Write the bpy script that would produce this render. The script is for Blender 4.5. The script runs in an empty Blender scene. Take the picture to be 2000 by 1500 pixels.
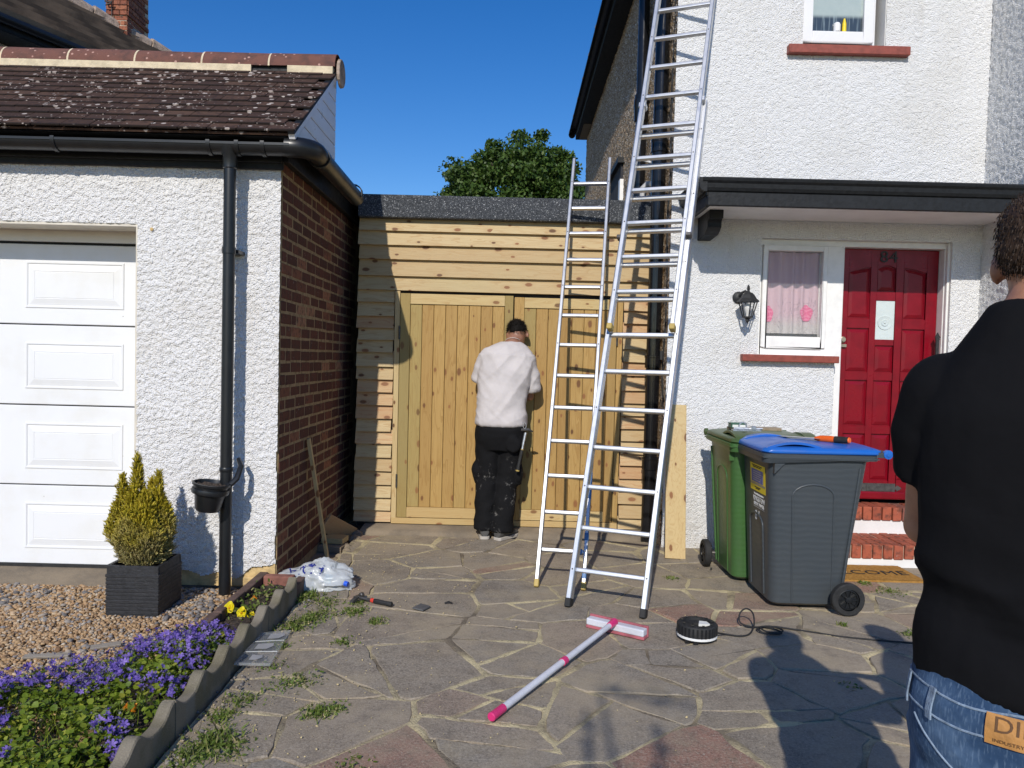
import bpy, bmesh, math, random
import numpy as np
from mathutils import Vector, Matrix, noise as mnoise
R = random.Random(11)
NR = np.random.default_rng(5)
S = bpy.context.scene
C = S.collection
rad = math.radians

# ------------------------------------------------------------------ camera
CAMZ, PITCH, ROLL, FPX = 1.42, rad(1.9), 0.025, 1500.0
fw = Vector((0, math.cos(PITCH), -math.sin(PITCH)))
u0 = Vector((0, math.sin(PITCH), math.cos(PITCH)))
r0 = Vector((1, 0, 0))
rt = r0 * math.cos(ROLL) + u0 * math.sin(ROLL)
up = u0 * math.cos(ROLL) - r0 * math.sin(ROLL)
cam = bpy.data.cameras.new('camera')
cam.sensor_width = 36.0
cam.lens = 36.0 * FPX / 2000.0
cam.clip_start, cam.clip_end = 0.05, 3000
co = bpy.data.objects.new('camera', cam)
C.objects.link(co)
m = Matrix((rt, up, -fw)).transposed().to_4x4()
m.translation = (0, 0, CAMZ)
co.matrix_world = m
S.camera = co

# ------------------------------------------------------------------ daylight
SUN_EL, SUN_AZ = rad(33.0), rad(10.5)      # sun behind the camera, a little to the left
SUN_STR, SKY_STR, EXPO = 3.7, 0.11, 0.0
w = bpy.data.worlds.new('World')
S.world = w
w.use_nodes = True
nt = w.node_tree
sky = nt.nodes.new('ShaderNodeTexSky')
sky.sky_type = 'NISHITA'
sky.sun_disc = False
sky.sun_elevation = SUN_EL
sky.sun_rotation = math.pi + SUN_AZ
sky.altitude = 0
sky.air_density = 1.0
sky.dust_density = 0.15
sky.ozone_density = 3.0
hsv = nt.nodes.new('ShaderNodeHueSaturation')
hsv.inputs['Saturation'].default_value = 1.38
hsv.inputs['Hue'].default_value = 0.512
hsv.inputs['Value'].default_value = 1.12
nt.links.new(sky.outputs[0], hsv.inputs['Color'])
nt.links.new(hsv.outputs[0], nt.nodes['Background'].inputs[0])
nt.nodes['Background'].inputs[1].default_value = SKY_STR
sl = bpy.data.lights.new('sun', 'SUN')
sl.energy = SUN_STR
sl.angle = rad(0.53)
sl.color = (1.0, 0.945, 0.86)
so = bpy.data.objects.new('sun', sl)
C.objects.link(so)
sdir = Vector((math.sin(SUN_AZ) * math.cos(SUN_EL), math.cos(SUN_AZ) * math.cos(SUN_EL), -math.sin(SUN_EL)))
so.rotation_euler = sdir.to_track_quat('-Z', 'Y').to_euler()
so.location = (-2, -8, 8)
S.view_settings.view_transform = 'Standard'
S.view_settings.look = 'None'
S.view_settings.exposure = EXPO
S.view_settings.gamma = 1
S.view_settings.use_curve_mapping = False

# ------------------------------------------------------------------ measuring: a sight line of the survey photograph meets a known plane
def ray(px, py):
    return fw + rt * ((px - 1000) / FPX) - up * ((py - 750) / FPX)
def W(px, py, Y):
    d = ray(px, py)
    p = d * (Y / d.y)
    return Vector((p.x, p.y, p.z + CAMZ))
def G(px, py, z=0.0):
    d = ray(px, py)
    t = (z - CAMZ) / d.z
    return Vector((d.x * t, d.y * t, z))

# ------------------------------------------------------------------ mesh helpers
class MB:
    def __init__(s):
        s.v, s.f = [], []
    def add(s, vs, fs):
        o = len(s.v)
        s.v += [tuple(p) for p in vs]
        s.f += [tuple(i + o for i in f) for f in fs]
        return s
    def box(s, x0, x1, y0, y1, z0, z1):
        return s.add([(x0, y0, z0), (x1, y0, z0), (x1, y1, z0), (x0, y1, z0), (x0, y0, z1), (x1, y0, z1), (x1, y1, z1), (x0, y1, z1)],
                     [(0, 3, 2, 1), (4, 5, 6, 7), (0, 1, 5, 4), (1, 2, 6, 5), (2, 3, 7, 6), (3, 0, 4, 7)])
    def obox(s, o, a, b, c):
        o, a, b, c = Vector(o), Vector(a), Vector(b), Vector(c)
        if a.cross(b).dot(c) < 0:
            a, b = b, a
        return s.add([o, o + a, o + a + b, o + b, o + c, o + a + c, o + a + b + c, o + b + c],
                     [(0, 3, 2, 1), (4, 5, 6, 7), (0, 1, 5, 4), (1, 2, 6, 5), (2, 3, 7, 6), (3, 0, 4, 7)])
    def bar(s, p, q, side, w, h):
        """rectangular bar from p to q; side = direction of the w edge"""
        p, q = Vector(p), Vector(q)
        d = (q - p)
        sd = Vector(side)
        sd = (sd - d * (sd.dot(d) / d.length_squared)).normalized()
        n = d.normalized().cross(sd)
        return s.obox(p - sd * w / 2 - n * h / 2, sd * w, n * h, d)
    def tube(s, pts, r, n=10, cap=True, closed=False):
        pts = [Vector(p) for p in pts]
        rs = r if isinstance(r, (list, tuple)) else [r] * len(pts)
        ref = None
        base = len(s.v)
        N = len(pts)
        for i, p in enumerate(pts):
            if closed:
                t = pts[(i + 1) % N] - pts[i - 1]
            else:
                t = pts[min(i + 1, N - 1)] - pts[max(i - 1, 0)]
            t.normalize()
            if ref is None:
                ref = Vector((0, 0, 1)) if abs(t.z) < 0.9 else Vector((1, 0, 0))
            a = (ref - t * ref.dot(t)).normalized()
            b = t.cross(a)
            ref = a
            for k in range(n):
                an = 2 * math.pi * k / n
                s.v.append(tuple(p + (a * math.cos(an) + b * math.sin(an)) * rs[i]))
        for i in range(N if closed else N - 1):
            i2 = (i + 1) % N
            for k in range(n):
                k2 = (k + 1) % n
                s.f.append((base + i * n + k, base + i * n + k2, base + i2 * n + k2, base + i2 * n + k))
        if cap and not closed:
            s.f.append(tuple(base + k for k in range(n - 1, -1, -1)))
            s.f.append(tuple(base + (N - 1) * n + k for k in range(n)))
        return s
    def lathe(s, prof, c=(0, 0, 0), axis=(0, 0, 1), n=24, cap=True, arc=(0, 2 * math.pi), ref=None):
        ax = Vector(axis).normalized()
        a = Vector(ref) if ref else (Vector((1, 0, 0)) if abs(ax.x) < 0.9 else Vector((0, 1, 0)))
        a = (a - ax * a.dot(ax)).normalized()
        b = ax.cross(a)
        c = Vector(c)
        base = len(s.v)
        full = abs(arc[1] - arc[0] - 2 * math.pi) < 1e-6
        m_ = n if full else n + 1
        for (r, t) in prof:
            for k in range(m_):
                an = arc[0] + (arc[1] - arc[0]) * k / n
                s.v.append(tuple(c + ax * t + (a * math.cos(an) + b * math.sin(an)) * r))
        for i in range(len(prof) - 1):
            for k in range(n):
                k2 = (k + 1) % m_
                s.f.append((base + i * m_ + k, base + i * m_ + k2, base + (i + 1) * m_ + k2, base + (i + 1) * m_ + k))
        if cap and full:
            s.f.append(tuple(base + k for k in range(n - 1, -1, -1)))
            s.f.append(tuple(base + (len(prof) - 1) * n + k for k in range(n)))
        return s
    def prism(s, poly, d, e=None):
        """polygon of 3-d points swept along d"""
        d = Vector(d)
        n = len(poly)
        P = [Vector(p) for p in poly]
        nn = Vector((0, 0, 0))
        for i in range(n):
            nn += P[i].cross(P[(i + 1) % n])
        if nn.dot(d) < 0:
            P.reverse()
        return s.add(P + [p + d for p in P], [tuple(range(n - 1, -1, -1)), tuple(range(n, 2 * n))] +
                     [(i, (i + 1) % n, n + (i + 1) % n, n + i) for i in range(n)])
    def rings(s, rings, cap=True):
        n = len(rings[0])
        base = len(s.v)
        for r in rings:
            s.v += [tuple(p) for p in r]
        for i in range(len(rings) - 1):
            for k in range(n):
                k2 = (k + 1) % n
                s.f.append((base + i * n + k, base + i * n + k2, base + (i + 1) * n + k2, base + (i + 1) * n + k))
        if cap:
            s.f.append(tuple(base + k for k in range(n - 1, -1, -1)))
            s.f.append(tuple(base + (len(rings) - 1) * n + k for k in range(n)))
        return s
    def ball(s, c, r, n=14, m_=9, rot=None):
        r = r if isinstance(r, (list, tuple)) else (r, r, r)
        c = Vector(c)
        rg = []
        for i in range(m_ + 1):
            th = math.pi * (0.02 + 0.96 * i / m_)
            ring = []
            for k in range(n):
                ph = 2 * math.pi * k / n
                p = Vector((r[0] * math.sin(th) * math.cos(ph), r[1] * math.sin(th) * math.sin(ph), -r[2] * math.cos(th)))
                if rot is not None:
                    p = rot @ p
                ring.append(c + p)
            rg.append(ring)
        return s.rings(rg)
    def mesh(s, name, bevel=0, seg=1, smooth=False, ang=35):
        me = bpy.data.meshes.new(name)
        me.from_pydata(s.v, [], s.f)
        if bevel:
            bm = bmesh.new()
            bm.from_mesh(me)
            bmesh.ops.remove_doubles(bm, verts=bm.verts, dist=1e-5)
            es = [e for e in bm.edges if len(e.link_faces) == 2 and e.calc_face_angle(0) > rad(28)]
            bmesh.ops.bevel(bm, geom=es, offset=bevel, segments=seg, profile=0.5, affect='EDGES', clamp_overlap=True)
            bm.to_mesh(me)
            bm.free()
        if smooth:
            me.shade_smooth()
            me.set_sharp_from_angle(angle=rad(ang))
        return me
    def build(s, name, mat, parent=None, bevel=0, seg=1, smooth=False, ang=35):
        return link(name, s.mesh(name, bevel, seg, smooth, ang), mat, parent)

BASE = {}
def link(name, me, mat, parent=None):
    o = bpy.data.objects.new(name, me)
    C.objects.link(o)
    if mat is not None and not me.materials:
        me.materials.append(mat)
    if parent is not None:
        o.parent = parent
        o.matrix_parent_inverse = BASE.get(parent.name, Matrix.Identity(4)).inverted()
    return o
def thing(name, label, cat, loc=(0, 0, 0), group=None):
    o = bpy.data.objects.new(name, None)
    C.objects.link(o)
    o.empty_display_size = 0.1
    o.location = loc
    BASE[o.name] = Matrix.Translation(loc)
    return tag(o, label, cat, group)
def tag(o, label, cat, group=None, kind=None):
    o['label'] = label
    o['category'] = cat
    if group:
        o['group'] = group
    if kind:
        o['kind'] = kind
    return o
def struct(o, label=None):
    o['kind'] = 'structure'
    if label:
        o['label'] = label
    return o
def stuff(o, label=None):
    o['kind'] = 'stuff'
    if label:
        o['label'] = label
    return o
def inst(name, me, parent, mw):
    """one more object on a shared mesh, placed by a world matrix"""
    o = bpy.data.objects.new(name, me)
    C.objects.link(o)
    o.parent = parent
    o.matrix_parent_inverse = BASE.get(parent.name, Matrix.Identity(4)).inverted()
    o.matrix_basis = mw
    return o
def npmesh(name, V, F, smooth=False):
    V = np.asarray(V, dtype=np.float32)
    F = np.asarray(F, dtype=np.int32)
    k = F.shape[1]
    me = bpy.data.meshes.new(name)
    me.vertices.add(len(V))
    me.vertices.foreach_set('co', V.ravel())
    me.loops.add(F.size)
    me.loops.foreach_set('vertex_index', F.ravel())
    me.polygons.add(len(F))
    me.polygons.foreach_set('loop_start', np.arange(0, F.size, k, dtype=np.int32))
    me.polygons.foreach_set('loop_total', np.full(len(F), k, dtype=np.int32))
    if smooth:
        me.polygons.foreach_set('use_smooth', np.ones(len(F), dtype=bool))
    me.update(calc_edges=True)
    me.validate()
    return me
def scatter(TV, TF, rots, scl, pos):
    """copies of a small template (n,3 verts / m,k faces) as arrays; rots (N,3,3) scl (N,3) pos (N,3)"""
    N = len(pos)
    V = np.einsum('nij,nvj->nvi', rots, TV[None, :, :] * scl[:, None, :]) + pos[:, None, :]
    F = TF[None, :, :] + (np.arange(N) * len(TV))[:, None, None]
    return V.reshape(-1, 3), F.reshape(-1, TF.shape[1])
def rotmats(rx, ry, rz):
    cx, sx, cy, sy, cz, sz = np.cos(rx), np.sin(rx), np.cos(ry), np.sin(ry), np.cos(rz), np.sin(rz)
    o, z = np.ones_like(cx), np.zeros_like(cx)
    X = np.stack([o, z, z, z, cx, -sx, z, sx, cx], -1).reshape(-1, 3, 3)
    Y = np.stack([cy, z, sy, z, o, z, -sy, z, cy], -1).reshape(-1, 3, 3)
    Z = np.stack([cz, -sz, z, sz, cz, z, z, z, o], -1).reshape(-1, 3, 3)
    return Z @ Y @ X
def field(h, w_, cell, k=1.0):
    """smooth random field h x w, bumps about `cell` samples wide"""
    gh, gw = int(h / cell) + 4, int(w_ / cell) + 4
    g = NR.random((gh, gw))
    yi = np.arange(h) / cell
    xi = np.arange(w_) / cell
    def ws(t):
        f = t - np.floor(t)
        return np.floor(t).astype(int), f * f * (3 - 2 * f)
    y0, fy = ws(yi)
    x0, fx = ws(xi)
    a = g[np.ix_(y0, x0)] * (1 - fx) + g[np.ix_(y0, x0 + 1)] * fx
    b = g[np.ix_(y0 + 1, x0)] * (1 - fx) + g[np.ix_(y0 + 1, x0 + 1)] * fx
    return (a * (1 - fy[:, None]) + b * fy[:, None] - 0.5) * k
def rough_sheet(name, mat, parent, o, a, b, step, amp, nrm):
    """a render-coated sheet: grid over o + s*a + t*b, thrown up unevenly along nrm"""
    o, a, b, nrm = (np.array(q, dtype=float) for q in (o, a, b, nrm))
    la, lb = np.linalg.norm(a), np.linalg.norm(b)
    na, nb = max(2, int(la / step) + 1), max(2, int(lb / step) + 1)
    c1, c2 = max(1.05, 0.0072 / step), 0.0135 / step
    f = np.maximum(field(nb, na, c1), -0.2) * 0.8 + np.maximum(field(nb, na, c2), -0.15) * 1.3 + field(nb, na, 60) * 0.5
    s_, t_ = np.meshgrid(np.linspace(0, 1, na), np.linspace(0, 1, nb))
    V = o + s_[..., None] * a + t_[..., None] * b + nrm * (f * amp)[..., None]
    idx = np.arange(na * nb).reshape(nb, na)
    q = np.stack([idx[:-1, :-1], idx[:-1, 1:], idx[1:, 1:], idx[1:, :-1]], -1).reshape(-1, 4)
    if np.dot(np.cross(a, b), nrm) < 0:
        q = q[:, ::-1]
    return link(name, npmesh(name, V.reshape(-1, 3), q, smooth=True), mat, parent)
def text(name, s, mat, parent, mtx, size, ext=0.001, font_w=1.0, spacing=1.0, align='CENTER'):
    cu = bpy.data.curves.new(name, 'FONT')
    cu.body = s
    cu.size = size
    cu.extrude = ext
    cu.align_x = align
    cu.space_character = spacing
    cu.resolution_u = 3
    o = bpy.data.objects.new(name, cu)
    C.objects.link(o)
    me = bpy.data.meshes.new_from_object(o.evaluated_get(bpy.context.evaluated_depsgraph_get()))
    bpy.data.objects.remove(o)
    bpy.data.curves.remove(cu)
    me.transform(mtx @ Matrix.Diagonal((font_w, 1, 1, 1)))
    me.materials.clear()
    return link(name, me, mat, parent)
def frame(o, x, y):
    """matrix whose x / y run along the given vectors (z = their cross)"""
    x, y = Vector(x).normalized(), Vector(y).normalized()
    z = x.cross(y)
    mm = Matrix((x, y, z)).transposed().to_4x4()
    mm.translation = o
    return mm

# ------------------------------------------------------------------ materials
class GM:
    def __init__(s, name):
        s.m = bpy.data.materials.new(name)
        s.m.use_nodes = True
        s.t = s.m.node_tree
        s.b = s.t.nodes['Principled BSDF']
        s._pos = s._obj = s._oi = None
    def n(s, typ, ins=None, **pr):
        nd = s.t.nodes.new('ShaderNode' + typ)
        for k, v in pr.items():
            setattr(nd, k, v)
        for k, v in (ins or {}).items():
            s.set(nd.inputs[k], v)
        return nd
    def set(s, sock, v):
        if hasattr(v, 'node'):
            s.t.links.new(v, sock)
        elif isinstance(v, (tuple, list)) and len(v) == 3 and sock.type == 'RGBA':
            sock.default_value = (*v, 1)
        else:
            sock.default_value = v
    def pos(s):
        if s._pos is None:
            s._pos = s.n('NewGeometry')
        return s._pos.outputs['Position']
    def island(s):
        s.pos()
        return s._pos.outputs['Random Per Island']
    def obj(s):
        if s._obj is None:
            s._obj = s.n('TexCoord')
        return s._obj.outputs['Object']
    def rnd(s):
        if s._oi is None:
            s._oi = s.n('ObjectInfo')
        return s._oi.outputs['Random']
    def math(s, op, a, b=0.0, c=0.0):
        nd = s.n('Math', operation=op)
        s.set(nd.inputs[0], a)
        s.set(nd.inputs[1], b)
        s.set(nd.inputs[2], c)
        return nd.outputs[0]
    def vec(s, v, scale=(1, 1, 1), off=None):
        nd = s.n('VectorMath', operation='MULTIPLY')
        s.set(nd.inputs[0], v)
        nd.inputs[1].default_value = scale
        o = nd.outputs[0]
        if off is not None:
            k = s.n('VectorMath', operation='ADD')
            s.set(k.inputs[0], o)
            cb = s.n('CombineXYZ')
            for i in range(3):
                s.set(cb.inputs[i], s.math('MULTIPLY', off, (31.7, 57.3, 83.1)[i]))
            s.set(k.inputs[1], cb.outputs[0])
            o = k.outputs[0]
        return o
    def noise(s, v, scale, detail=3.0, rough=0.55, dist=0.0, col=False):
        nd = s.n('TexNoise', {'Vector': v, 'Scale': scale, 'Detail': detail, 'Roughness': rough, 'Distortion': dist})
        return nd.outputs['Color' if col else 'Fac']
    def vor(s, v, scale, out='Distance', feature='F1', rnd=1.0):
        nd = s.n('TexVoronoi', {'Vector': v, 'Scale': scale, 'Randomness': rnd}, feature=feature)
        return nd.outputs[out]
    def wave(s, v, scale, dist=2.0, detail=2.0, ds=1.0, axis='X', typ='BANDS'):
        nd = s.n('TexWave', {'Vector': v, 'Scale': scale, 'Distortion': dist, 'Detail': detail, 'Detail Scale': ds}, wave_type=typ)
        if typ == 'BANDS':
            nd.bands_direction = axis
        return nd.outputs['Fac']
    def step(s, v, a, b):
        nd = s.n('MapRange', {'Value': v, 'From Min': a, 'From Max': b}, interpolation_type='SMOOTHSTEP')
        return nd.outputs[0]
    def mix(s, f, a, b, mode='MIX'):
        nd = s.n('Mix', data_type='RGBA', blend_type=mode)
        s.set(nd.inputs[0], f)
        s.set(nd.inputs[6], a)
        s.set(nd.inputs[7], b)
        return nd.outputs[2]
    def ramp(s, f, stops, interp='LINEAR'):
        nd = s.n('ValToRGB')
        s.set(nd.inputs[0], f)
        cr = nd.color_ramp
        cr.interpolation = interp
        while len(cr.elements) < len(stops):
            cr.elements.new(0.5)
        for e, (p, c) in zip(cr.elements, stops):
            e.position = p
            e.color = (*c, 1)
        return nd.outputs[0]
    def bump(s, h, strength=0.5, dist=0.01, prev=None):
        nd = s.n('Bump', {'Height': h, 'Strength': strength, 'Distance': dist})
        if prev is not None:
            s.set(nd.inputs['Normal'], prev)
        return nd.outputs[0]
    def out(s, col=None, rough=None, normal=None, **kw):
        if col is not None:
            s.set(s.b.inputs['Base Color'], col)
        if rough is not None:
            s.set(s.b.inputs['Roughness'], rough)
        if normal is not None:
            s.set(s.b.inputs['Normal'], normal)
        for k, v in kw.items():
            s.set(s.b.inputs[k.replace('_', ' ')], v)
        return s.m

MAT = {}
def plain(name, col, rough=0.5, var=0.12, scale=9.0, bump=0.15, bs=120.0, bd=0.002, metallic=0.0, spec=0.5):
    """painted or moulded surface: colour with a little dirt and fine relief"""
    g = GM(name)
    nz = g.noise(g.pos(), scale, 4)
    c = g.mix(g.step(nz, 0.35, 0.75), tuple(x * (1 + var) for x in col), tuple(x * (1 - var) for x in col))
    b = g.bump(g.noise(g.pos(), bs, 2), bump, bd)
    r = g.math('MULTIPLY_ADD', nz, 0.2, rough - 0.1)
    MAT[name] = g.out(c, r, b, Metallic=metallic, Specular_IOR_Level=spec)
    return MAT[name]

# white roughcast
def roughcast(name, col, dirt):
    g = GM(name)
    p = g.pos()
    big = g.noise(p, 1.6, 4)
    fine = g.noise(p, 130, 3)
    spk = g.step(g.vor(p, 55, rnd=1.0), 0.20, 0.08)
    spk = g.math('MULTIPLY', spk, g.step(g.noise(p, 3.1, 4), 0.47, 0.68))
    c = g.mix(g.step(big, 0.5, 0.8), col, dirt)
    c = g.mix(g.math('MULTIPLY', spk, 0.55), c, (0.42, 0.36, 0.29))
    z_ = g.n('SeparateXYZ', {0: p}).outputs[2]
    spl = g.math('MULTIPLY', g.step(g.math('ADD', z_, g.math('MULTIPLY', g.noise(p, 6, 5, 0.65), 0.5)), 0.62, 0.28), g.step(g.noise(p, 14, 4), 0.35, 0.7))
    c = g.mix(g.math('MULTIPLY', spl, 0.5), c, (0.50, 0.45, 0.37))
    drip = g.step(g.noise(g.vec(p, (9, 9, 0.55)), 1.0, 5, 0.6), 0.57, 0.72)
    c = g.mix(g.math('MULTIPLY', drip, 0.28), c, (0.60, 0.57, 0.52))
    h = g.math('MULTIPLY_ADD', g.math('SUBTRACT', 1.0, g.vor(p, 120)), 1.5, fine)
    MAT[name] = g.out(c, 0.85, g.bump(h, 0.9, 0.006), Specular_IOR_Level=0.25)
roughcast('roughcast', (0.80, 0.79, 0.78), (0.72, 0.69, 0.65))
roughcast('roughcast_house', (0.80, 0.80, 0.80), (0.74, 0.73, 0.71))
plain('white_plaster', (0.76, 0.75, 0.73), 0.8, 0.05, 5, 0.3, 60, 0.004)
plain('white_paint', (0.80, 0.79, 0.77), 0.42, 0.05, 14, 0.2, 40, 0.002)
plain('white_upvc', (0.78, 0.78, 0.79), 0.3, 0.03, 5, 0.05)
# garage door: wood-grain embossed steel with grime near the top
g = GM('door_white')
p = g.pos()
gr = g.noise(g.vec(p, (6, 60, 160)), 1.0, 3)
gm = g.math('MULTIPLY', g.step(g.noise(p, 5, 5), 0.45, 0.75), 0.5)
c = g.mix(gm, (0.79, 0.80, 0.81), (0.72, 0.71, 0.67))
c = g.mix(g.math('MULTIPLY', g.step(g.vor(p, 11), 0.06, 0.02), g.step(g.noise(p, 2.7, 2), 0.55, 0.65)), c, (0.4, 0.38, 0.34))
MAT['door_white'] = g.out(c, 0.38, g.bump(gr, 0.12, 0.002))
plain('beige_frame', (0.62, 0.57, 0.48), 0.5)
# brown pebble-dash
g = GM('pebbledash')
p = g.pos()
cell = g.vor(p, 75, out='Color')
sep = g.n('SeparateColor', {0: cell}).outputs[0]
c = g.ramp(sep, [(0.0, (0.16, 0.10, 0.06)), (0.35, (0.36, 0.25, 0.15)), (0.7, (0.52, 0.39, 0.25)), (0.93, (0.62, 0.52, 0.40)), (1.0, (0.8, 0.75, 0.68))])
c = g.mix(g.step(g.noise(p, 1.3, 4), 0.5, 0.85), c, (0.24, 0.165, 0.10))
h = g.math('SUBTRACT', 1.0, g.vor(p, 75))
MAT['pebbledash'] = g.out(c, 0.9, g.bump(h, 0.9, 0.008), Specular_IOR_Level=0.2)

def brick_mat(name, stops, rough=0.85):
    g = GM(name)
    v = g.vec(g.obj(), (1, 1, 1), g.rnd())
    nz = g.noise(v, 26, 5)
    c = g.ramp(g.rnd(), stops, 'LINEAR')
    c = g.mix(g.step(nz, 0.42, 0.78), c, (0.07, 0.04, 0.032))
    c = g.mix(g.math('MULTIPLY', g.step(g.noise(v, 55, 3), 0.66, 0.74), 0.45), c, (0.5, 0.44, 0.4))
    h = g.math('ADD', g.noise(v, 90, 4), g.math('MULTIPLY', nz, 1.0))
    MAT[name] = g.out(c, rough, g.bump(h, 0.5, 0.004), Specular_IOR_Level=0.25)
brick_mat('brick', [(0.0, (0.085, 0.034, 0.027)), (0.4, (0.115, 0.042, 0.031)), (0.80, (0.145, 0.052, 0.036)), (0.93, (0.21, 0.082, 0.050)), (0.97, (0.34, 0.15, 0.085)), (1.0, (0.36, 0.19, 0.11))])
brick_mat('step_brick', [(0.0, (0.33, 0.085, 0.048)), (0.5, (0.42, 0.115, 0.062)), (0.88, (0.37, 0.10, 0.058)), (0.93, (0.18, 0.11, 0.095)), (1.0, (0.16, 0.10, 0.09))])
brick_mat('chimney_brick', [(0.0, (0.20, 0.07, 0.045)), (0.5, (0.32, 0.115, 0.065)), (1.0, (0.40, 0.16, 0.085))])
plain('mortar', (0.30, 0.21, 0.108), 0.95, 0.3, 22, 0.6, 160, 0.004)
plain('mortar_pale', (0.50, 0.43, 0.33), 0.95, 0.2, 22, 0.6, 160, 0.004)
plain('bedding', (0.62, 0.52, 0.36), 0.9, 0.15, 16, 0.6, 60, 0.006)
plain('stone_corner', (0.52, 0.37, 0.17), 0.9, 0.3, 18, 0.6, 60, 0.008)
# roof tiles with lichen
g = GM('roof_tile')
v = g.vec(g.obj(), (1, 1, 1), g.rnd())
p = g.pos()
c = g.ramp(g.rnd(), [(0, (0.050, 0.030, 0.023)), (0.5, (0.070, 0.040, 0.029)), (1, (0.095, 0.055, 0.038))])
c = g.mix(g.step(g.noise(v, 30, 4), 0.45, 0.75), c, (0.035, 0.022, 0.02))
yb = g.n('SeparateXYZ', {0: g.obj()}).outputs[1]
c = g.mix(g.math('MULTIPLY', g.step(g.math('ADD', yb, g.math('MULTIPLY', g.noise(p, 60, 3), 0.012)), 0.024, 0.012), 0.85), c, (0.014, 0.011, 0.010))  # shadow line under each course painted dark along the tile's lower edge
d = g.math('ADD', g.vor(p, 16), g.math('MULTIPLY', g.math('SUBTRACT', g.noise(p, 90, 4), 0.5), 0.22))
d2 = g.math('ADD', g.vor(p, 37), g.math('MULTIPLY', g.math('SUBTRACT', g.noise(p, 110, 3), 0.5), 0.25))
l1 = g.math('MULTIPLY', g.step(d, 0.27, 0.19), g.step(g.noise(p, 2.3, 2), 0.43, 0.55))
l2 = g.math('MULTIPLY', g.step(d2, 0.22, 0.13), g.step(g.noise(p, 3.7, 2), 0.5, 0.6))
lich = g.math('MAXIMUM', l1, l2)
c = g.mix(g.math('MULTIPLY', lich, 0.85), c, g.mix(g.noise(p, 13, 2), (0.28, 0.21, 0.18), (0.72, 0.66, 0.60)))
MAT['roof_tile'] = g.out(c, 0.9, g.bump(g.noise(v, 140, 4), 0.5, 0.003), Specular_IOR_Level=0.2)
g = GM('ridge_tile')
p = g.pos()
c = g.mix(g.step(g.noise(p, 14, 4), 0.4, 0.75), (0.16, 0.068, 0.050), (0.085, 0.044, 0.036))
c = g.mix(g.step(g.math('ADD', g.vor(p, 22), g.math('MULTIPLY', g.noise(p, 80, 2), 0.15)), 0.3, 0.2), c, (0.46, 0.27, 0.22))
MAT['ridge_tile'] = g.out(c, 0.9, g.bump(g.noise(p, 120, 4), 0.5, 0.004))
g = GM('old_roof')
p = g.pos()
c = g.mix(g.step(g.noise(p, 2.2, 4), 0.35, 0.65), (0.34, 0.27, 0.21), (0.17, 0.135, 0.11))
MAT['old_roof'] = g.out(c, 0.9, g.bump(g.noise(p, 50, 3), 0.4, 0.01))
plain('hip_tile', (0.36, 0.28, 0.22), 0.9, 0.4, 12, 0.5, 60, 0.01)
plain('black_pvc', (0.010, 0.011, 0.0125), 0.36, 0.25, 12, 0.06, 60, 0.002)
plain('black_gloss', (0.008, 0.008, 0.009), 0.16, 0.2, 12, 0.05, 20, 0.002)
plain('black_paint', (0.011, 0.012, 0.0135), 0.55, 0.3, 30, 0.45, 45, 0.004, 0.0, 0.3)
plain('black_iron', (0.020, 0.021, 0.022), 0.55, 0.3, 40, 0.4, 160, 0.002)
plain('black_rubber', (0.016, 0.016, 0.016), 0.75, 0.3, 30, 0.3, 160, 0.002)
plain('grey_plastic', (0.45, 0.44, 0.43), 0.5)
# roofing felt with mineral chips
g = GM('felt')
p = g.pos()
ch = g.n('SeparateColor', {0: g.vor(p, 190, out='Color')}).outputs[0]
c = g.ramp(ch, [(0.0, (0.022, 0.025, 0.03)), (0.6, (0.05, 0.055, 0.062)), (0.88, (0.10, 0.107, 0.115)), (0.97, (0.24, 0.25, 0.26)), (1, (0.5, 0.5, 0.5))])
MAT['felt'] = g.out(c, 0.8, g.bump(ch, 0.7, 0.004), Specular_IOR_Level=0.4)

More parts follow.
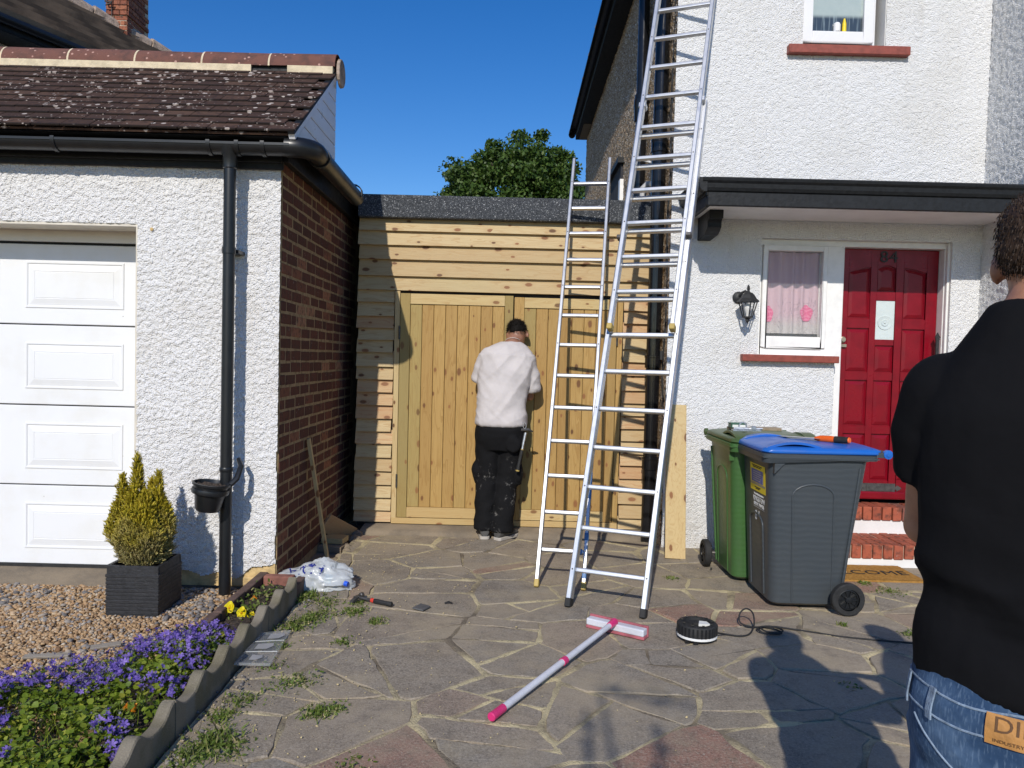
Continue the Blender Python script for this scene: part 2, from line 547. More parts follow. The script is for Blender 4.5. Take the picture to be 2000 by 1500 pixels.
# softwood; grain runs along `axis`
def wood(name, axis, base, dark, late, green, knots=1.0, rough=0.62):
    g = GM(name)
    k = {'X': (0, 2, 1), 'Z': (2, 0, 1)}[axis]
    def sc(along, across, thick):
        q = [0, 0, 0]
        q[k[0]], q[k[1]], q[k[2]] = along, across, thick
        return tuple(q)
    v = g.vec(g.pos(), (1, 1, 1), g.rnd())
    warp = g.noise(g.vec(v, sc(1.3, 9, 9)), 1.0, 3)
    rv = g.n('VectorMath', operation='ADD')
    g.set(rv.inputs[0], g.vec(v, sc(0.45, 11, 11)))
    g.set(rv.inputs[1], g.n('CombineXYZ', {k[1]: g.math('MULTIPLY', warp, 2.2)}).outputs[0])
    ring = g.noise(rv.outputs[0], 2.6, 2, 0.5)
    ringw = g.math('FRACT', g.math('MULTIPLY', ring, 7.0))
    lw = g.step(ringw, 0.55, 1.0)
    fib = g.noise(g.vec(v, sc(5, 190, 190)), 1.0, 3)
    tint = g.noise(g.vec(v, sc(0.7, 2, 2)), 1.0, 2)
    c = g.mix(g.math('MULTIPLY', lw, 0.75), base, late)
    c = g.mix(g.math('MULTIPLY', g.step(g.rnd(), 0.3, 1.0), 0.55), c, dark)
    c = g.mix(g.math('MULTIPLY', g.step(tint, 0.5, 0.75), 0.4), c, green)
    c = g.mix(g.math('MULTIPLY', g.step(fib, 0.45, 0.8), 0.4), c, dark)
    # knots
    sx_ = g.n('SeparateXYZ', {0: v})
    kv = g.n('CombineXYZ', {0: g.math('MULTIPLY', sx_.outputs[k[0]], 5.2), 1: g.math('MULTIPLY', sx_.outputs[k[1]], 10.0)}).outputs[0]
    kn = g.n('TexVoronoi', {'Vector': kv, 'Scale': 1.0}, voronoi_dimensions='2D')
    kd = g.math('ADD', kn.outputs['Distance'], g.math('MULTIPLY', g.math('SUBTRACT', g.noise(v, 60, 2), 0.5), 0.05))
    kc = g.n('SeparateColor', {0: kn.outputs['Color']})
    on = g.math('GREATER_THAN', kc.outputs[0], 0.50)
    sz = g.math('MULTIPLY_ADD', kc.outputs[1], 0.12, 0.05)
    core = g.math('MULTIPLY', g.step(g.math('DIVIDE', kd, sz), 1.25, 0.7), on)
    halo = g.math('MULTIPLY', g.step(g.math('DIVIDE', kd, sz), 3.0, 0.9), on)
    c = g.mix(g.math('MULTIPLY', halo, 0.38 * knots), c, late)
    c = g.mix(g.math('MULTIPLY', core, 0.92 * knots), c, g.mix(kc.outputs[2], (0.10, 0.042, 0.018), (0.26, 0.105, 0.04)))
    h = g.math('ADD', fib, g.math('MULTIPLY', ringw, 0.4))
    MAT[name] = g.out(c, rough, g.bump(h, 0.28, 0.002), Specular_IOR_Level=0.3)
wood('cladding_wood', 'X', (0.54, 0.415, 0.225), (0.38, 0.25, 0.115), (0.44, 0.285, 0.13), (0.43, 0.365, 0.19))
wood('cladding_wood_red', 'X', (0.53, 0.375, 0.20), (0.40, 0.20, 0.09), (0.45, 0.235, 0.105), (0.42, 0.33, 0.175))
wood('gate_wood', 'Z', (0.45, 0.285, 0.098), (0.29, 0.16, 0.048), (0.34, 0.195, 0.058), (0.34, 0.265, 0.105), 0.95)
wood('gate_wood_green', 'Z', (0.39, 0.285, 0.105), (0.28, 0.20, 0.07), (0.33, 0.22, 0.075), (0.30, 0.26, 0.12), 0.8)
wood('gate_rail_wood', 'X', (0.56, 0.42, 0.20), (0.46, 0.30, 0.12), (0.48, 0.32, 0.135), (0.47, 0.38, 0.18), 0.9)
wood('new_pine', 'Z', (0.56, 0.42, 0.21), (0.48, 0.34, 0.15), (0.47, 0.31, 0.135), (0.47, 0.40, 0.21), 1.0)
wood('old_plank', 'X', (0.33, 0.26, 0.18), (0.22, 0.16, 0.10), (0.25, 0.17, 0.10), (0.27, 0.22, 0.15), 0.6)
wood('grey_plank', 'X', (0.27, 0.24, 0.20), (0.16, 0.14, 0.12), (0.19, 0.16, 0.13), (0.24, 0.22, 0.19), 0.2)

# aluminium
g = GM('aluminium')
p = g.pos()
sm = g.noise(p, 14, 5)
c = g.mix(g.step(sm, 0.5, 0.8), (0.62, 0.63, 0.645), (0.44, 0.45, 0.465))
MAT['aluminium'] = g.out(c, g.math('MULTIPLY_ADD', sm, 0.3, 0.26), g.bump(g.noise(g.vec(p, (30, 30, 300)), 1.0, 3), 0.08, 0.001), Metallic=0.85)
plain('steel', (0.55, 0.55, 0.56), 0.35, 0.2, 30, 0.15, 160, 0.001, 0.9)
plain('galvanised', (0.50, 0.52, 0.54), 0.4, 0.3, 40, 0.2, 160, 0.001, 0.9)
plain('dark_steel', (0.10, 0.095, 0.09), 0.45, 0.3, 40, 0.2, 160, 0.001, 0.6)
plain('blue_tape', (0.06, 0.16, 0.34), 0.5)
plain('foot_yellow', (0.42, 0.30, 0.08), 0.6)
plain('cord_white', (0.62, 0.60, 0.56), 0.7)

# ground
g = GM('paving_stone')
p = g.pos()
v = g.vec(p, (1, 1, 1), g.rnd())
c = g.ramp(g.rnd(), [(0, (0.25, 0.216, 0.168)), (0.3, (0.305, 0.260, 0.202)), (0.6, (0.27, 0.242, 0.200)), (0.9, (0.33, 0.272, 0.206)), (0.925, (0.31, 0.20, 0.145)), (1.0, (0.32, 0.165, 0.12))])
c = g.mix(g.math('MULTIPLY', g.step(g.noise(v, 5, 5, 0.6), 0.4, 0.75), 0.55), c, (0.165, 0.132, 0.102))
agg = g.noise(p, 95, 6, 0.85)
c = g.mix(g.math('MULTIPLY', g.step(g.noise(v, 22, 4, 0.7), 0.45, 0.68), 0.5), c, (0.135, 0.112, 0.085))
c = g.mix(g.math('MULTIPLY', g.step(agg, 0.51, 0.63), 0.8), c, (0.42, 0.37, 0.30))
c = g.mix(g.math('MULTIPLY', g.step(agg, 0.48, 0.37), 0.8), c, (0.085, 0.072, 0.058))
c = g.mix(g.math('MULTIPLY', g.step(g.noise(p, 1.7, 6, 0.65), 0.48, 0.70), 0.5), c, (0.42, 0.345, 0.225))
c = g.mix(g.step(g.vor(p, 24), 0.055, 0.03), c, (0.55, 0.5, 0.42))
c = g.mix(g.math('MULTIPLY', g.step(g.noise(p, 0.9, 8, 0.75), 0.42, 0.62), 0.55), c, (0.40, 0.325, 0.225))
c = g.mix(g.math('MULTIPLY', g.step(g.noise(p, 3.3, 6, 0.7), 0.56, 0.70), 0.45), c, (0.13, 0.11, 0.092))
h = g.math('ADD', g.math('MULTIPLY', g.noise(v, 9, 5), 2.0), g.noise(p, 200, 3))
MAT['paving_stone'] = g.out(c, 0.85, g.bump(h, 0.45, 0.006), Specular_IOR_Level=0.3)
g = GM('joint_sand')
p = g.pos()
sd = g.step(g.noise(p, 2.1, 5, 0.6), 0.36, 0.58)
c = g.mix(sd, (0.20, 0.165, 0.12), (0.56, 0.475, 0.285))
c = g.mix(g.math('MULTIPLY', g.step(g.noise(p, 60, 4), 0.5, 0.75), 0.5), c, (0.12, 0.10, 0.075))
MAT['joint_sand'] = g.out(c, 0.95, g.bump(g.noise(p, 120, 4), 0.9, 0.008), Specular_IOR_Level=0.1)
plain('sand', (0.50, 0.40, 0.21), 0.95, 0.25, 30, 0.8, 200, 0.004)
plain('dust', (0.46, 0.41, 0.31), 0.95, 0.25, 30, 0.8, 200, 0.004)
g = GM('concrete')
p = g.pos()
c = g.mix(g.step(g.noise(p, 3, 6, 0.65), 0.35, 0.7), (0.27, 0.215, 0.15), (0.17, 0.14, 0.105))
c = g.mix(g.math('MULTIPLY', g.step(g.noise(p, 180, 3), 0.55, 0.75), 0.5), c, (0.36, 0.30, 0.23))
MAT['concrete'] = g.out(c, 0.9, g.bump(g.math('ADD', g.noise(p, 18, 5), g.math('MULTIPLY', g.noise(p, 200, 3), 0.3)), 0.5, 0.012), Specular_IOR_Level=0.2)
g = GM('edging_concrete')
p = g.pos()
c = g.mix(g.step(g.noise(p, 7, 5), 0.4, 0.7), (0.235, 0.205, 0.155), (0.165, 0.145, 0.095))
c = g.mix(g.math('MULTIPLY', g.step(g.noise(p, 220, 3), 0.55, 0.75), 0.5), c, (0.38, 0.34, 0.27))
MAT['edging_concrete'] = g.out(c, 0.95, g.bump(g.noise(p, 160, 4), 0.7, 0.004), Specular_IOR_Level=0.15)
plain('edging_brown', (0.105, 0.065, 0.050), 0.9, 0.3, 16, 0.5, 120, 0.004)
plain('edging_red', (0.24, 0.10, 0.072), 0.9, 0.25, 18, 0.5, 120, 0.004)
plain('soil', (0.050, 0.036, 0.026), 1.0, 0.5, 40, 1.0, 70, 0.02)
plain('tarmac', (0.06, 0.06, 0.06), 0.9, 0.2, 20, 0.6, 200, 0.004)
g = GM('gravel')
c = g.ramp(g.island(), [(0, (0.19, 0.105, 0.05)), (0.18, (0.34, 0.215, 0.105)), (0.4, (0.47, 0.32, 0.175)), (0.6, (0.40, 0.245, 0.125)), (0.78, (0.55, 0.42, 0.27)), (0.87, (0.27, 0.25, 0.23)), (0.94, (0.23, 0.22, 0.22)), (1, (0.62, 0.53, 0.40))])
c = g.mix(g.math('MULTIPLY', g.step(g.noise(g.pos(), 150, 3), 0.5, 0.75), 0.4), c, (0.18, 0.10, 0.05))
MAT['gravel'] = g.out(c, 0.7, g.bump(g.noise(g.pos(), 260, 3), 0.3, 0.002), Specular_IOR_Level=0.35)
g = GM('gravel_grey')
c = g.ramp(g.island(), [(0, (0.10, 0.09, 0.085)), (0.4, (0.20, 0.185, 0.175)), (0.8, (0.27, 0.24, 0.21)), (1, (0.36, 0.30, 0.24))])
MAT['gravel_grey'] = g.out(c, 0.8, g.bump(g.noise(g.pos(), 200, 3), 0.3, 0.002))
plain('gravel_bed', (0.26, 0.17, 0.09), 0.95, 0.3, 60, 0.9, 120, 0.01)

# plants
def leaf(name, stops, trans=0.25, rough=0.5):
    g = GM(name)
    c = g.ramp(g.island(), stops)
    MAT[name] = g.out(c, rough, None, Specular_IOR_Level=0.35)
    nt_ = g.t
    tr = nt_.nodes.new('ShaderNodeBsdfTranslucent')
    nt_.links.new(c, tr.inputs[0])
    mx = nt_.nodes.new('ShaderNodeMixShader')
    mx.inputs[0].default_value = trans
    nt_.links.new(g.b.outputs[0], mx.inputs[1])
    nt_.links.new(tr.outputs[0], mx.inputs[2])
    nt_.links.new(mx.outputs[0], nt_.nodes['Material Output'].inputs[0])
leaf('oak_leaf', [(0, (0.030, 0.066, 0.010)), (0.5, (0.058, 0.108, 0.018)), (0.85, (0.085, 0.14, 0.026)), (1, (0.115, 0.16, 0.035))], 0.2)
leaf('weed_leaf', [(0, (0.085, 0.14, 0.02)), (0.5, (0.14, 0.20, 0.035)), (0.85, (0.22, 0.26, 0.07)), (1, (0.42, 0.36, 0.17))], 0.3)
leaf('bell_leaf', [(0, (0.10, 0.165, 0.014)), (0.5, (0.18, 0.25, 0.022)), (0.85, (0.26, 0.32, 0.035)), (1, (0.36, 0.36, 0.05))], 0.3)
leaf('bell_petal', [(0, (0.12, 0.08, 0.34)), (0.5, (0.21, 0.135, 0.52)), (1, (0.34, 0.24, 0.66))], 0.3)
leaf('bell_faded', [(0, (0.14, 0.12, 0.24)), (0.6, (0.22, 0.20, 0.34)), (1, (0.27, 0.27, 0.26))], 0.2)
leaf('pansy_yellow', [(0, (0.78, 0.62, 0.01)), (1, (0.86, 0.76, 0.03))], 0.25)
leaf('pansy_orange', [(0, (0.75, 0.22, 0.01)), (0.6, (0.80, 0.32, 0.02)), (1, (0.75, 0.5, 0.2))], 0.25)
plain('bark', (0.10, 0.075, 0.05), 0.95, 0.3, 20, 0.8, 30, 0.02)
g = GM('thuja')
p = g.pos()
z = g.n('SeparateXYZ', {0: p}).outputs[2]
ns = g.noise(p, 8, 3)
lo = g.step(g.math('ADD', z, g.math('MULTIPLY', g.math('SUBTRACT', ns, 0.5), 0.5)), 0.56, 0.30)
gold = g.ramp(g.island(), [(0, (0.24, 0.22, 0.016)), (0.45, (0.44, 0.37, 0.022)), (0.8, (0.60, 0.47, 0.032)), (1, (0.62, 0.42, 0.06))])
pale = g.ramp(g.island(), [(0, (0.19, 0.175, 0.05)), (0.6, (0.37, 0.32, 0.12)), (1, (0.54, 0.43, 0.21))])
MAT['thuja'] = g.out(g.mix(lo, gold, pale), 0.6, None, Specular_IOR_Level=0.3)

# the red door, sills, window things
plain('door_red', (0.19, 0.002, 0.010), 0.3, 0.14, 8, 0.15, 50, 0.002, 0.0, 0.35)
plain('sill_red', (0.235, 0.050, 0.032), 0.55, 0.2, 26, 0.4, 70, 0.003)
g = GM('glass')
g.out((0.5, 0.52, 0.53), 0.04, None, Alpha=0.10, Specular_IOR_Level=0.5)
MAT['glass'] = g.m
g = GM('frosted_glass')
p = g.pos()
c = g.mix(g.noise(p, 7, 4), (0.52, 0.60, 0.60), (0.68, 0.74, 0.73))
MAT['frosted_glass'] = g.out(c, 0.22, g.bump(g.noise(p, 60, 3), 0.5, 0.004), Specular_IOR_Level=0.7)
g = GM('misted_glass')
p = g.pos()
run = g.noise(g.vec(p, (55, 55, 3)), 1.0, 4)
zz = g.n('SeparateXYZ', {0: p}).outputs[2]
msk = g.step(zz, 4.05, 4.09)
c = g.mix(msk, g.mix(g.step(run, 0.5, 0.7), (0.045, 0.06, 0.075), (0.20, 0.25, 0.27)), g.mix(g.noise(p, 12, 4), (0.34, 0.42, 0.41), (0.46, 0.52, 0.50)))
MAT['misted_glass'] = g.out(c, 0.14, None, Specular_IOR_Level=0.8)
g = GM('curtain')
p = g.pos()
zc = g.n('SeparateXYZ', {0: p}).outputs[2]
ln = g.step(g.math('ABSOLUTE', g.math('SUBTRACT', g.noise(p, 11, 2, 0.5, 1.2), 0.5)), 0.02, 0.006)
low = g.step(zc, 1.98, 1.92)
c = g.mix(g.step(zc, 1.70, 1.84), (0.53, 0.49, 0.47), (0.60, 0.42, 0.47))
c = g.mix(g.math('MULTIPLY', g.math('MULTIPLY', ln, low), 0.5), c, (0.16, 0.13, 0.14))
MAT['curtain'] = g.out(c, 0.9, g.bump(g.noise(p, 300, 2), 0.2, 0.001))
g = GM('rose')
p = g.obj()
wv = g.wave(g.vec(p, (1, 1, 1)), 15, 3.5, 2, 6, typ='RINGS')
MAT['rose'] = g.out(g.mix(wv, (0.70, 0.09, 0.24), (0.78, 0.22, 0.36)), 0.9)
plain('dark_room', (0.03, 0.03, 0.035), 0.9)
plain('brass', (0.42, 0.36, 0.26), 0.4, 0.2, 40, 0.2, 160, 0.001, 0.8)
plain('bulb', (0.75, 0.74, 0.70), 0.2)
g = GM('coir')
p = g.pos()
c = g.mix(g.step(g.noise(p, 45, 5), 0.35, 0.7), (0.50, 0.27, 0.075), (0.37, 0.19, 0.05))
MAT['coir'] = g.out(c, 1.0, g.bump(g.noise(p, 320, 4), 1.0, 0.006), Specular_IOR_Level=0.05)
plain('black_print', (0.02, 0.018, 0.016), 0.9)

# bins and site things
def moulded(name, col, rough):
    g = GM(name)
    p = g.pos()
    nz = g.noise(p, 6, 4)
    c = g.mix(g.step(nz, 0.4, 0.8), col, tuple(x * 0.82 + 0.012 for x in col))
    scr = g.math('MULTIPLY', g.step(g.noise(g.vec(p, (90, 90, 5)), 1.0, 3), 0.70, 0.76), g.step(g.noise(p, 4, 2), 0.5, 0.65))
    c = g.mix(g.math('MULTIPLY', scr, 0.35), c, (0.35, 0.35, 0.33))
    rip = g.wave(p, 9, 3.0, 2, 1.2, axis='Z')
    b = g.bump(rip, 0.10, 0.006)
    b = g.bump(g.noise(p, 300, 2), 0.12, 0.001, b)
    MAT[name] = g.out(c, g.math('MULTIPLY_ADD', nz, 0.2, rough), b)
moulded('bin_grey', (0.050, 0.060, 0.068), 0.34)
moulded('bin_green', (0.050, 0.130, 0.035), 0.24)
moulded('bin_lid_green', (0.062, 0.105, 0.035), 0.28)
moulded('bin_lid_blue', (0.012, 0.125, 0.50), 0.25)
plain('sticker_yellow', (0.80, 0.60, 0.02), 0.5, 0.08)
plain('sticker_blue', (0.10, 0.12, 0.36), 0.5, 0.1)
plain('print_white', (0.72, 0.72, 0.70), 0.6)
plain('orange_plastic', (0.85, 0.13, 0.012), 0.35)
plain('red_plastic', (0.62, 0.05, 0.03), 0.4)
plain('pink_plastic', (0.62, 0.028, 0.16), 0.42)
plain('pink_rubber', (0.36, 0.10, 0.12), 0.7, 0.3)
plain('pole_white', (0.60, 0.61, 0.66), 0.4, 0.1)
plain('box_green', (0.05, 0.13, 0.085), 0.4)
plain('paper_white', (0.72, 0.72, 0.68), 0.7)
plain('planter_black', (0.020, 0.020, 0.022), 0.55, 0.3, 30, 0.6, 90, 0.004)
plain('slate', (0.09, 0.09, 0.09), 0.75, 0.25)
g = GM('bag_plastic')
p = g.pos()
g.out((0.62, 0.65, 0.66), 0.28, g.bump(g.noise(p, 28, 4), 0.5, 0.008), Alpha=0.72, Specular_IOR_Level=0.6)
MAT['bag_plastic'] = g.m
plain('print_navy', (0.02, 0.03, 0.22), 0.5)
plain('cap_blue', (0.02, 0.10, 0.62), 0.4)
plain('cap_pale_blue', (0.16, 0.50, 0.72), 0.4)
g = GM('clear_plastic')
g.out((0.6, 0.62, 0.62), 0.10, None, Alpha=0.16, Specular_IOR_Level=0.8)
MAT['clear_plastic'] = g.m
plain('print_grey', (0.36, 0.36, 0.36), 0.4)

# people
def cloth(name, col, var, wr=0.3, scale=5.0, stains=None):
    g = GM(name)
    p = g.pos()
    nz = g.noise(p, scale, 5)
    c = g.mix(g.step(nz, 0.4, 0.7), col, tuple(x * (1 - var) for x in col))
    if stains:
        st = g.step(g.noise(p, 17, 6, 0.8), 0.555, 0.63)
        z_ = g.n('SeparateXYZ', {0: p}).outputs[2]
        st = g.math('MULTIPLY', g.math('MULTIPLY', st, g.step(z_, 0.72, 0.55)), g.step(g.noise(p, 5, 2), 0.44, 0.56))
        c = g.mix(g.math('MULTIPLY', st, 0.5), c, stains)
    b = g.bump(g.noise(p, 9, 3), wr, 0.02)
    b = g.bump(g.noise(p, 900, 2), 0.15, 0.001, b)
    MAT[name] = g.out(c, 0.9, b, Specular_IOR_Level=0.12)
cloth('white_cotton', (0.58, 0.54, 0.53), 0.12, 0.5, 7)
cloth('black_cotton', (0.0065, 0.0065, 0.0078), 0.2, 0.35, 6)
cloth('black_canvas', (0.010, 0.010, 0.011), 0.2, 0.5, 8, (0.28, 0.27, 0.25))
cloth('grey_cotton', (0.20, 0.21, 0.24), 0.1)
g = GM('denim')
p = g.pos()
c = g.mix(g.step(g.noise(p, 7, 5, 0.6), 0.35, 0.68), (0.028, 0.060, 0.125), (0.092, 0.155, 0.26))
c = g.mix(g.math('MULTIPLY', g.step(g.noise(g.vec(p, (260, 260, 40)), 1.0, 2), 0.5, 0.7), 0.3), c, (0.22, 0.31, 0.43))
b = g.bump(g.noise(p, 10, 4), 0.5, 0.02)
MAT['denim'] = g.out(c, 0.9, g.bump(g.wave(g.vec(p, (1, 1, 0.6)), 260, 0.5), 0.1, 0.001, b), Specular_IOR_Level=0.15)
plain('denim_seam', (0.20, 0.26, 0.34), 0.9, 0.3, 60, 0.6, 200, 0.003)
plain('leather_patch', (0.42, 0.20, 0.055), 0.6, 0.2, 30, 0.4, 120, 0.003)
plain('patch_print', (0.12, 0.055, 0.02), 0.7)
def skin(name, a, b_):
    g = GM(name)
    p = g.pos()
    c = g.mix(g.step(g.noise(p, 26, 4), 0.35, 0.7), a, b_)
    MAT[name] = g.out(c, 0.48, g.bump(g.noise(p, 240, 3), 0.25, 0.002), Subsurface_Weight=0.12, Subsurface_Scale=0.01, Subsurface_Radius=(1.0, 0.35, 0.2))
skin('skin_tan', (0.46, 0.22, 0.125), (0.38, 0.165, 0.09))
skin('skin_brown', (0.30, 0.145, 0.09), (0.25, 0.115, 0.07))
g = GM('hair')
c = g.ramp(g.island(), [(0, (0.020, 0.012, 0.008)), (0.6, (0.032, 0.019, 0.012)), (1, (0.050, 0.030, 0.019))])
MAT['hair'] = g.out(c, 0.55, g.bump(g.noise(g.vec(g.pos(), (160, 160, 40)), 1.0, 3), 0.6, 0.004), Specular_IOR_Level=0.2)
g = GM('hair_black')
MAT['hair_black'] = g.out(g.ramp(g.island(), [(0, (0.004, 0.004, 0.004)), (1, (0.014, 0.011, 0.009))]), 0.7, None, Specular_IOR_Level=0.12)
plain('shoe_grey', (0.07, 0.068, 0.065), 0.8, 0.2, 40, 0.4, 200, 0.002)
plain('shoe_sole', (0.38, 0.35, 0.31), 0.8, 0.2)
plain('eye_white', (0.7, 0.68, 0.66), 0.3)

def masked_sheet(name, mat, parent, o, a, b, step, amp, nrm, keep):
    ob = rough_sheet(name, mat, parent, o, a, b, step, amp, nrm)
    me = ob.data
    bm = bmesh.new()
    bm.from_mesh(me)
    la, lb = Vector(a).normalized(), Vector(b).normalized()
    oo = Vector(o)
    kill = []
    for f in bm.faces:
        c = f.calc_center_median() - oo
        if not keep(c.dot(la), c.dot(lb)):
            kill.append(f)
    bmesh.ops.delete(bm, geom=kill, context='FACES')
    bm.to_mesh(me)
    bm.free()
    return ob

# ------------------------------------------------------------------ sky-lit ground far around
g_ = MB().box(-60, 60, -40, 90, -0.30, -0.115)
struct(g_.build('ground', MAT['tarmac']))

# ------------------------------------------------------------------ the garage on the left
GY, GX = 4.60, -1.395
gar = thing('garage', 'white roughcast garage with white sectional door, brown tiled roof and bare brick flank', 'garage', (-2.6, 5.2, 0))
def gkeep(s_, t_):
    x, z = s_ - 5.0, t_ + 0.02
    if x < -2.25 and z < 2.168:
        return False
    lim = 0.07 + 0.05 * mnoise.noise((x * 7, z * 3, 1.0)) + max(0, (x + 1.62)) * 0.42 * (0.6 + mnoise.noise((x * 12, 3, 0)))
    edge = GX - 0.004 - 0.02 * max(0.0, mnoise.noise((z * 6, 2.2, 0))) * (1 if z < 1.15 else 0.2)
    return z > lim and x < edge
masked_sheet('front_wall', MAT['roughcast'], gar, (-5.0, GY, 0.02), (5.0 + GX, 0, 0), (0, 0, 2.53), 0.0062, 0.0120, (0, -1, 0), gkeep)
mb = MB()
mb.box(-2.25, GX - 0.012, GY + 0.012, GY + 0.3, 0, 2.60)
mb.box(-5, -2.25, GY + 0.012, GY + 0.3, 2.168, 2.60)
mb.build('wall_core', MAT['stone_corner'], gar)
mb = MB().box(-2.262, -2.246, GY + 0.002, GY + 0.28, 0.0, 2.168)
mb.box(-5, -2.262, GY + 0.004, GY + 0.2, 2.150, 2.166)
mb.build('door_reveal', MAT['beige_frame'], gar)
# flank: mortar with every brick set in it
side = MB().box(-1.62, GX - 0.0045, GY + 0.02, 8.4, -0.05, 2.60).build('side_wall', MAT['mortar'], gar)
bme = MB().box(-0.03, 0, -0.104, 0.104, -0.0305, 0.0305).mesh('brick', 0.004)
bme.materials.append(MAT['brick'])
half = MB().box(-0.03, 0, -0.0485, 0.0485, -0.0305, 0.0305).mesh('brick_half', 0.004)
half.materials.append(MAT['brick'])
for k in range(34):
    z = 0.02 + 0.075 * k + 0.0325
    y = GY + 0.024
    first = True
    while y < 6.55:
        hd = (first and k % 2 == 0) or (not first and R.random() < 0.13)
        first = False
        L = 0.102 if hd else 0.215
        inst('brick', half if hd else bme, side,
             Matrix.Translation((GX - 0.0005 * R.random() * 8, y + L / 2, z + R.uniform(-.002, .002))) @ Matrix.Rotation(R.uniform(-.012, .012), 4, 'X') @ Matrix.Rotation(R.uniform(-.012, .012), 4, 'Z'))
        y += L + 0.0105
# sectional door: four leaves with embossed panels
DY = 4.88
door = MB().box(-4.9, -2.20, DY + 0.02, DY + 0.06, 0.02, 2.09).build('garage_door', MAT['black_rubber'], gar)
for k in range(4):
    z0 = 0.032 + 0.511 * k
    mb = MB()
    xs = [(-3.094 - 0.7895 * j, -2.469 - 0.7895 * j) for j in range(3)]
    mb.box(-4.9, -2.2, DY + 0.0, DY + 0.03, z0, z0 + 0.503)
    sec = mb.build('door_section', MAT['door_white'], door, 0.004)
    for (xa, xb) in xs:
        za, zb = z0 + 0.10, z0 + 0.395
        mb = MB()
        def rct(m_, y):
            return [(xa + m_, y, za + m_), (xb - m_, y, za + m_), (xb - m_, y, zb - m_), (xa + m_, y, zb - m_)]
        rr = [rct(0, DY - 0.0005), rct(0.004, DY - 0.007), rct(0.012, DY - 0.007), rct(0.018, DY - 0.001), rct(0.060, DY - 0.009), rct(0.064, DY - 0.0062), rct(0.067, DY - 0.0088)]
        for i in range(6):
            for j in range(4):
                j2 = (j + 1) % 4
                mb.add([rr[i][j], rr[i][j2], rr[i + 1][j2], rr[i + 1][j]], [(0, 1, 2, 3)])
        mb.add(rr[6], [(0, 1, 2, 3)])
        mb.build('door_panel', MAT['door_white'], door)
MB().box(-4.9, -2.2, DY - 0.005, DY + 0.05, 2.085, 2.19).build('header_panel', MAT['white_upvc'], gar)
MB().box(-4.9, -2.2, DY - 0.012, DY + 0.03, 0.004, 0.030).build('door_seal', MAT['black_rubber'], gar)
MB().box(-1.75, GX, GY - 0.002, GY + 0.02, 0.0, 0.06).build('plinth_stone', MAT['stone_corner'], gar, 0.008)
# rust mark
MB().lathe([(0.011, 0), (0.004, 0.004)], (-2.165, GY - 0.008, 2.135), (0, -1, 0), 9).build('rust_spot', MAT['orange_plastic'] if False else MAT['stone_corner'], gar)
# eaves
mb = MB().box(-5, GX + 0.01, GY - 0.055, GY + 0.02, 2.535, 2.665)
mb.build('fascia', MAT['black_paint'], gar, 0.003)
MB().box(-5, GX + 0.012, GY - 0.032, GY - 0.004, 2.500, 2.555).build('fascia_trim', MAT['black_paint'], gar, 0.004)
mb = MB().box(GX, GX + 0.045, GY - 0.03, 8.0, 2.545, 2.72)
mb.build('side_fascia', MAT['black_paint'], gar, 0.003)
GZ, GYY, SX = 2.605, 4.455, -1.185
gut = MB()
gut.lathe([(0.056, 0), (0.056, 3.70)], (-5.0, GYY, GZ), (1, 0, 0), 14, False, (math.pi, 2 * math.pi), (0, 1, 0))
gut.lathe([(0.052, 0), (0.052, 3.70)], (-5.0, GYY, GZ + 0.001), (1, 0, 0), 14, False, (math.pi, 2 * math.pi), (0, 1, 0))
gut.box(-5, -1.30, GYY - 0.060, GYY - 0.051, GZ - 0.008, GZ + 0.006)
gut.box(-5, -1.30, GYY + 0.051, GYY + 0.060, GZ - 0.008, GZ + 0.006)
gutter = gut.build('gutter', MAT['black_pvc'], gar, smooth=True)
path = [(-1.33, GYY, GZ - 0.003)] + [(-1.30 + 0.115 * math.sin(a), GYY + 0.115 * (1 - math.cos(a)), GZ - 0.003) for a in [rad(15 * i) for i in range(0, 7)]] + [(SX, 4.62, GZ - 0.006)]
MB().tube(path, 0.058, 16).build('gutter_elbow', MAT['black_pvc'], gar, smooth=True)
MB().tube([(SX, 4.60, GZ - 0.008), (SX, 5.72, GZ - 0.03)], 0.055, 16).build('side_gutter', MAT['black_pvc'], gar, smooth=True)
def ringband(x, wd=0.022, r=0.063):
    b = MB().lathe([(0.056, -wd / 2), (r, -wd / 2), (r, wd / 2), (0.056, wd / 2)], (x, GYY, GZ), (1, 0, 0), 14, False, (math.pi * 0.93, 2.07 * math.pi), (0, 1, 0))
    b.build('gutter_bracket', MAT['black_pvc'], gutter, smooth=True)
for px in (113, 413, 468, 518):
    ringband(W(px, 283, GYY).x)
for (yy) in (4.66, 5.63):
    MB().lathe([(0.056, -0.02), (0.064, -0.02), (0.064, 0.02), (0.056, 0.02)], (SX, yy, GZ - 0.012), (0, 1, 0), 16, False).build('gutter_bracket', MAT['black_pvc'], gutter, smooth=True)
PX, PY = -1.655, 4.462
pipe = MB().tube([(PX, PY, 0.0), (PX, PY, 2.57)], 0.034, 18)
pipe.lathe([(0.037, 0.72), (0.039, 0.725), (0.039, 0.74), (0.037, 0.745)], (PX, PY, 0), n=18)
pipe = pipe.build('downpipe', MAT['black_pvc'], gar, smooth=True)
MB().lathe([(0.034, 2.47), (0.040, 2.475), (0.040, 2.54), (0.062, 2.575), (0.066, 2.61)], (PX, PY, 0), n=18).build('outlet', MAT['black_pvc'], pipe, smooth=True)
cl = MB().lathe([(0.034, 1.985), (0.039, 1.985), (0.039, 2.02), (0.034, 2.02)], (PX, PY, 0), n=18, cap=False)
cl.box(PX - 0.045, PX + 0.045, PY + 0.03, GY + 0.004, 1.992, 2.012)
cl.build('pipe_clip', MAT['black_pvc'], pipe, smooth=True)
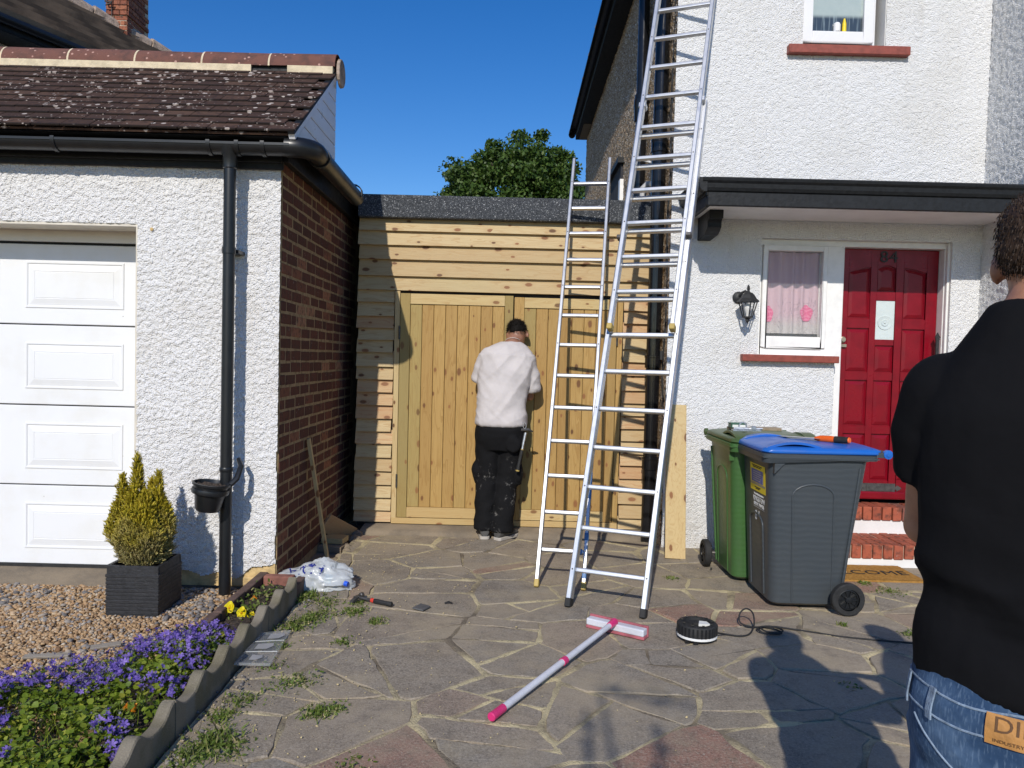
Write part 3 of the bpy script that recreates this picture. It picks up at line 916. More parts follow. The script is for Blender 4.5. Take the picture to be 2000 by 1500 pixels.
# roof: every tile a piece
E0, E1 = Vector((0, 4.395, 2.655)), Vector((0, 5.42, 3.375))
sl_ = (E1 - E0)
SLN = sl_.length
sdv = sl_.normalized()
snv = Vector((1, 0, 0)).cross(sdv)
MB().prism([(-5, E0.y + 0.01, E0.z - 0.01), (-5, E1.y, E1.z - 0.01), (-5, E1.y, 2.70), (-5, E0.y + 0.05, 2.64)], (5 - 1.30, 0, 0)).build('roof_deck', MAT['black_paint'], gar)
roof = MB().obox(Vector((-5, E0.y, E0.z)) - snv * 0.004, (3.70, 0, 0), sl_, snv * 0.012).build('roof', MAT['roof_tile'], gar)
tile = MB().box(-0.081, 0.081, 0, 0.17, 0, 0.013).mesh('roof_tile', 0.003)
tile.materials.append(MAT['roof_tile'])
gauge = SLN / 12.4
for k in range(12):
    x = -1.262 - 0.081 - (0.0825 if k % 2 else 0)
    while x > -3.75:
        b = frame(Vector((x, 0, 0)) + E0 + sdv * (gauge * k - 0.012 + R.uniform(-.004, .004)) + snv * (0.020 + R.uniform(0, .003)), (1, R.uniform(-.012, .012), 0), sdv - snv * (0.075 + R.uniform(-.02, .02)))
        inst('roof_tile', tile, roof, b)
        x -= 0.1655
bed, bed2 = MB(), MB()
n = 60
for i in range(n):
    xa, xb = -5 + 3.72 * i / n, -5 + 3.72 * (i + 1) / n
    if -1.88 < xa < -1.60:
        continue
    lo = 0.075 + 0.012 * mnoise.noise((i * 0.7, 0, 0))
    if xa > -1.9:
        lo *= 0.55
    hz_ = E1.z - 0.075 + 0.012 * mnoise.noise((i * 0.9, 3, 0)) + (0.035 if xa > -1.9 else 0)
    (bed if xa < -1.7 else bed2).box(xa, xb, E1.y - 0.104, E1.y, hz_, E1.z + 0.010)
bed.build('ridge_bedding', MAT['bedding'], gar)
MB().box(-5, -1.29, E1.y - 0.08, E1.y + 0.06, E1.z - 0.12, E1.z + 0.02).build('ridge_core', MAT['black_paint'], gar)
bed2.build('ridge_bedding', MAT['bedding'], gar)
rme = MB().lathe([(0.112, 0), (0.118, 0.002), (0.118, 0.448), (0.112, 0.45)], (0, 0, 0), (1, 0, 0), 14, False, (0, math.pi), (0, 1, 0)).mesh('ridge_tile', smooth=True)
rme.materials.append(MAT['ridge_tile'])
for k in range(8):
    inst('ridge_tile', rme, gar, Matrix.Translation((-1.255 - 0.459 * (k + 1), E1.y + 0.015, E1.z + 0.006 + R.uniform(-.003, .003))) @ Matrix.Rotation(R.uniform(-.01, .01), 4, 'Y'))
    if k:
        MB().lathe([(0.113, 0), (0.119, 0.0), (0.119, 0.012), (0.113, 0.012)], (-1.255 - 0.459 * k - 0.010, E1.y + 0.015, E1.z + 0.005), (1, 0, 0), 12, False, (0.5, math.pi), (0, 1, 0)).build('ridge_joint', MAT['bedding'], gar)
MB().lathe([(0.098, 0), (0.094, 0.022)], (-1.258, E1.y + 0.01, E1.z + 0.0), (1, 0, 0), 18).build('ridge_end', MAT['hip_tile'], gar, 0.004)
# white boarded cheek of the false pitch
vx = -1.272
y0, z0 = 4.47, 2.665
for k in range(7):
    za, zb = 2.668 + 0.1 * k, 2.668 + 0.1 * (k + 1) - 0.006
    def ya(z):
        return 4.425 + (z - 2.655) * (5.42 - 4.395) / 0.72
    zb = min(zb, 3.345)
    pts = [(vx, ya(za) + 0.03, za), (vx, 5.40, za), (vx, 5.40, zb), (vx, ya(zb) + 0.03, zb)]
    if ya(zb) + 0.03 >= 5.395:
        pts = pts[:3]
    MB().prism([Vector(q) for q in pts], (-0.02, 0, 0)).build('gable_board', MAT['white_upvc'], gar, 0.002)
MB().box(-1.31, -1.285, 4.47, 5.40, 2.62, 2.70).build('gable_core', MAT['black_paint'], gar)
MB().obox(Vector((-1.30, 4.405, 2.632)), (0.036, 0, 0), (0, 1.01, 0.70), (0, -0.022, 0.032)).build('barge_board', MAT['white_upvc'], gar, 0.002)
MB().obox(Vector((-1.30, 4.380, 2.655)), (0.038, 0, 0), (0, 1.02, 0.715), (0, -0.008, 0.012)).build('verge', MAT['black_paint'], gar)
MB().box(-5, -1.277, 5.45, 8.2, 2.66, 2.725).build('flat_roof', MAT['felt'], gar)

# ------------------------------------------------------------------ neighbour's house beyond the garage
nb = thing('house', 'neighbouring white house with old tiled hipped roof and brick chimney behind the garage', 'house', (-7, 11, 0))
u = Vector((0.40, 0.917, 0)).normalized()
nh = Vector((0.917, -0.40, 0))
wv = (-nh * math.cos(rad(42)) + Vector((0, 0, 1)) * math.sin(rad(42)))
pn = u.cross(wv).normalized()
if pn.z < 0:
    pn = -pn
P0 = W(-40, 14, 9.2)
def onplane(px, py):
    d = ray(px, py)
    o = Vector((0, 0, CAMZ))
    t = (P0 - o).dot(pn) / d.dot(pn)
    return o + d * t
eL, eR = P0 - u * 2.5, onplane(215, 117)
hT, hB = onplane(95, -14), onplane(305, 103)
hdir = (hT - hB).normalized()
hT2 = hB + hdir * 6
eR = hB + (u * ((eR - hB).dot(u)))
# hip foot on the eave line
t_ = (P0 - hB).dot(wv) / hdir.dot(wv)
hf = hB + hdir * t_
rows = 27
aB = (hB - hf).dot(wv)
uB = u * ((hB - hf).dot(u))
rm = MB()
Lw = 4.2
for k in range(rows):
    a0, a1 = Lw * k / rows, Lw * (k + 1) / rows
    def xr(a):
        q = hf + hdir * (a / hdir.dot(wv))
        return q if a > aB else q - u * max(0.0, (q - hB).dot(u))
    A, B = eL + wv * a0, xr(a0)
    D, Cc = eL + wv * (a1 + 0.01), xr(a1 + 0.01)
    rm.add([A + pn * 0.11, B + pn * 0.11, Cc + pn * 0.008, D + pn * 0.008, A - pn * 0.01, B - pn * 0.01], [(0, 1, 2, 3), (4, 5, 1, 0)])
stuff(rm.build('roof', MAT['old_roof'], nb))
hp = MB()
for k in range(14):
    a = hB - hdir * 0.3 + hdir * (0.46 * k)
    hp.tube([a + pn * 0.03, a + hdir * 0.44 + pn * 0.05], [0.115, 0.125], 10)
hp.build('hip_tile', MAT['hip_tile'], nb, smooth=True)
# second slope of the hip falls away behind
b2 = MB()
b2.add([hB - pn * 0.03, hB + hdir * 6 - pn * 0.03, hB + hdir * 6 + Vector((-2.0, 6, -1.0)), hB + Vector((-3.0, 7, 0.0))], [(0, 1, 2, 3)])
b2.build('back_slope', MAT['old_roof'], nb)
MB().tube([eL + nh * 0.06 - Vector((0, 0, .04)), hf + uB + nh * 0.06 - Vector((0, 0, .04))], 0.06, 12).build('gutter', MAT['black_pvc'], nb, smooth=True)
so_ = MB()
Lr = ((hf + uB) - eL).length
so_.obox(eL - Vector((0, 0, 0.16)) - nh * 0.02, u * Lr, nh * 0.03, Vector((0, 0, 0.14)))
so_.obox(eL - Vector((0, 0, 0.17)) - nh * 0.42, u * Lr, nh * 0.42, Vector((0, 0, 0.02)))
so_.build('eaves', MAT['black_paint'], nb)
o = eL - nh * 0.72 - Vector((0, 0, 0.17))
MB().obox(Vector((o.x, o.y, -0.1)), u * (Lr - 0.3), nh * 0.3, Vector((0, 0, o.z + 0.1))).build('wall', MAT['roughcast'], nb)
ccx, ccy = W(248, 50, 12.0).x, 12.0
chim = MB().box(ccx - 0.288, ccx - 0.008, ccy + 0.008, ccy + 0.70, 4.6, 7.6).build('chimney', MAT['mortar_pale'], nb)
cbm = MB().box(-0.1075, 0.1075, 0.0, 0.05, -0.0325, 0.0325).mesh('chimney_brick', 0.005)
cbm.materials.append(MAT['chimney_brick'])
cbh = MB().box(-0.051, 0.051, 0.0, 0.05, -0.0325, 0.0325).mesh('chimney_header', 0.005)
cbh.materials.append(MAT['chimney_brick'])
zb = W(248, 16, 12.0).z
for k in range(30):
    z = zb - 20 * 0.075 + k * 0.075
    ov = 0.022 if k in (19, 20, 21) else (0.008 if k > 21 else 0)
    fr = [(cbm, 0.1075), (cbh, 0.272)] if k % 2 else [(cbh, 0.051), (cbm, 0.215)]
    for me_, xx in fr:
        inst('brick', me_, chim, Matrix.Translation((ccx - 0.323 + xx + 0.004, ccy - ov, z)))
    y = ccy + (0.0 if k % 2 else -0.1)
    for j in range(4):
        yy = y + 0.1075 + j * 0.225
        L = cbm
        if yy + 0.11 > ccy + 0.74:
            continue
        if yy - 0.1 < ccy:
            inst('brick', cbh, chim, Matrix.Translation((ccx + ov, ccy + 0.06, z)) @ Matrix.Rotation(math.pi / 2, 4, 'Z'))
            continue
        inst('brick', L, chim, Matrix.Translation((ccx + ov, yy, z)) @ Matrix.Rotation(math.pi / 2, 4, 'Z'))
a = W(206, 3, 11.9)
MB().tube([a + Vector((0.1, 0, 0)), a, a + Vector((-.03, 0, .12))], 0.014, 6).tube([a + Vector((0.0, 0, -.05)), a + Vector((0.09, 0, -.02))], 0.012, 6).tube([W(219, 46, 11.95), W(218, 20, 11.95), W(219, -30, 11.95)], 0.008, 6).build('aerial_bracket', MAT['black_iron'], nb)

# ------------------------------------------------------------------ the house on the right
HY, HX = 5.85, 1.174
hs = thing('house', 'white roughcast house number 84 with red front door and black canopy', 'house', (3.0, 6.5, 0))
OX0, OX1, OXM, OZ, SZ = 1.866, 3.31, 2.45, 2.385, 1.50
WX0, WX1, WZ = 2.115, 2.735, 3.815
def hkeep(s_, t_):
    x, z = HX + s_, t_
    if OXM < x < OX1 and z < OZ:
        return False
    if OX0 < x <= OXM and SZ < z < OZ:
        return False
    if WX0 < x < WX1 and z > WZ:
        return False
    return True
masked_sheet('front_wall', MAT['roughcast_house'], hs, (HX, HY, 0.0), (3.53 - HX, 0, 0), (0, 0, 5.0), 0.0085, 0.0068, (0, -1, 0), hkeep)
mb = MB()
for q in ((HX + 0.01, OX0, 0, OZ), (OX1, 3.55, 0, OZ), (HX + 0.01, 3.55, OZ, WZ), (HX + 0.01, WX0, WZ, 5.2), (WX1, 3.55, WZ, 5.2), (OX0, OXM, 0, SZ)):
    mb.box(q[0], q[1], HY + 0.008, HY + 0.27, q[2], q[3])
mb.build('wall_core', MAT['white_plaster'], hs)
MB().box(HX + 0.02, 6.0, 6.35, 13.2, -0.1, 5.25).build('house_body', MAT['dark_room'], hs)
rough_sheet('side_wall', MAT['pebbledash'], hs, (HX, HY + 0.005, 0.0), (0, 7.4, 0), (0, 0, 5.25), 0.018, 0.016, (-1, 0, 0))
MB().box(HX + 0.008, HX + 0.10, HY + 0.02, 6.4, 0, 5.25).build('side_core', MAT['pebbledash'], hs)
# bay
rough_sheet('bay_side', MAT['roughcast_house'], hs, (3.53, 5.376, 0.0), (0, HY - 5.376, 0), (0, 0, 5.0), 0.011, 0.009, (-1, 0, 0))
rough_sheet('bay_front', MAT['roughcast_house'], hs, (3.53, 5.376, 0.0), (1.4, 0, 0), (0, 0, 5.0), 0.014, 0.009, (0, -1, 0))
MB().box(3.54, 5.2, 5.386, 6.3, 0, 5.2).build('bay_core', MAT['white_plaster'], hs)
MB().box(3.515, 4.6, 5.36, 5.38, 2.70, 2.80).build('bay_flashing', MAT['white_plaster'], hs, 0.004)
# eaves of the side wall
EX, EZ = 0.955, 5.225
ev = MB().box(EX + 0.03, HX + 0.03, 5.3, 13.3, EZ - 0.03, EZ)
ev.box(EX + 0.028, EX + 0.055, 5.3, 13.3, EZ - 0.02, EZ + 0.16)
ev.build('eaves', MAT['black_paint'], hs)
MB().box(EX + 0.09, HX - 0.01, 12.4, 13.28, EZ - 0.036, EZ - 0.031).build('bare_soffit', MAT['old_plank'], hs)
gt = MB().lathe([(0.058, 0), (0.058, 8.1)], (EX - 0.03, 5.25, EZ + 0.06), (0, 1, 0), 12, False, (math.pi, 2 * math.pi), (1, 0, 0))
gt.box(EX - 0.091, EX - 0.082, 5.25, 13.35, EZ + 0.055, EZ + 0.068)
gt.lathe([(0.058, 0), (0.058, 0.01)], (EX - 0.03, 13.34, EZ + 0.06), (0, 1, 0), 12, True)
gt = gt.build('eaves_gutter', MAT['black_pvc'], hs, smooth=True)
for k in range(9):
    MB().lathe([(0.058, -.015), (0.066, -.015), (0.066, .015), (0.058, .015)], (EX - 0.03, 6.6 + k * 0.82, EZ + 0.06), (0, 1, 0), 12, False, (math.pi * .95, 2.05 * math.pi), (1, 0, 0)).build('gutter_bracket', MAT['black_pvc'], gt, smooth=True)
rf = MB().add([(EX - 0.02, 5.2, EZ + 0.12), (EX - 0.02, 13.4, EZ + 0.12), (3.6, 11.2, EZ + 2.2), (3.6, 7.4, EZ + 2.2), (6.2, 5.2, EZ + 0.12), (6.2, 13.4, EZ + 0.12)],
              [(0, 1, 2, 3), (0, 3, 4), (3, 2, 5, 4), (1, 5, 2)])
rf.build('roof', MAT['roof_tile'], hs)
# side window: a narrow light with a black head
sw = MB().box(HX - 0.03, HX + 0.012, 8.55, 9.45, 2.2, 3.62).build('side_window', MAT['dark_room'], hs)
MB().box(HX - 0.075, HX + 0.0, 8.50, 9.5, 3.60, 3.66).build('window_head', MAT['black_paint'], sw)
MB().box(HX - 0.045, HX - 0.004, 8.50, 8.62, 2.2, 3.42).build('window_frame', MAT['white_paint'], sw)
# soil pipe near the corner and a rainwater stack further back
sp = MB().tube([(1.105, 6.05, 0.0), (1.105, 6.05, 5.1)], 0.055, 18)
for z in (0.62, 1.42, 3.1):
    sp.lathe([(0.055, z - 0.05), (0.064, z - 0.045), (0.064, z + 0.03), (0.068, z + 0.035), (0.068, z + 0.05), (0.055, z + 0.052)], (1.105, 6.05, 0), n=18, cap=False)
sp.build('soil_pipe', MAT['black_gloss'], hs, smooth=True)
MB().box(1.06, 1.19, 6.03, 6.07, 1.46, 1.49).box(1.15, 1.19, 6.0, 6.1, 1.44, 1.51).build('pipe_bracket', MAT['black_iron'], hs)
zs = W(1237, 208, 7.0).z
rp = MB().tube([(1.105, 7.0, 2.3), (1.105, 7.0, 5.1)], 0.050, 18)
rp.lathe([(0.05, zs - 0.14), (0.064, zs - 0.13), (0.066, zs - 0.02), (0.070, zs), (0.070, zs + 0.06), (0.064, zs + 0.065), (0.064, zs + 0.10), (0.05, zs + 0.11)], (1.105, 7.0, 0), n=18, cap=False)
rp.build('rainwater_pipe', MAT['black_gloss'], hs, smooth=True)
wp = W(1256, 372, 6.45)
MB().tube([(HX, 6.45, wp.z + 0.05), (wp.x + 0.03, 6.45, wp.z + 0.05), (wp.x, 6.45, wp.z + 0.02), (wp.x, 6.45, wp.z - 0.2)], 0.028, 12).build('waste_pipe', MAT['grey_plastic'], hs, smooth=True)
wq = W(1240, 311, 6.7)
MB().tube([(HX + 0.02, 6.72, wq.z - 0.03), (HX - 0.18, 6.70, wq.z + 0.02)], 0.011, 8).build('overflow_pipe', MAT['white_upvc'], hs, smooth=True)
cb = MB()
pts = [Vector((HX - 0.012 - 0.008 * math.sin(i), 5.90 + 0.05 * mnoise.noise((i * .5, 0, 0)), 0.2 + i * 0.16)) for i in range(30)]
cb.tube(pts, 0.006, 6)
cb.build('cable', MAT['black_rubber'], hs)
# upstairs window
uw = MB()
uw.box(WX0, WX0 + 0.035, HY + 0.06, HY + 0.13, WZ, 5.2).box(WX1 - 0.085, WX1 - 0.05, HY + 0.06, HY + 0.13, WZ, 5.2).box(WX0 + 0.035, WX1 - 0.085, HY + 0.06, HY + 0.13, WZ, WZ + 0.045)
uw = uw.build('upper_window', MAT['white_upvc'], hs, 0.004)
sa = MB()
a0, a1, b0 = WX0 + 0.006, WX1 - 0.072, WZ + 0.05
for (q0, q1, r0_, r1_) in ((a0, a0 + 0.078, b0, 5.2), (a1 - 0.078, a1, b0, 5.2), (a0 + 0.078, a1 - 0.078, b0, b0 + 0.085)):
    sa.box(q0, q1, HY + 0.028, HY + 0.09, r0_, r1_)
sa.build('sash', MAT['white_upvc'], uw, 0.008, 2)
MB().box(a0 + 0.07, a1 - 0.07, HY + 0.062, HY + 0.07, b0 + 0.08, 5.2).build('pane', MAT['misted_glass'], uw)
x_ = W(1639, 76, HY).x
MB().lathe([(0.026, 0), (0.026, 0.05), (0.02, 0.065), (0.008, 0.072)], (x_, HY + 0.050, b0 + 0.086), n=12).build('bottle', MAT['white_upvc'], uw, smooth=True)
MB().lathe([(0.016, 0), (0.015, 0.06), (0.006, 0.10)], (x_ + 0.055, HY + 0.050, b0 + 0.086), n=12).build('bottle', MAT['sticker_yellow'], uw, smooth=True)
MB().box(WX0 - 0.115, WX1 + 0.17, HY - 0.055, HY + 0.05, WZ - 0.065, WZ).build('sill', MAT['sill_red'], uw, 0.004)
# canopy
CX0 = 1.285
cn = MB().prism([(CX0, 5.26, 2.655), (CX0, 5.26, 2.565), (CX0, HY + 0.02, 2.58), (CX0, HY + 0.02, 2.70)], (3.6, 0, 0)).build('canopy', MAT['black_paint'], hs)
prof = [(5.262, 2.676), (5.222, 2.678), (5.214, 2.670), (5.218, 2.655), (5.232, 2.640), (5.236, 2.612), (5.246, 2.592), (5.268, 2.582), (5.285, 2.582), (5.285, 2.676)]
MB().prism([(CX0 - 0.03, y, z) for y, z in prof], (3.7, 0, 0)).build('canopy_gutter', MAT['black_paint'], cn)
prof2 = [(CX0 + (y - 5.285), z) for y, z in prof]
MB().prism([(x, 5.225, z) for x, z in prof2], (0, HY - 5.205, 0)).build('canopy_return', MAT['black_paint'], cn)
MB().box(CX0 + 0.012, 4.9, 5.252, 5.285, 2.493, 2.585).build('fascia', MAT['black_paint'], cn, 0.004)
MB().box(CX0 + 0.008, CX0 + 0.035, 5.285, HY, 2.49, 2.585).build('side_fascia', MAT['black_paint'], cn, 0.004)
MB().box(CX0 + 0.03, 4.9, 5.285, HY - 0.002, 2.515, 2.53).build('soffit', MAT['white_plaster'], cn)
MB().box(CX0 + 0.03, 3.5, 5.235, 5.28, 2.677, 2.683).build('lead_flashing', MAT['black_paint'], cn)
bp = [(1.375, 5.50, 2.515), (1.375, 5.50, 2.455), (1.375, 5.53, 2.450), (1.375, 5.545, 2.435), (1.375, 5.545, 2.40), (1.375, 5.585, 2.375), (1.375, 5.63, 2.355), (1.375, HY, 2.345), (1.375, HY, 2.515)]
MB().prism([Vector(q) for q in bp], (0.10, 0, 0)).build('corbel', MAT['black_paint'], cn, 0.004)
# door screen: one white frame holds the sidelight and the door
fr = MB()
FY = 5.915
DX0, DX1, DZ0, DZ1 = 2.528, 3.288, 0.392, 2.335
fr.box(OX0, OX1, FY, FY + 0.10, DZ1 + 0.004, OZ)                       # head
fr.box(OX0, OX0 + 0.03, FY, FY + 0.10, SZ, DZ1 + 0.004)
fr.box(2.395, DX0 - 0.003, FY, FY + 0.10, 0.36, DZ1 + 0.004)
fr.box(DX1 + 0.003, OX1, FY, FY + 0.10, 0.36, DZ1 + 0.004)
fr.box(OX0 + 0.03, 2.395, FY, FY + 0.10, SZ, SZ + 0.055)
fr.box(3.296, 3.318, FY - 0.035, FY + 0.01, 0.36, OZ - 0.004)
fr = fr.build('door_frame', MAT['white_paint'], hs, 0.004)
# sidelight
sx0, sx1, sz0, sz1 = OX0 + 0.032, 2.393, SZ + 0.057, DZ1 + 0.002
sd_ = MB()
for q in ((sx0, sx0 + 0.036, sz0, sz1), (sx1 - 0.036, sx1, sz0, sz1), (sx0 + 0.036, sx1 - 0.036, sz1 - 0.042, sz1), (sx0 + 0.036, sx1 - 0.036, sz0, sz0 + 0.085)):
    sd_.box(q[0], q[1], FY - 0.018, FY + 0.05, q[2], q[3])
sl2 = sd_.build('sidelight', MAT['white_paint'], hs, 0.005)
gx0, gx1, gz0, gz1 = sx0 + 0.033, sx1 - 0.033, sz0 + 0.08, sz1 - 0.045
MB().box(gx0, gx1, FY + 0.012, FY + 0.016, gz0, gz1).build('pane', MAT['glass'], sl2)
# pleated net with roses
nx, nz_ = 90, 30
V, F = [], []
def fold(x, z):
    a = (x - gx0) / (gx1 - gx0)
    return FY + 0.062 - 0.030 * (0.5 + 0.5 * math.sin(a * 29 + 0.8 * math.sin(a * 9 + 1) + 0.25 * math.sin(z * 4))) ** 1.6
for j in range(nz_ + 1):
    for i in range(nx + 1):
        x = gx0 + (gx1 - gx0) * i / nx
        z = gz0 + 0.03 + (gz1 - gz0 - 0.03) * j / nz_
        V.append((x, fold(x, z), z))
for j in range(nz_):
    for i in range(nx):
        q = j * (nx + 1) + i
        F.append((q, q + 1, q + nx + 2, q + nx + 1))
cu_ = MB().add(V, F).build('curtain', MAT['curtain'], sl2, smooth=True, ang=80)
for (px, py, rx, rz) in ((1502, 613, 0.038, 0.062), (1575, 612, 0.048, 0.064)):
    c0 = W(px, py, FY + 0.03)
    V, F = [], []
    K, Q = 7, 24
    for i in range(K + 1):
        for k in range(Q):
            an = 2 * math.pi * k / Q
            rr = i / K * (1 + 0.06 * math.sin(an * 5) * (i == K))
            x, z = c0.x + rx * rr * math.cos(an), c0.z + rz * rr * math.sin(an)
            x = min(max(x, gx0 + 0.002), gx1 - 0.002)
            V.append((x, fold(x, z) - 0.008, z))
    for i in range(K):
        for k in range(Q):
            F.append((i * Q + k, i * Q + (k + 1) % Q, (i + 1) * Q + (k + 1) % Q, (i + 1) * Q + k))
    ro = MB().add([Vector(q) - c0 for q in V], F).build('rose_print', MAT['rose'], sl2, smooth=True, ang=80)
    ro.location = c0
MB().box(gx0 - 0.02, gx1 + 0.02, FY + 0.12, FY + 0.13, gz0 - 0.05, gz1 + 0.05).build('room_shade', MAT['dark_room'], sl2)
MB().box(OX0 - 0.135, 2.46, HY - 0.065, HY + 0.075, SZ - 0.055, SZ - 0.002).build('sill', MAT['sill_red'], sl2, 0.006, 2)
# the red door
DYF = 5.99
dw, dh = DX1 - DX0, DZ1 - DZ0
dr = MB().box(DX0, DX1, DYF + 0.014, DYF + 0.05, DZ0, DZ1)
cols = [(0.085, 0.315), (0.378, 0.572), (0.650, 0.885)]
rows_ = {0: [(0.072, 0.275), (0.315, 0.490), (0.523, 0.705), (0.738, 0.925)],
         1: [(0.062, 0.167), (0.203, 0.358), (0.382, 0.490), (0.523, 0.705), (0.738, 0.925)],
         2: [(0.072, 0.275), (0.315, 0.490), (0.523, 0.705), (0.738, 0.925)]}
edges = [0.0] + [q for c in cols for q in c] + [1.0]
def DXF(a):
    return DX0 + dw * a
def DZF(v):
    return DZ1 - dh * v
for i in range(0, len(edges), 2):
    dr.box(DXF(edges[i]), DXF(edges[i + 1]), DYF, DYF + 0.014, DZ0, DZ1)
for ci, c in enumerate(cols):
    pv = 0.0
    for (va, vb) in rows_[ci] + [(1.0, 1.0)]:
        dr.box(DXF(c[0]), DXF(c[1]), DYF, DYF + 0.014, DZF(va), DZF(pv))
        pv = vb
fd = dr.build('front_door', MAT['door_red'], hs, 0.0025)
for ci, c in enumerate(cols):
    for ri, (va, vb) in enumerate(rows_[ci]):
        xa, xb, za, zb = DXF(c[0]) + 0.004, DXF(c[1]) - 0.004, DZF(vb) + 0.004, DZF(va) - 0.004
        if ci == 1 and ri == 1:
            gp = MB().box(xa - 0.004, xb + 0.004, DYF + 0.006, DYF + 0.012, za - 0.004, zb + 0.004)
            cx, cz = (xa + xb) / 2, (za + zb) / 2 - 0.02
            gp.lathe([(0.058, 0), (0.054, 0.006), (0.030, 0.003), (0.024, 0.008), (0.010, 0.006), (0.006, 0.012), (0.001, 0.013)], (cx, DYF + 0.006, cz), (0, -1, 0), 24)
            gp.build('bullseye_pane', MAT['frosted_glass'], fd, smooth=True)
            continue
        arch = ri == 0
        def outl(m_):
            pts = [(xa + m_, za + m_), (xb - m_, za + m_)]
            if arch:
                n_ = 8
                for k in range(n_ + 1):
                    t = k / n_
                    x = (xb - m_) * (1 - t) + (xa + m_) * t
                    if ci == 1:
                        zz = zb - 0.022 + 0.022 * math.sin(math.pi * t)
                    else:
                        s2 = (x - xa) / (xb - xa)
                        s2 = s2 if ci == 0 else 1 - s2
                        zz = zb - 0.034 + 0.034 * math.sin(s2 * math.pi / 2)
                    pts.append((x, zz - m_))
            else:
                pts += [(xb - m_, zb - m_), (xa + m_, zb - m_)]
            return pts
        mb = MB()
        rr = [[(x, DYF + 0.013, z) for x, z in outl(0.004)], [(x, DYF + 0.011, z) for x, z in outl(0.006)], [(x, DYF + 0.002, z) for x, z in outl(0.030)]]
        n_ = len(rr[0])
        for i in range(2):
            for j in range(n_):
                mb.add([rr[i][j], rr[i][(j + 1) % n_], rr[i + 1][(j + 1) % n_], rr[i + 1][j]], [(0, 1, 2, 3)])
        mb.add(rr[2], [tuple(range(n_))])
        mb.build('door_panel', MAT['door_red'], fd)
        if arch:   # spandrel above the arched head
            top = [(x, DYF + 0.001, z + 0.004) for x, z in outl(0.0)[2:]]
            MB().prism([Vector(q) for q in [(xb + 0.004, DYF + 0.001, zb + 0.006), (xa - 0.004, DYF + 0.001, zb + 0.006)] + top[::-1]], (0, 0.013, 0)).build('spandrel', MAT['door_red'], fd)
text('house_number', '84', MAT['black_iron'], fd, frame((DXF(0.485), DYF - 0.004, DZF(0.050)), (1, 0, 0), (0, 0, 1)), 0.125, 0.004, 1.12, 1.05)
lk = MB().lathe([(0.024, 0), (0.024, 0.012), (0.017, 0.016), (0.017, 0.024), (0.004, 0.024)], (DXF(0.045), DYF, DZF(0.362)), (0, -1, 0), 20)
lk.box(DXF(0.045) - 0.018, DXF(0.045) + 0.025, DYF - 0.022, DYF, DZF(0.362) - 0.058, DZF(0.362) - 0.036)
lk.build('door_lock', MAT['brass'], fd, smooth=True)
MB().lathe([(0.007, 0), (0.007, 0.008)], (DXF(-0.004) + 0.02, DYF, DZF(0.64)), (0, -1, 0), 10).build('keyhole', MAT['brass'], fd)
lx0, lx1, lz = DXF(0.30), DXF(0.645), DZF(0.955)
lb = MB().box(lx0, lx1, DYF - 0.006, DYF, lz - 0.036, lz + 0.036)
lb.box(lx0 + 0.035, lx1 - 0.022, DYF - 0.011, DYF - 0.006, lz - 0.022, lz + 0.022)
for sgn, xx in ((1, lx1), (-1, lx0)):
    lb.prism([Vector((xx + sgn * a, DYF - 0.006, lz + b)) for a, b in ((0, -0.012), (0.010, -0.012), (0.012, -0.028), (0.022, -0.018), (0.030, -0.016), (0.052, 0), (0.030, 0.016), (0.022, 0.018), (0.012, 0.028), (0.010, 0.012), (0, 0.012))], (0, 0.006, 0))
lb.build('letter_plate', MAT['dark_steel'], fd, 0.001)
MB().box(DX0, DX1, DYF - 0.022, DYF, DZ0, DZ0 + 0.060).build('weather_bar', MAT['door_red'], fd, 0.010, 2)
bz = W(1830, 664, FY)
MB().prism([Vector((bz.x + a, FY - 0.012, bz.z + b)) for a, b in ((-.012, -.16), (.012, -.16), (.012, 0.0), (.018, .004), (.012, .016), (.022, .018), (.010, .036), (0, .056), (-.010, .036), (-.022, .018), (-.012, .016), (-.018, .004), (-.012, 0.0))], (0, 0.012, 0)).build('bell_plate', MAT['black_iron'], hs)
# steps of bricks on edge
st = MB()
st.box(2.05, 3.50, 5.83, 6.06, 0.0, 0.352).box(2.05, 3.50, 5.84, HY + 0.0, 0.0, 0.252)
st.box(2.05, 3.50, 5.435, 5.83, 0.0, 0.152)
st = st.build('steps', MAT['mortar_pale'], hs)
MB().box(2.06, 3.51, 5.815, 5.83, 0.155, 0.258).box(2.06, 3.51, 5.425, 5.436, 0.0, 0.062).build('riser', MAT['white_plaster'], st)
sb = MB().box(-0.033, 0.033, -0.11, 0.11, -0.051, 0.051).mesh('step_brick', 0.006, 2)
sb.materials.append(MAT['step_brick'])
for (y0_, zt) in ((5.80, 0.360), (5.415, 0.162), (5.637, 0.160)):
    x = 2.10 + (0.02 if y0_ > 5.7 else 0.0)
    while x < 3.49:
        if not (y0_ > 5.7 and x < 2.4):
            inst('brick', sb, st, Matrix.Translation((x, y0_ + 0.11, zt - 0.051 + R.uniform(-.003, .003))) @ Matrix.Rotation(R.uniform(-.02, .02), 4, 'Z'))
        x += 0.0755

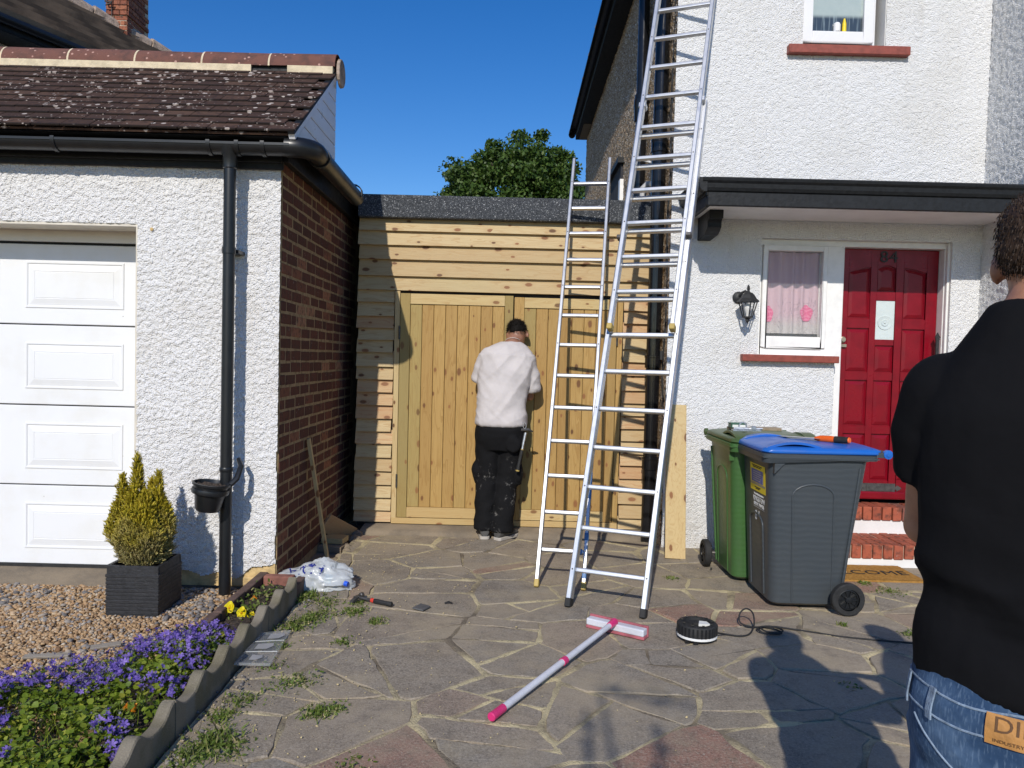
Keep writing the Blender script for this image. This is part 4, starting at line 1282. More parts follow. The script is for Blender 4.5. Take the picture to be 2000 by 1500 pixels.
# ------------------------------------------------------------------ the new timber front between the two buildings
LY = 6.30
lt = thing('timber_extension', 'new pale timber clad front with double gates and grey felt fascia', 'timber building', (-0.1, 6.6, 0))
ft = W(700, 384, 6.22).z
MB().box(-1.275, 1.168, 6.215, 6.34, 2.53, 2.715).build('fascia', MAT['felt'], lt, 0.012, 2)
MB().prism([(-1.27, 6.24, 2.71), (-1.27, 9.5, 2.66), (-1.27, 9.5, 2.5), (-1.27, 6.24, 2.55)], (2.43, 0, 0)).build('roof', MAT['felt'], lt)
MB().box(-1.27, 1.16, LY + 0.01, LY + 0.05, 0.05, 2.53).build('frame_wall', MAT['dark_room'], lt)
MB().box(-1.26, -1.20, LY + 0.05, 9.4, 0.0, 2.5).build('side_wall', MAT['dark_room'], lt)
def board(x0, x1, z0, z1, mat):
    jz = R.uniform(-.0035, .0035)
    q0, q1 = R.uniform(-.003, .003), R.uniform(-.003, .003)
    b = MB()
    P = [(x0, LY - 0.044, z0 + q0), (x1, LY - 0.044, z0 + q1), (x1, LY - 0.006, z0 + q1 - .001), (x0, LY - 0.006, z0 + q0 - .001)]
    Q = [(x0, LY - 0.009, z1 + q0), (x1, LY - 0.009, z1 + q1), (x1, LY - 0.001, z1 + q1), (x0, LY - 0.001, z1 + q0)]
    b.add(P + Q, [(0, 3, 2, 1), (4, 5, 6, 7), (0, 1, 5, 4), (1, 2, 6, 5), (2, 3, 7, 6), (3, 0, 4, 7)])
    b.build('weatherboard', MAT[mat], lt)
zz = [2.534, 2.431, 2.318, 2.200, 2.068, 1.950]
for k in range(5):
    board(-1.268 + R.uniform(-.012, .006), 1.163, zz[k + 1], zz[k] + 0.012, 'cladding_wood')
z = 1.950
k = 0
while z > 0.09:
    h = R.uniform(0.096, 0.118)
    zl = max(z - h, 0.055)
    board(-1.268 + R.uniform(-.012, .006), -0.972 + R.uniform(-.012, .006), zl, z + 0.012, 'cladding_wood_red' if R.random() < 0.4 else 'cladding_wood')
    z -= h
z = 1.950
while z > 0.09:
    h = R.uniform(0.098, 0.122)
    board(0.895 + R.uniform(-.005, .01), 1.163, max(z - h, 0.045), z + 0.012, 'cladding_wood_red' if R.random() < 0.5 else 'cladding_wood')
    z -= h
MB().box(-0.966, -0.925, LY - 0.045, LY + 0.01, 0.05, 1.945).build('jamb', MAT['new_pine'], lt, 0.002)
MB().box(0.845, 0.888, LY - 0.045, LY + 0.01, 0.05, 1.935).build('jamb', MAT['gate_wood'], lt, 0.002)
MB().box(-0.965, 0.888, LY - 0.046, LY + 0.01, 0.045, 0.094).build('threshold', MAT['gate_rail_wood'], lt, 0.002)
def leaf_gate(x0, x1, z0, z1, nb_, m1, m2, hinge_x):
    lf = MB().box(x0 + 0.003, x1 - 0.003, LY - 0.014, LY + 0.004, z0, z1).build('gate_leaf', MAT['dark_room'], lt)
    sw_ = 0.082
    MB().box(x0 + 0.002, x0 + sw_, LY - 0.048, LY - 0.014, z0, z1).build('stile', MAT[m1], lf, 0.002)
    MB().box(x1 - sw_ + 0.012, x1 - 0.002, LY - 0.048, LY - 0.014, z0, z1).build('stile', MAT[m2], lf, 0.002)
    MB().box(x0 + sw_ + 0.001, x1 - sw_ + 0.011, LY - 0.047, LY - 0.014, z1 - 0.085, z1 - 0.001).build('rail', MAT['gate_rail_wood'], lf, 0.002)
    MB().box(x0 + sw_ + 0.001, x1 - sw_ + 0.011, LY - 0.047, LY - 0.014, z0 + 0.001, z0 + 0.085).build('rail', MAT['gate_rail_wood'], lf, 0.002)
    a, b = x0 + sw_ + 0.001, x1 - sw_ + 0.011
    wd = (b - a) / nb_
    for i in range(nb_):
        MB().box(a + i * wd + 0.0008, a + (i + 1) * wd - 0.0022, LY - 0.036 + R.uniform(-.001, .001), LY - 0.014, z0 + 0.086, z1 - 0.086).build('gate_board', MAT['gate_wood_green' if i == 0 else 'gate_wood'], lf, 0.003)
    for hz in (z0 + 0.30, z1 - 0.32):
        hg = MB().tube([(hinge_x, LY - 0.056, hz - 0.055), (hinge_x, LY - 0.056, hz + 0.055)], 0.007, 8)
        hg.box(hinge_x - 0.008, hinge_x + 0.008, LY - 0.050, LY - 0.047, hz - 0.05, hz + 0.05)
        hg.build('hinge', MAT['dark_steel'], lf)
    return lf
leaf_gate(-0.923, -0.003, 0.098, 1.928, 8, 'gate_wood_green', 'gate_wood_green', -0.925)
leaf_gate(0.003, 0.842, 0.098, 1.918, 7, 'gate_wood', 'gate_wood', 0.845)

# ------------------------------------------------------------------ paving: irregular slabs, each its own piece
pav = struct(MB().box(-1.195, 9, -3, 6.03, -0.2, -0.016).build('paving', MAT['joint_sand']))
def clip(poly, n, d):
    out = []
    for i in range(len(poly)):
        a, b = poly[i], poly[(i + 1) % len(poly)]
        da, db = a[0] * n[0] + a[1] * n[1] - d, b[0] * n[0] + b[1] * n[1] - d
        if da <= 0:
            out.append(a)
        if (da < 0 < db) or (db < 0 < da):
            t = da / (da - db)
            out.append((a[0] + (b[0] - a[0]) * t, a[1] + (b[1] - a[1]) * t))
    return out
def area(p):
    return 0.5 * sum(p[i][0] * p[(i + 1) % len(p)][1] - p[(i + 1) % len(p)][0] * p[i][1] for i in range(len(p)))
PX0, PX1, PY0, PY1 = -1.185, 4.3, 0.9, 6.02
seeds = []
yy = PY0 - 0.2
row = 0
while yy < PY1 + 0.4:
    xx = PX0 - 0.3 + (0.3 if row % 2 else 0)
    while xx < PX1 + 0.5:
        seeds.append((xx + R.uniform(-.24, .24), yy + R.uniform(-.17, .17)))
        xx += 0.52
    yy += 0.36
    row += 1
cells = []
for i, s in enumerate(seeds):
    poly = [(PX0, PY0), (PX1, PY0), (PX1, PY1), (PX0, PY1)]
    for j, q in enumerate(seeds):
        if i == j or abs(s[0] - q[0]) > 2 or abs(s[1] - q[1]) > 2:
            continue
        n = (q[0] - s[0], q[1] - s[1])
        poly = clip(poly, n, (q[0] ** 2 + q[1] ** 2 - s[0] ** 2 - s[1] ** 2) / 2)
        if len(poly) < 3:
            break
    if len(poly) >= 3 and abs(area(poly)) > 0.012:
        cells.append(poly)
final = []
for poly in cells:
    a = abs(area(poly))
    if a > 0.11 and R.random() < 0.58:
        cx, cy = sum(p[0] for p in poly) / len(poly), sum(p[1] for p in poly) / len(poly)
        th = R.uniform(0, math.pi)
        n = (math.cos(th), math.sin(th))
        d = cx * n[0] + cy * n[1] + R.uniform(-.06, .06)
        for half_ in (clip(poly, n, d), clip(poly, (-n[0], -n[1]), -d)):
            if len(half_) > 2 and abs(area(half_)) > 0.06 and R.random() < 0.3:
                c2x, c2y = sum(q[0] for q in half_) / len(half_), sum(q[1] for q in half_) / len(half_)
                t2 = th + R.uniform(0.7, 2.2)
                m2_ = (math.cos(t2), math.sin(t2))
                d2_ = c2x * m2_[0] + c2y * m2_[1]
                final.append(clip(half_, m2_, d2_))
                final.append(clip(half_, (-m2_[0], -m2_[1]), -d2_))
            else:
                final.append(half_)
    else:
        final.append(poly)
def inset(poly, m_):
    out = poly
    n_ = len(poly)
    for i in range(n_):
        a, b = poly[i], poly[(i + 1) % n_]
        ex, ey = b[0] - a[0], b[1] - a[1]
        L = math.hypot(ex, ey)
        if L < 1e-4:
            continue
        nx_, ny_ = ey / L, -ex / L
        out = clip(out, (nx_, ny_), a[0] * nx_ + a[1] * ny_ - m_)
        if len(out) < 3:
            return []
    return out
nst = 0
for poly in final:
    if len(poly) < 3:
        continue
    if area(poly) < 0:
        poly = poly[::-1]
    p = inset(poly, R.uniform(0.003, 0.013))
    if len(p) < 3 or abs(area(p)) < 0.006:
        continue
    q = []
    for i in range(len(p)):
        a, b = p[i], p[(i + 1) % len(p)]
        L = math.hypot(b[0] - a[0], b[1] - a[1])
        k = max(1, int(L / 0.07))
        for t in range(k):
            f = t / k
            j = 0.008 if t else 0.015
            q.append((a[0] + (b[0] - a[0]) * f + R.uniform(-j, j), a[1] + (b[1] - a[1]) * f + R.uniform(-j, j)))
    cx, cy = sum(v_[0] for v_ in q) / len(q), sum(v_[1] for v_ in q) / len(q)
    tz, tx, ty = R.uniform(-.003, .003), R.uniform(-.008, .008), R.uniform(-.008, .008)
    def zz_(x, y):
        return tz + (x - cx) * tx + (y - cy) * ty
    n_ = len(q)
    lo = [(x - cx, y - cy, -0.06) for x, y in q]
    md = [(x - cx, y - cy, zz_(x, y) - 0.006) for x, y in q]
    tp = [((x - cx) * 0.975, (y - cy) * 0.975, zz_(x, y)) for x, y in q]
    mb = MB().rings([lo, md, tp], cap=False)
    mb.f.append(tuple(2 * n_ + k for k in range(n_)))
    o = mb.build('stone', MAT['paving_stone'], pav, smooth=True, ang=30)
    o.location = (cx, cy, 0)
    nst += 1
print('stones', nst)
# sand swept into the joints and spilling over the slab edges
st_ = 0.016
nx, ny = int((PX1 - PX0) / st_) + 1, int((PY1 - PY0) / st_) + 1
gx_, gy_ = np.meshgrid(PX0 + np.arange(nx) * st_, PY0 + np.arange(ny) * st_)
dist = np.zeros_like(gx_)
for poly in final:
    if len(poly) < 3:
        continue
    if area(poly) < 0:
        poly = poly[::-1]
    xs_, ys_ = [q[0] for q in poly], [q[1] for q in poly]
    i0, i1 = max(0, int((min(xs_) - PX0) / st_)), min(nx, int((max(xs_) - PX0) / st_) + 2)
    j0, j1 = max(0, int((min(ys_) - PY0) / st_)), min(ny, int((max(ys_) - PY0) / st_) + 2)
    if i1 <= i0 or j1 <= j0:
        continue
    sx_, sy_ = gx_[j0:j1, i0:i1], gy_[j0:j1, i0:i1]
    dm = np.full(sx_.shape, 9.0)
    for k in range(len(poly)):
        a, b = poly[k], poly[(k + 1) % len(poly)]
        ex, ey = b[0] - a[0], b[1] - a[1]
        L = math.hypot(ex, ey)
        if L > 1e-5:
            dm = np.minimum(dm, ((sx_ - a[0]) * -ey + (sy_ - a[1]) * ex) / L)
    dist[j0:j1, i0:i1] = np.maximum(dist[j0:j1, i0:i1], dm)
amt = field(ny, nx, 34, 1.0) + field(ny, nx, 11, 0.7) + field(ny, nx, 4, 0.4)
amt = amt + 0.10 * np.exp(-((gx_ - 0.9) / 1.2) ** 2 - ((gy_ - 4.2) / 1.2) ** 2) - 0.16 * (gx_ < -0.4)
fine = field(ny, nx, 1.6, 1.0) + field(ny, nx, 3, 0.6)
wd_ = 0.020 + 0.050 * np.clip(amt + 0.15, 0, 1)
zs = -0.0085 + 0.0150 * np.clip(1 - dist / wd_, 0, 1) * np.clip(0.62 + amt * 1.1, 0, 1.0) + fine * 0.0030 * np.clip(1 - dist / wd_ * .7, 0, 1)
zs = np.where(dist > wd_ * 1.1, -0.02, zs)
idx = np.arange(nx * ny).reshape(ny, nx)
qd = np.stack([idx[:-1, :-1], idx[:-1, 1:], idx[1:, 1:], idx[1:, :-1]], -1).reshape(-1, 4)
stuff(link('sand_joint', npmesh('sand_joint', np.stack([gx_, gy_, zs], -1).reshape(-1, 3), qd, smooth=True), MAT['joint_sand'], pav))
# concrete threshold strip below the gates and along the garage flank
mb = MB()
n_ = 26
fr_, bk = [], []
for i in range(n_ + 1):
    x = -1.18 + 2.34 * i / n_
    fr_.append((x, 6.045 + 0.02 * mnoise.noise((x * 5, 0, 0)), -0.004))
    bk.append((x, 6.075 + 0.02 * mnoise.noise((x * 5, 0, 0)), 0.032))
mb.add([(x, y, -0.1) for x, y, z in fr_] + fr_ + bk + [(x, 6.42, 0.045) for x, y, z in bk],
       [(r * (n_ + 1) + i, r * (n_ + 1) + i + 1, (r + 1) * (n_ + 1) + i + 1, (r + 1) * (n_ + 1) + i) for r in range(3) for i in range(n_)])
struct(mb.build('concrete_apron', MAT['concrete'], smooth=True, ang=60))
struct(MB().box(-1.42, -1.19, 4.60, 6.6, -0.2, -0.035).build('passage_floor', MAT['concrete']))
struct(MB().prism([(-5, 4.50, -0.03), (-5, 4.95, 0.024), (-5, 4.95, -0.2), (-5, 4.50, -0.2)], (2.76, 0, 0)).build('garage_threshold', MAT['concrete']))
struct(MB().box(-9, -1.197, -3, 4.598, -0.2, -0.022).build('gravel_ground', MAT['gravel_bed']))
def rubble(name, label, cat, pts, mat, grp):
    for (x, y, z, r_) in pts:
        mb = MB().ball((0, 0, 0), (r_, r_ * R.uniform(.7, 1.1), r_ * R.uniform(.5, .9)), 9, 6)
        mb.v = [tuple(Vector(q) * (1 + 0.28 * mnoise.noise(Vector(q) * 28 + Vector((x * 50, y * 50, 0))))) for q in mb.v]
        o = mb.build(name, MAT[mat])
        o.location = (x, y, z)
        tag(o, label, cat, grp)
rubble('rubble_stone', 'broken lump of concrete on the crumbled paving edge beside the brick flank', 'stone',
       [(-1.195, 6.02, 0.0, 0.05), (-1.19, 5.90, -0.01, 0.06), (-1.175, 5.78, -0.02, 0.045), (-1.20, 5.66, -0.02, 0.05), (-1.17, 5.55, -0.02, 0.035),
        (-1.19, 5.44, -0.02, 0.04), (-1.21, 5.30, -0.025, 0.045), (-1.19, 5.15, -0.02, 0.03), (-1.23, 5.08, -0.03, 0.03)], 'concrete', 'lumps along the broken paving edge')

# ------------------------------------------------------------------ gravel
t_ = (1 + 5 ** 0.5) / 2
IV = np.array([(-1, t_, 0), (1, t_, 0), (-1, -t_, 0), (1, -t_, 0), (0, -1, t_), (0, 1, t_), (0, -1, -t_), (0, 1, -t_), (t_, 0, -1), (t_, 0, 1), (-t_, 0, -1), (-t_, 0, 1)], dtype=float)
IV /= np.linalg.norm(IV[0])
IF = np.array([(0, 11, 5), (0, 5, 1), (0, 1, 7), (0, 7, 10), (0, 10, 11), (1, 5, 9), (5, 11, 4), (11, 10, 2), (10, 7, 6), (7, 1, 8), (3, 9, 4), (3, 4, 2), (3, 2, 6), (3, 6, 8), (3, 8, 9), (4, 9, 5), (2, 4, 11), (6, 2, 10), (8, 6, 7), (9, 8, 1)])
def pebbles(name, mat, n, sampler, smin, smax, zz, label):
    pos = np.array([sampler() for _ in range(n)])
    s = NR.uniform(smin, smax, n) * NR.choice([0.7, 1.0, 1.0, 1.25], n)
    scl = np.stack([s * NR.uniform(.8, 1.4, n), s * NR.uniform(.7, 1.1, n), s * NR.uniform(.4, .75, n)], -1)
    P = np.column_stack([pos, zz + NR.uniform(-0.004, 0.008, n)])
    rm = rotmats(NR.uniform(-.5, .5, n), NR.uniform(-.5, .5, n), NR.uniform(0, 6.28, n))
    V, F = scatter(IV, IF, rm, scl, P)
    V = V + NR.normal(0, 0.0007, V.shape)
    return stuff(link(name, npmesh(name, V, F), MAT[mat]), label)
def gs():
    while True:
        y = 2.1 + 2.47 * R.random()
        x = R.uniform(-3.8, -1.49)
        if x < -0.72 * y + 0.05 and y < 3.0:
            pass
        if x < -(y * 0.68) - 0.65:
            continue
        if x > -1.62 and y < 3.3:
            continue
        return x, y
pebbles('gravel', 'gravel', 24000, gs, 0.0065, 0.0125, -0.014, 'tan and brown pea gravel in front of the garage')
def gs2():
    while True:
        x, y = gs()
        c = mnoise.noise((x * 2.2 + 4, y * 2.2, 0)) + (0.5 if y > 3.95 else 0) + (0.25 if x > -2.0 else 0)
        if c > 0.42 + R.random() * 0.5:
            return x, y
pebbles('grey_gravel', 'gravel_grey', 520, gs2, 0.010, 0.019, -0.008, 'grey stones mixed into the gravel near the planter and downpipe')
def ds():
    while True:
        x = R.choice([R.uniform(-1.19, -0.2), R.uniform(-1.19, 3.2)])
        y = R.uniform(2.3, 5.9)
        if R.random() < (1.0 if x < -0.6 else 0.35):
            return x, y
pebbles('debris', 'sand', 900, ds, 0.0015, 0.0045, 0.004, 'pale crumbs and wood chips scattered over the paving')
def ds2():
    return R.uniform(-1.2, -1.12) + 0.05 * R.random(), R.uniform(2.4, 4.5)
pebbles('chippings', 'gravel_grey', 260, ds2, 0.003, 0.009, 0.003, 'grey chippings along the foot of the wavy edging')
for (px, py, ln, wd, ang, mat, lab) in ((91, 1281, 0.20, 0.028, 0.10, 'grey_plank', 'thin grey timber strip lying on the gravel behind the purple flowers'),
                                        (207, 1261, 0.13, 0.035, 0.42, 'grey_plank', 'short flat grey offcut lying on the gravel nearer the planter')):
    c = G(px, py, 0.004)
    d = Vector((math.cos(ang), math.sin(ang), 0.03))
    o = MB().bar(c - d * ln / 2, c + d * ln / 2, (-d.y, d.x, 0.2), wd, 0.012).build('timber_offcut', MAT[mat], None, 0.002)
    tag(o, lab, 'offcut')

# ------------------------------------------------------------------ planted border
struct(MB().prism([(-1.46, 2.0, -0.02), (-1.46, 2.0, 0.045), (-1.35, 2.0, 0.06), (-1.25, 2.0, 0.04), (-1.25, 2.0, -0.02)], (0, 2.47, 0)).build('soil', MAT['soil']))
def sl_s():
    return R.uniform(-1.45, -1.26), R.uniform(3.3, 4.45)
pebbles('soil_crumbs', 'soil', 900, sl_s, 0.004, 0.012, 0.05, 'dark crumbly soil in the border')
EL = 0.54
for k in range(5):
    ya = 2.22 + k * (EL + 0.006)
    n_ = 40
    if k == 4:
        ya_end = 4.36
    prof = []
    L = min(EL, 4.36 - ya)
    if L < 0.05:
        break
    for i in range(n_ + 1):
        y = ya + L * i / n_
        ph = ((y - 2.49) / 0.27) % 1.0
        prof.append((y, 0.112 + 0.024 * math.cos(2 * math.pi * ph) + 0.006 * math.cos(4 * math.pi * ph)))
    tx = R.uniform(-.006, .006)
    lo1 = [(-1.202 + tx, y, -0.06) for y, z in prof]
    a1 = [(-1.202 + tx, y, z - 0.006) for y, z in prof]
    a2 = [(-1.207 + tx, y, z) for y, z in prof]
    a3 = [(-1.247 + tx, y, z) for y, z in prof]
    a4 = [(-1.252 + tx, y, z - 0.006) for y, z in prof]
    lo2 = [(-1.252 + tx, y, -0.06) for y, z in prof]
    mb = MB()
    m_ = n_ + 1
    mb.add(lo1 + a1 + a2 + a3 + a4 + lo2, [(r * m_ + i, r * m_ + i + 1, (r + 1) * m_ + i + 1, (r + 1) * m_ + i) for r in range(5) for i in range(n_)] +
           [tuple(r * m_ for r in range(6)), tuple(r * m_ + n_ for r in range(5, -1, -1))])
    o = mb.build('wavy_edging', MAT['edging_concrete'], None, smooth=True, ang=40)
    tag(o, ['nearest wavy topped concrete edging block at the bottom of the photo', 'wavy concrete edging block beside the lower purple flowers', 'wavy concrete edging block beside the clear plastic case',
            'wavy concrete edging block beside the yellow pansies', 'short wavy edging end next to the brown kerb'][k], 'edging', 'wavy concrete edging blocks')
for k, (ya, yb, lab) in enumerate(((3.42, 3.84, 'brown edging block running into the purple flowers'), (3.85, 4.20, 'brown edging block at the back of the bed, behind the yellow pansies'), (4.21, 4.60, 'brown edging block nearest the downpipe foot'))):
    o = MB().box(-1.492 + R.uniform(-.004, .004), -1.442, ya, yb, -0.05, 0.098 + R.uniform(-.006, .006)).build('brown_edging', MAT['edging_brown'], None, 0.006, 2)
    tag(o, lab, 'edging', 'brown edging at the back of the border')
o = MB().box(-1.252, -1.203, 4.365, 4.72, -0.05, 0.088).build('brown_edging', MAT['edging_brown'], None, 0.006, 2)
tag(o, 'brown kerb piece beside the white carrier bag', 'edging')
o = MB().box(-1.435, -1.26, 4.475, 4.535, -0.03, 0.105).build('red_block', MAT['edging_red'], None, 0.008, 2)
tag(o, 'dusty red block closing the end of the flower border', 'block')

def tri_leaf(k=6, wd=0.5):
    """a small round leaf, slightly cupped"""
    V = [(0, 0, 0)]
    for i in range(k):
        a = 2 * math.pi * i / k
        rr = 0.5 * (1 + 0.12 * math.cos(3 * a))
        V.append((rr * math.cos(a), rr * math.sin(a) * wd * 2, 0.10 * (1 if i % 2 else 0.4)))
    F = [(0, 1 + i, 1 + (i + 1) % k) for i in range(k)]
    return np.array(V), np.array(F)
LV, LF = tri_leaf(7)
def inpoly(x, y, P):
    c = False
    j = len(P) - 1
    for i in range(len(P)):
        if (P[i][1] > y) != (P[j][1] > y) and x < (P[j][0] - P[i][0]) * (y - P[i][1]) / (P[j][1] - P[i][1]) + P[i][0]:
            c = not c
        j = i
    return c
BED = [(-1.265, 3.60), (-1.42, 3.68), (-1.56, 3.42), (-1.68, 3.20), (-1.84, 3.02), (-2.05, 2.92), (-2.2, 2.85), (-2.2, 2.15), (-1.255, 2.15)]
def mound(x, y):
    d = min(1.0, max(0.0, (-1.25 - x) / 0.10)) ** 0.6
    return 0.045 + d * (0.075 + 0.055 * mnoise.noise((x * 5, y * 5, 0.3))) * (1.0 if y < 3.4 else 0.8)
def sample_bed(cond=None):
    while True:
        x, y = R.uniform(-2.2, -1.25), R.uniform(2.15, 3.7)
        if inpoly(x, y, BED) and (cond is None or cond(x, y)):
            return x, y
def gap(x, y):
    return mnoise.noise((x * 6 + 3, y * 6, 1.7)) > -0.42 and not (-1.42 < x < -1.27 and 2.62 < y < 2.92 and R.random() < 0.7)
N = 9500
P = np.array([(*sample_bed(gap), 0) for _ in range(N)])
P[:, 2] = [mound(x, y) * (0.25 + 0.75 * math.sqrt(R.random())) + 0.01 for x, y, _ in P]
s = NR.uniform(0.012, 0.026, N)
V, F = scatter(LV, LF, rotmats(NR.normal(0.25, .45, N), NR.normal(0, .45, N), NR.uniform(0, 6.28, N)), np.stack([s, s, s], -1), P)
stuff(link('bellflower_leaves', npmesh('bellflower_leaves', V, F), MAT['bell_leaf']), 'bright green leaves of the purple bellflower mound')
# five-petalled purple bells
def flower(k=5):
    V = [(0, 0, -0.22)]
    F = []
    for i in range(k):
        a = 2 * math.pi * i / k
        w_ = math.pi / k
        b0 = len(V)
        V += [(0.30 * math.cos(a - w_ * .9), 0.30 * math.sin(a - w_ * .9), 0.02), (0.5 * math.cos(a - w_ * .55), 0.5 * math.sin(a - w_ * .55), 0.12), (0.66 * math.cos(a), 0.66 * math.sin(a), 0.06),
              (0.5 * math.cos(a + w_ * .55), 0.5 * math.sin(a + w_ * .55), 0.12), (0.30 * math.cos(a + w_ * .9), 0.30 * math.sin(a + w_ * .9), 0.02)]
        F += [(0, b0, b0 + 4), (b0, b0 + 1, b0 + 4), (b0 + 1, b0 + 3, b0 + 4), (b0 + 1, b0 + 2, b0 + 3)]
    return np.array(V), np.array(F)
FV, FF = flower()
def fl_cond(x, y):
    d = (y - 2.25) * 0.55 + (-1.25 - x) * 0.55
    v = mnoise.noise((x * 4.5 + 9, y * 4.5, 0))
    return v + d * 0.9 > 0.42 and R.random() < 0.9
N = 900
P = np.array([(*sample_bed(fl_cond), 0) for _ in range(N)])
P[:, 2] = [mound(x, y) + R.uniform(0.0, 0.045) for x, y, _ in P]
s = NR.uniform(0.016, 0.029, N)
V, F = scatter(FV, FF, rotmats(NR.normal(0.5, .45, N), NR.normal(0, .5, N), NR.uniform(0, 6.28, N)), np.stack([s, s, s * 1.1], -1), P)
stuff(link('bellflower_blooms', npmesh('bellflower_blooms', V, F), MAT['bell_petal']), 'purple bell shaped flowers over the green mound')
N = 1900
P = np.array([(*sample_bed(lambda x, y: fl_cond(x, y) or (y > 3.2)), 0) for _ in range(N)])
P[:, 2] = [mound(x, y) + R.uniform(-0.02, 0.05) for x, y, _ in P]
s = NR.uniform(0.008, 0.017, N)
V, F = scatter(FV, FF, rotmats(NR.normal(0.5, .7, N), NR.normal(0, .7, N), NR.uniform(0, 6.28, N)), np.stack([s * .6, s * .6, s * 2.2], -1), P)
stuff(link('faded_blooms', npmesh('faded_blooms', V, F), MAT['bell_faded']), 'faded grey blue flower heads among the purple bells')
BV = np.array([(-.5, 0, 0), (.5, 0, 0), (.32, 0.05, .55), (-.32, 0.05, .55), (0, 0.22, 1.0)])
BF = np.array([(0, 1, 2), (0, 2, 3), (3, 2, 4)])
N = 1300
P = np.array([(*sample_bed(), 0) for _ in range(N)])
P[:, 2] = [max(0.02, mound(x, y) - 0.05) for x, y, _ in P]
V, F = scatter(BV, BF, rotmats(NR.normal(0, .35, N), NR.normal(0, .35, N), NR.uniform(0, 6.28, N)), np.stack([np.full(N, .0025), np.full(N, .03), NR.uniform(.06, .10, N)], -1), P)
stuff(link('flower_stalks', npmesh('flower_stalks', V, F), MAT['bell_leaf']), 'thin green stalks of the bellflowers')

def pansy(name, label, loc, spots, mat, eye, n_leaf, spread):
    t = thing(name, label, 'pansy', loc)
    N = n_leaf
    P = np.column_stack([NR.normal(0, spread, N) + loc[0], NR.normal(0, spread * 1.3, N) + loc[1], loc[2] + NR.uniform(0.0, 0.055, N)])
    s = NR.uniform(0.016, 0.028, N)
    V, F = scatter(LV, LF, rotmats(NR.normal(0.3, .6, N), NR.normal(0, .6, N), NR.uniform(0, 6.28, N)), np.stack([s, s * .55, s], -1), P)
    stuff(link('foliage', npmesh('foliage', V, F), MAT['weed_leaf'], t))
    for (px, py, r_) in spots:
        r_ *= 1.05
        c = W(px, py, loc[1] - 0.05 + R.uniform(-.02, .02))
        mb = MB()
        for k in range(5):
            a = math.pi / 2 + 2 * math.pi * k / 5
            pr = r_ * (0.62 if k else 0.7)
            cc = Vector((math.cos(a), 0, math.sin(a))) * r_ * 0.5
            ring = [c + cc + Vector((math.cos(q) * pr, -0.004 - 0.002 * k - 0.006 * math.cos(q * 2) + 0.010 * math.sin(q), math.sin(q) * pr)) for q in [2 * math.pi * i / 10 for i in range(10)]]
            mb.add([c + cc * 0.6 + Vector((0, 0.004 - 0.002 * k, 0))] + ring, [(0, 1 + i, 1 + (i + 1) % 10) for i in range(10)])
        o = mb.build('flower', MAT[mat], t)
        MB().lathe([(r_ * .22, 0), (r_ * .08, .003)], c + Vector((0, -0.014, 0)), (0, -1, 0), 8).build('flower_eye', MAT[eye], o)
        MB().tube([c + Vector((0, 0.006, 0)), Vector((c.x * .7 + loc[0] * .3, c.y + .02, loc[2]))], 0.002, 5).build('stalk', MAT['weed_leaf'], o)
pansy('yellow_pansy', 'clump of bright yellow pansies in the narrow soil border', (-1.355, 3.98, 0.05), [(449, 1186, .024), (457, 1214, .024), (437, 1199, .024), (473, 1196, .023), (479, 1212, .025), (467, 1226, .023), (492, 1203, .018)], 'pansy_yellow', 'pansy_orange', 130, 0.055)
pansy('orange_pansy', 'small orange pansies next to the red block in the border', (-1.345, 4.26, 0.05), [(497, 1170, .016), (502, 1182, .018), (485, 1178, .012), (508, 1175, .014), (500, 1190, .012)], 'pansy_orange', 'pansy_yellow', 120, 0.055)
pansy('orange_pansy', 'two little orange pansies among the purple flowers', (-1.345, 2.80, 0.07), [(248, 1380, .009), (264, 1382, .010)], 'pansy_orange', 'pansy_yellow', 25, 0.02)

# ------------------------------------------------------------------ weeds in the joints
def weeds(spots):
    Vs, Fs, n0 = [], [], 0
    for (px, py, n, rr, hgt) in spots:
        c = G(px, py)
        n = int(n * 1.15)
        rr *= 0.85
        if c.x < -1.16:
            c.x = -1.16
        P = np.column_stack([NR.normal(c.x, rr, n), NR.normal(c.y, rr * 1.1, n), np.full(n, -0.002)])
        P[:, 0] = np.maximum(P[:, 0], -1.185)
        L = NR.uniform(.5, 1.1, n) * hgt
        V, F = scatter(BV, BF, rotmats(NR.normal(0, .75, n), NR.normal(0, .75, n), NR.uniform(0, 6.28, n)), np.stack([NR.uniform(.004, .009, n), L, L], -1), P)
        Vs.append(V); Fs.append(F + n0); n0 += len(V)
        m_ = n // 2
        P = np.column_stack([NR.normal(c.x, rr, m_), NR.normal(c.y, rr, m_), NR.uniform(0.003, hgt * .5, m_)])
        P[:, 0] = np.maximum(P[:, 0], -1.185)
        s = NR.uniform(.010, .022, m_)
        V, F = scatter(LV, LF, rotmats(NR.normal(0.2, .4, m_), NR.normal(0, .4, m_), NR.uniform(0, 6.28, m_)), np.stack([s, s * .6, s], -1), P)
        Vs.append(V); Fs.append(F + n0); n0 += len(V)
    stuff(link('weeds', npmesh('weeds', np.concatenate(Vs), np.concatenate(Fs)), MAT['weed_leaf']), 'low green weeds growing in the paving joints')
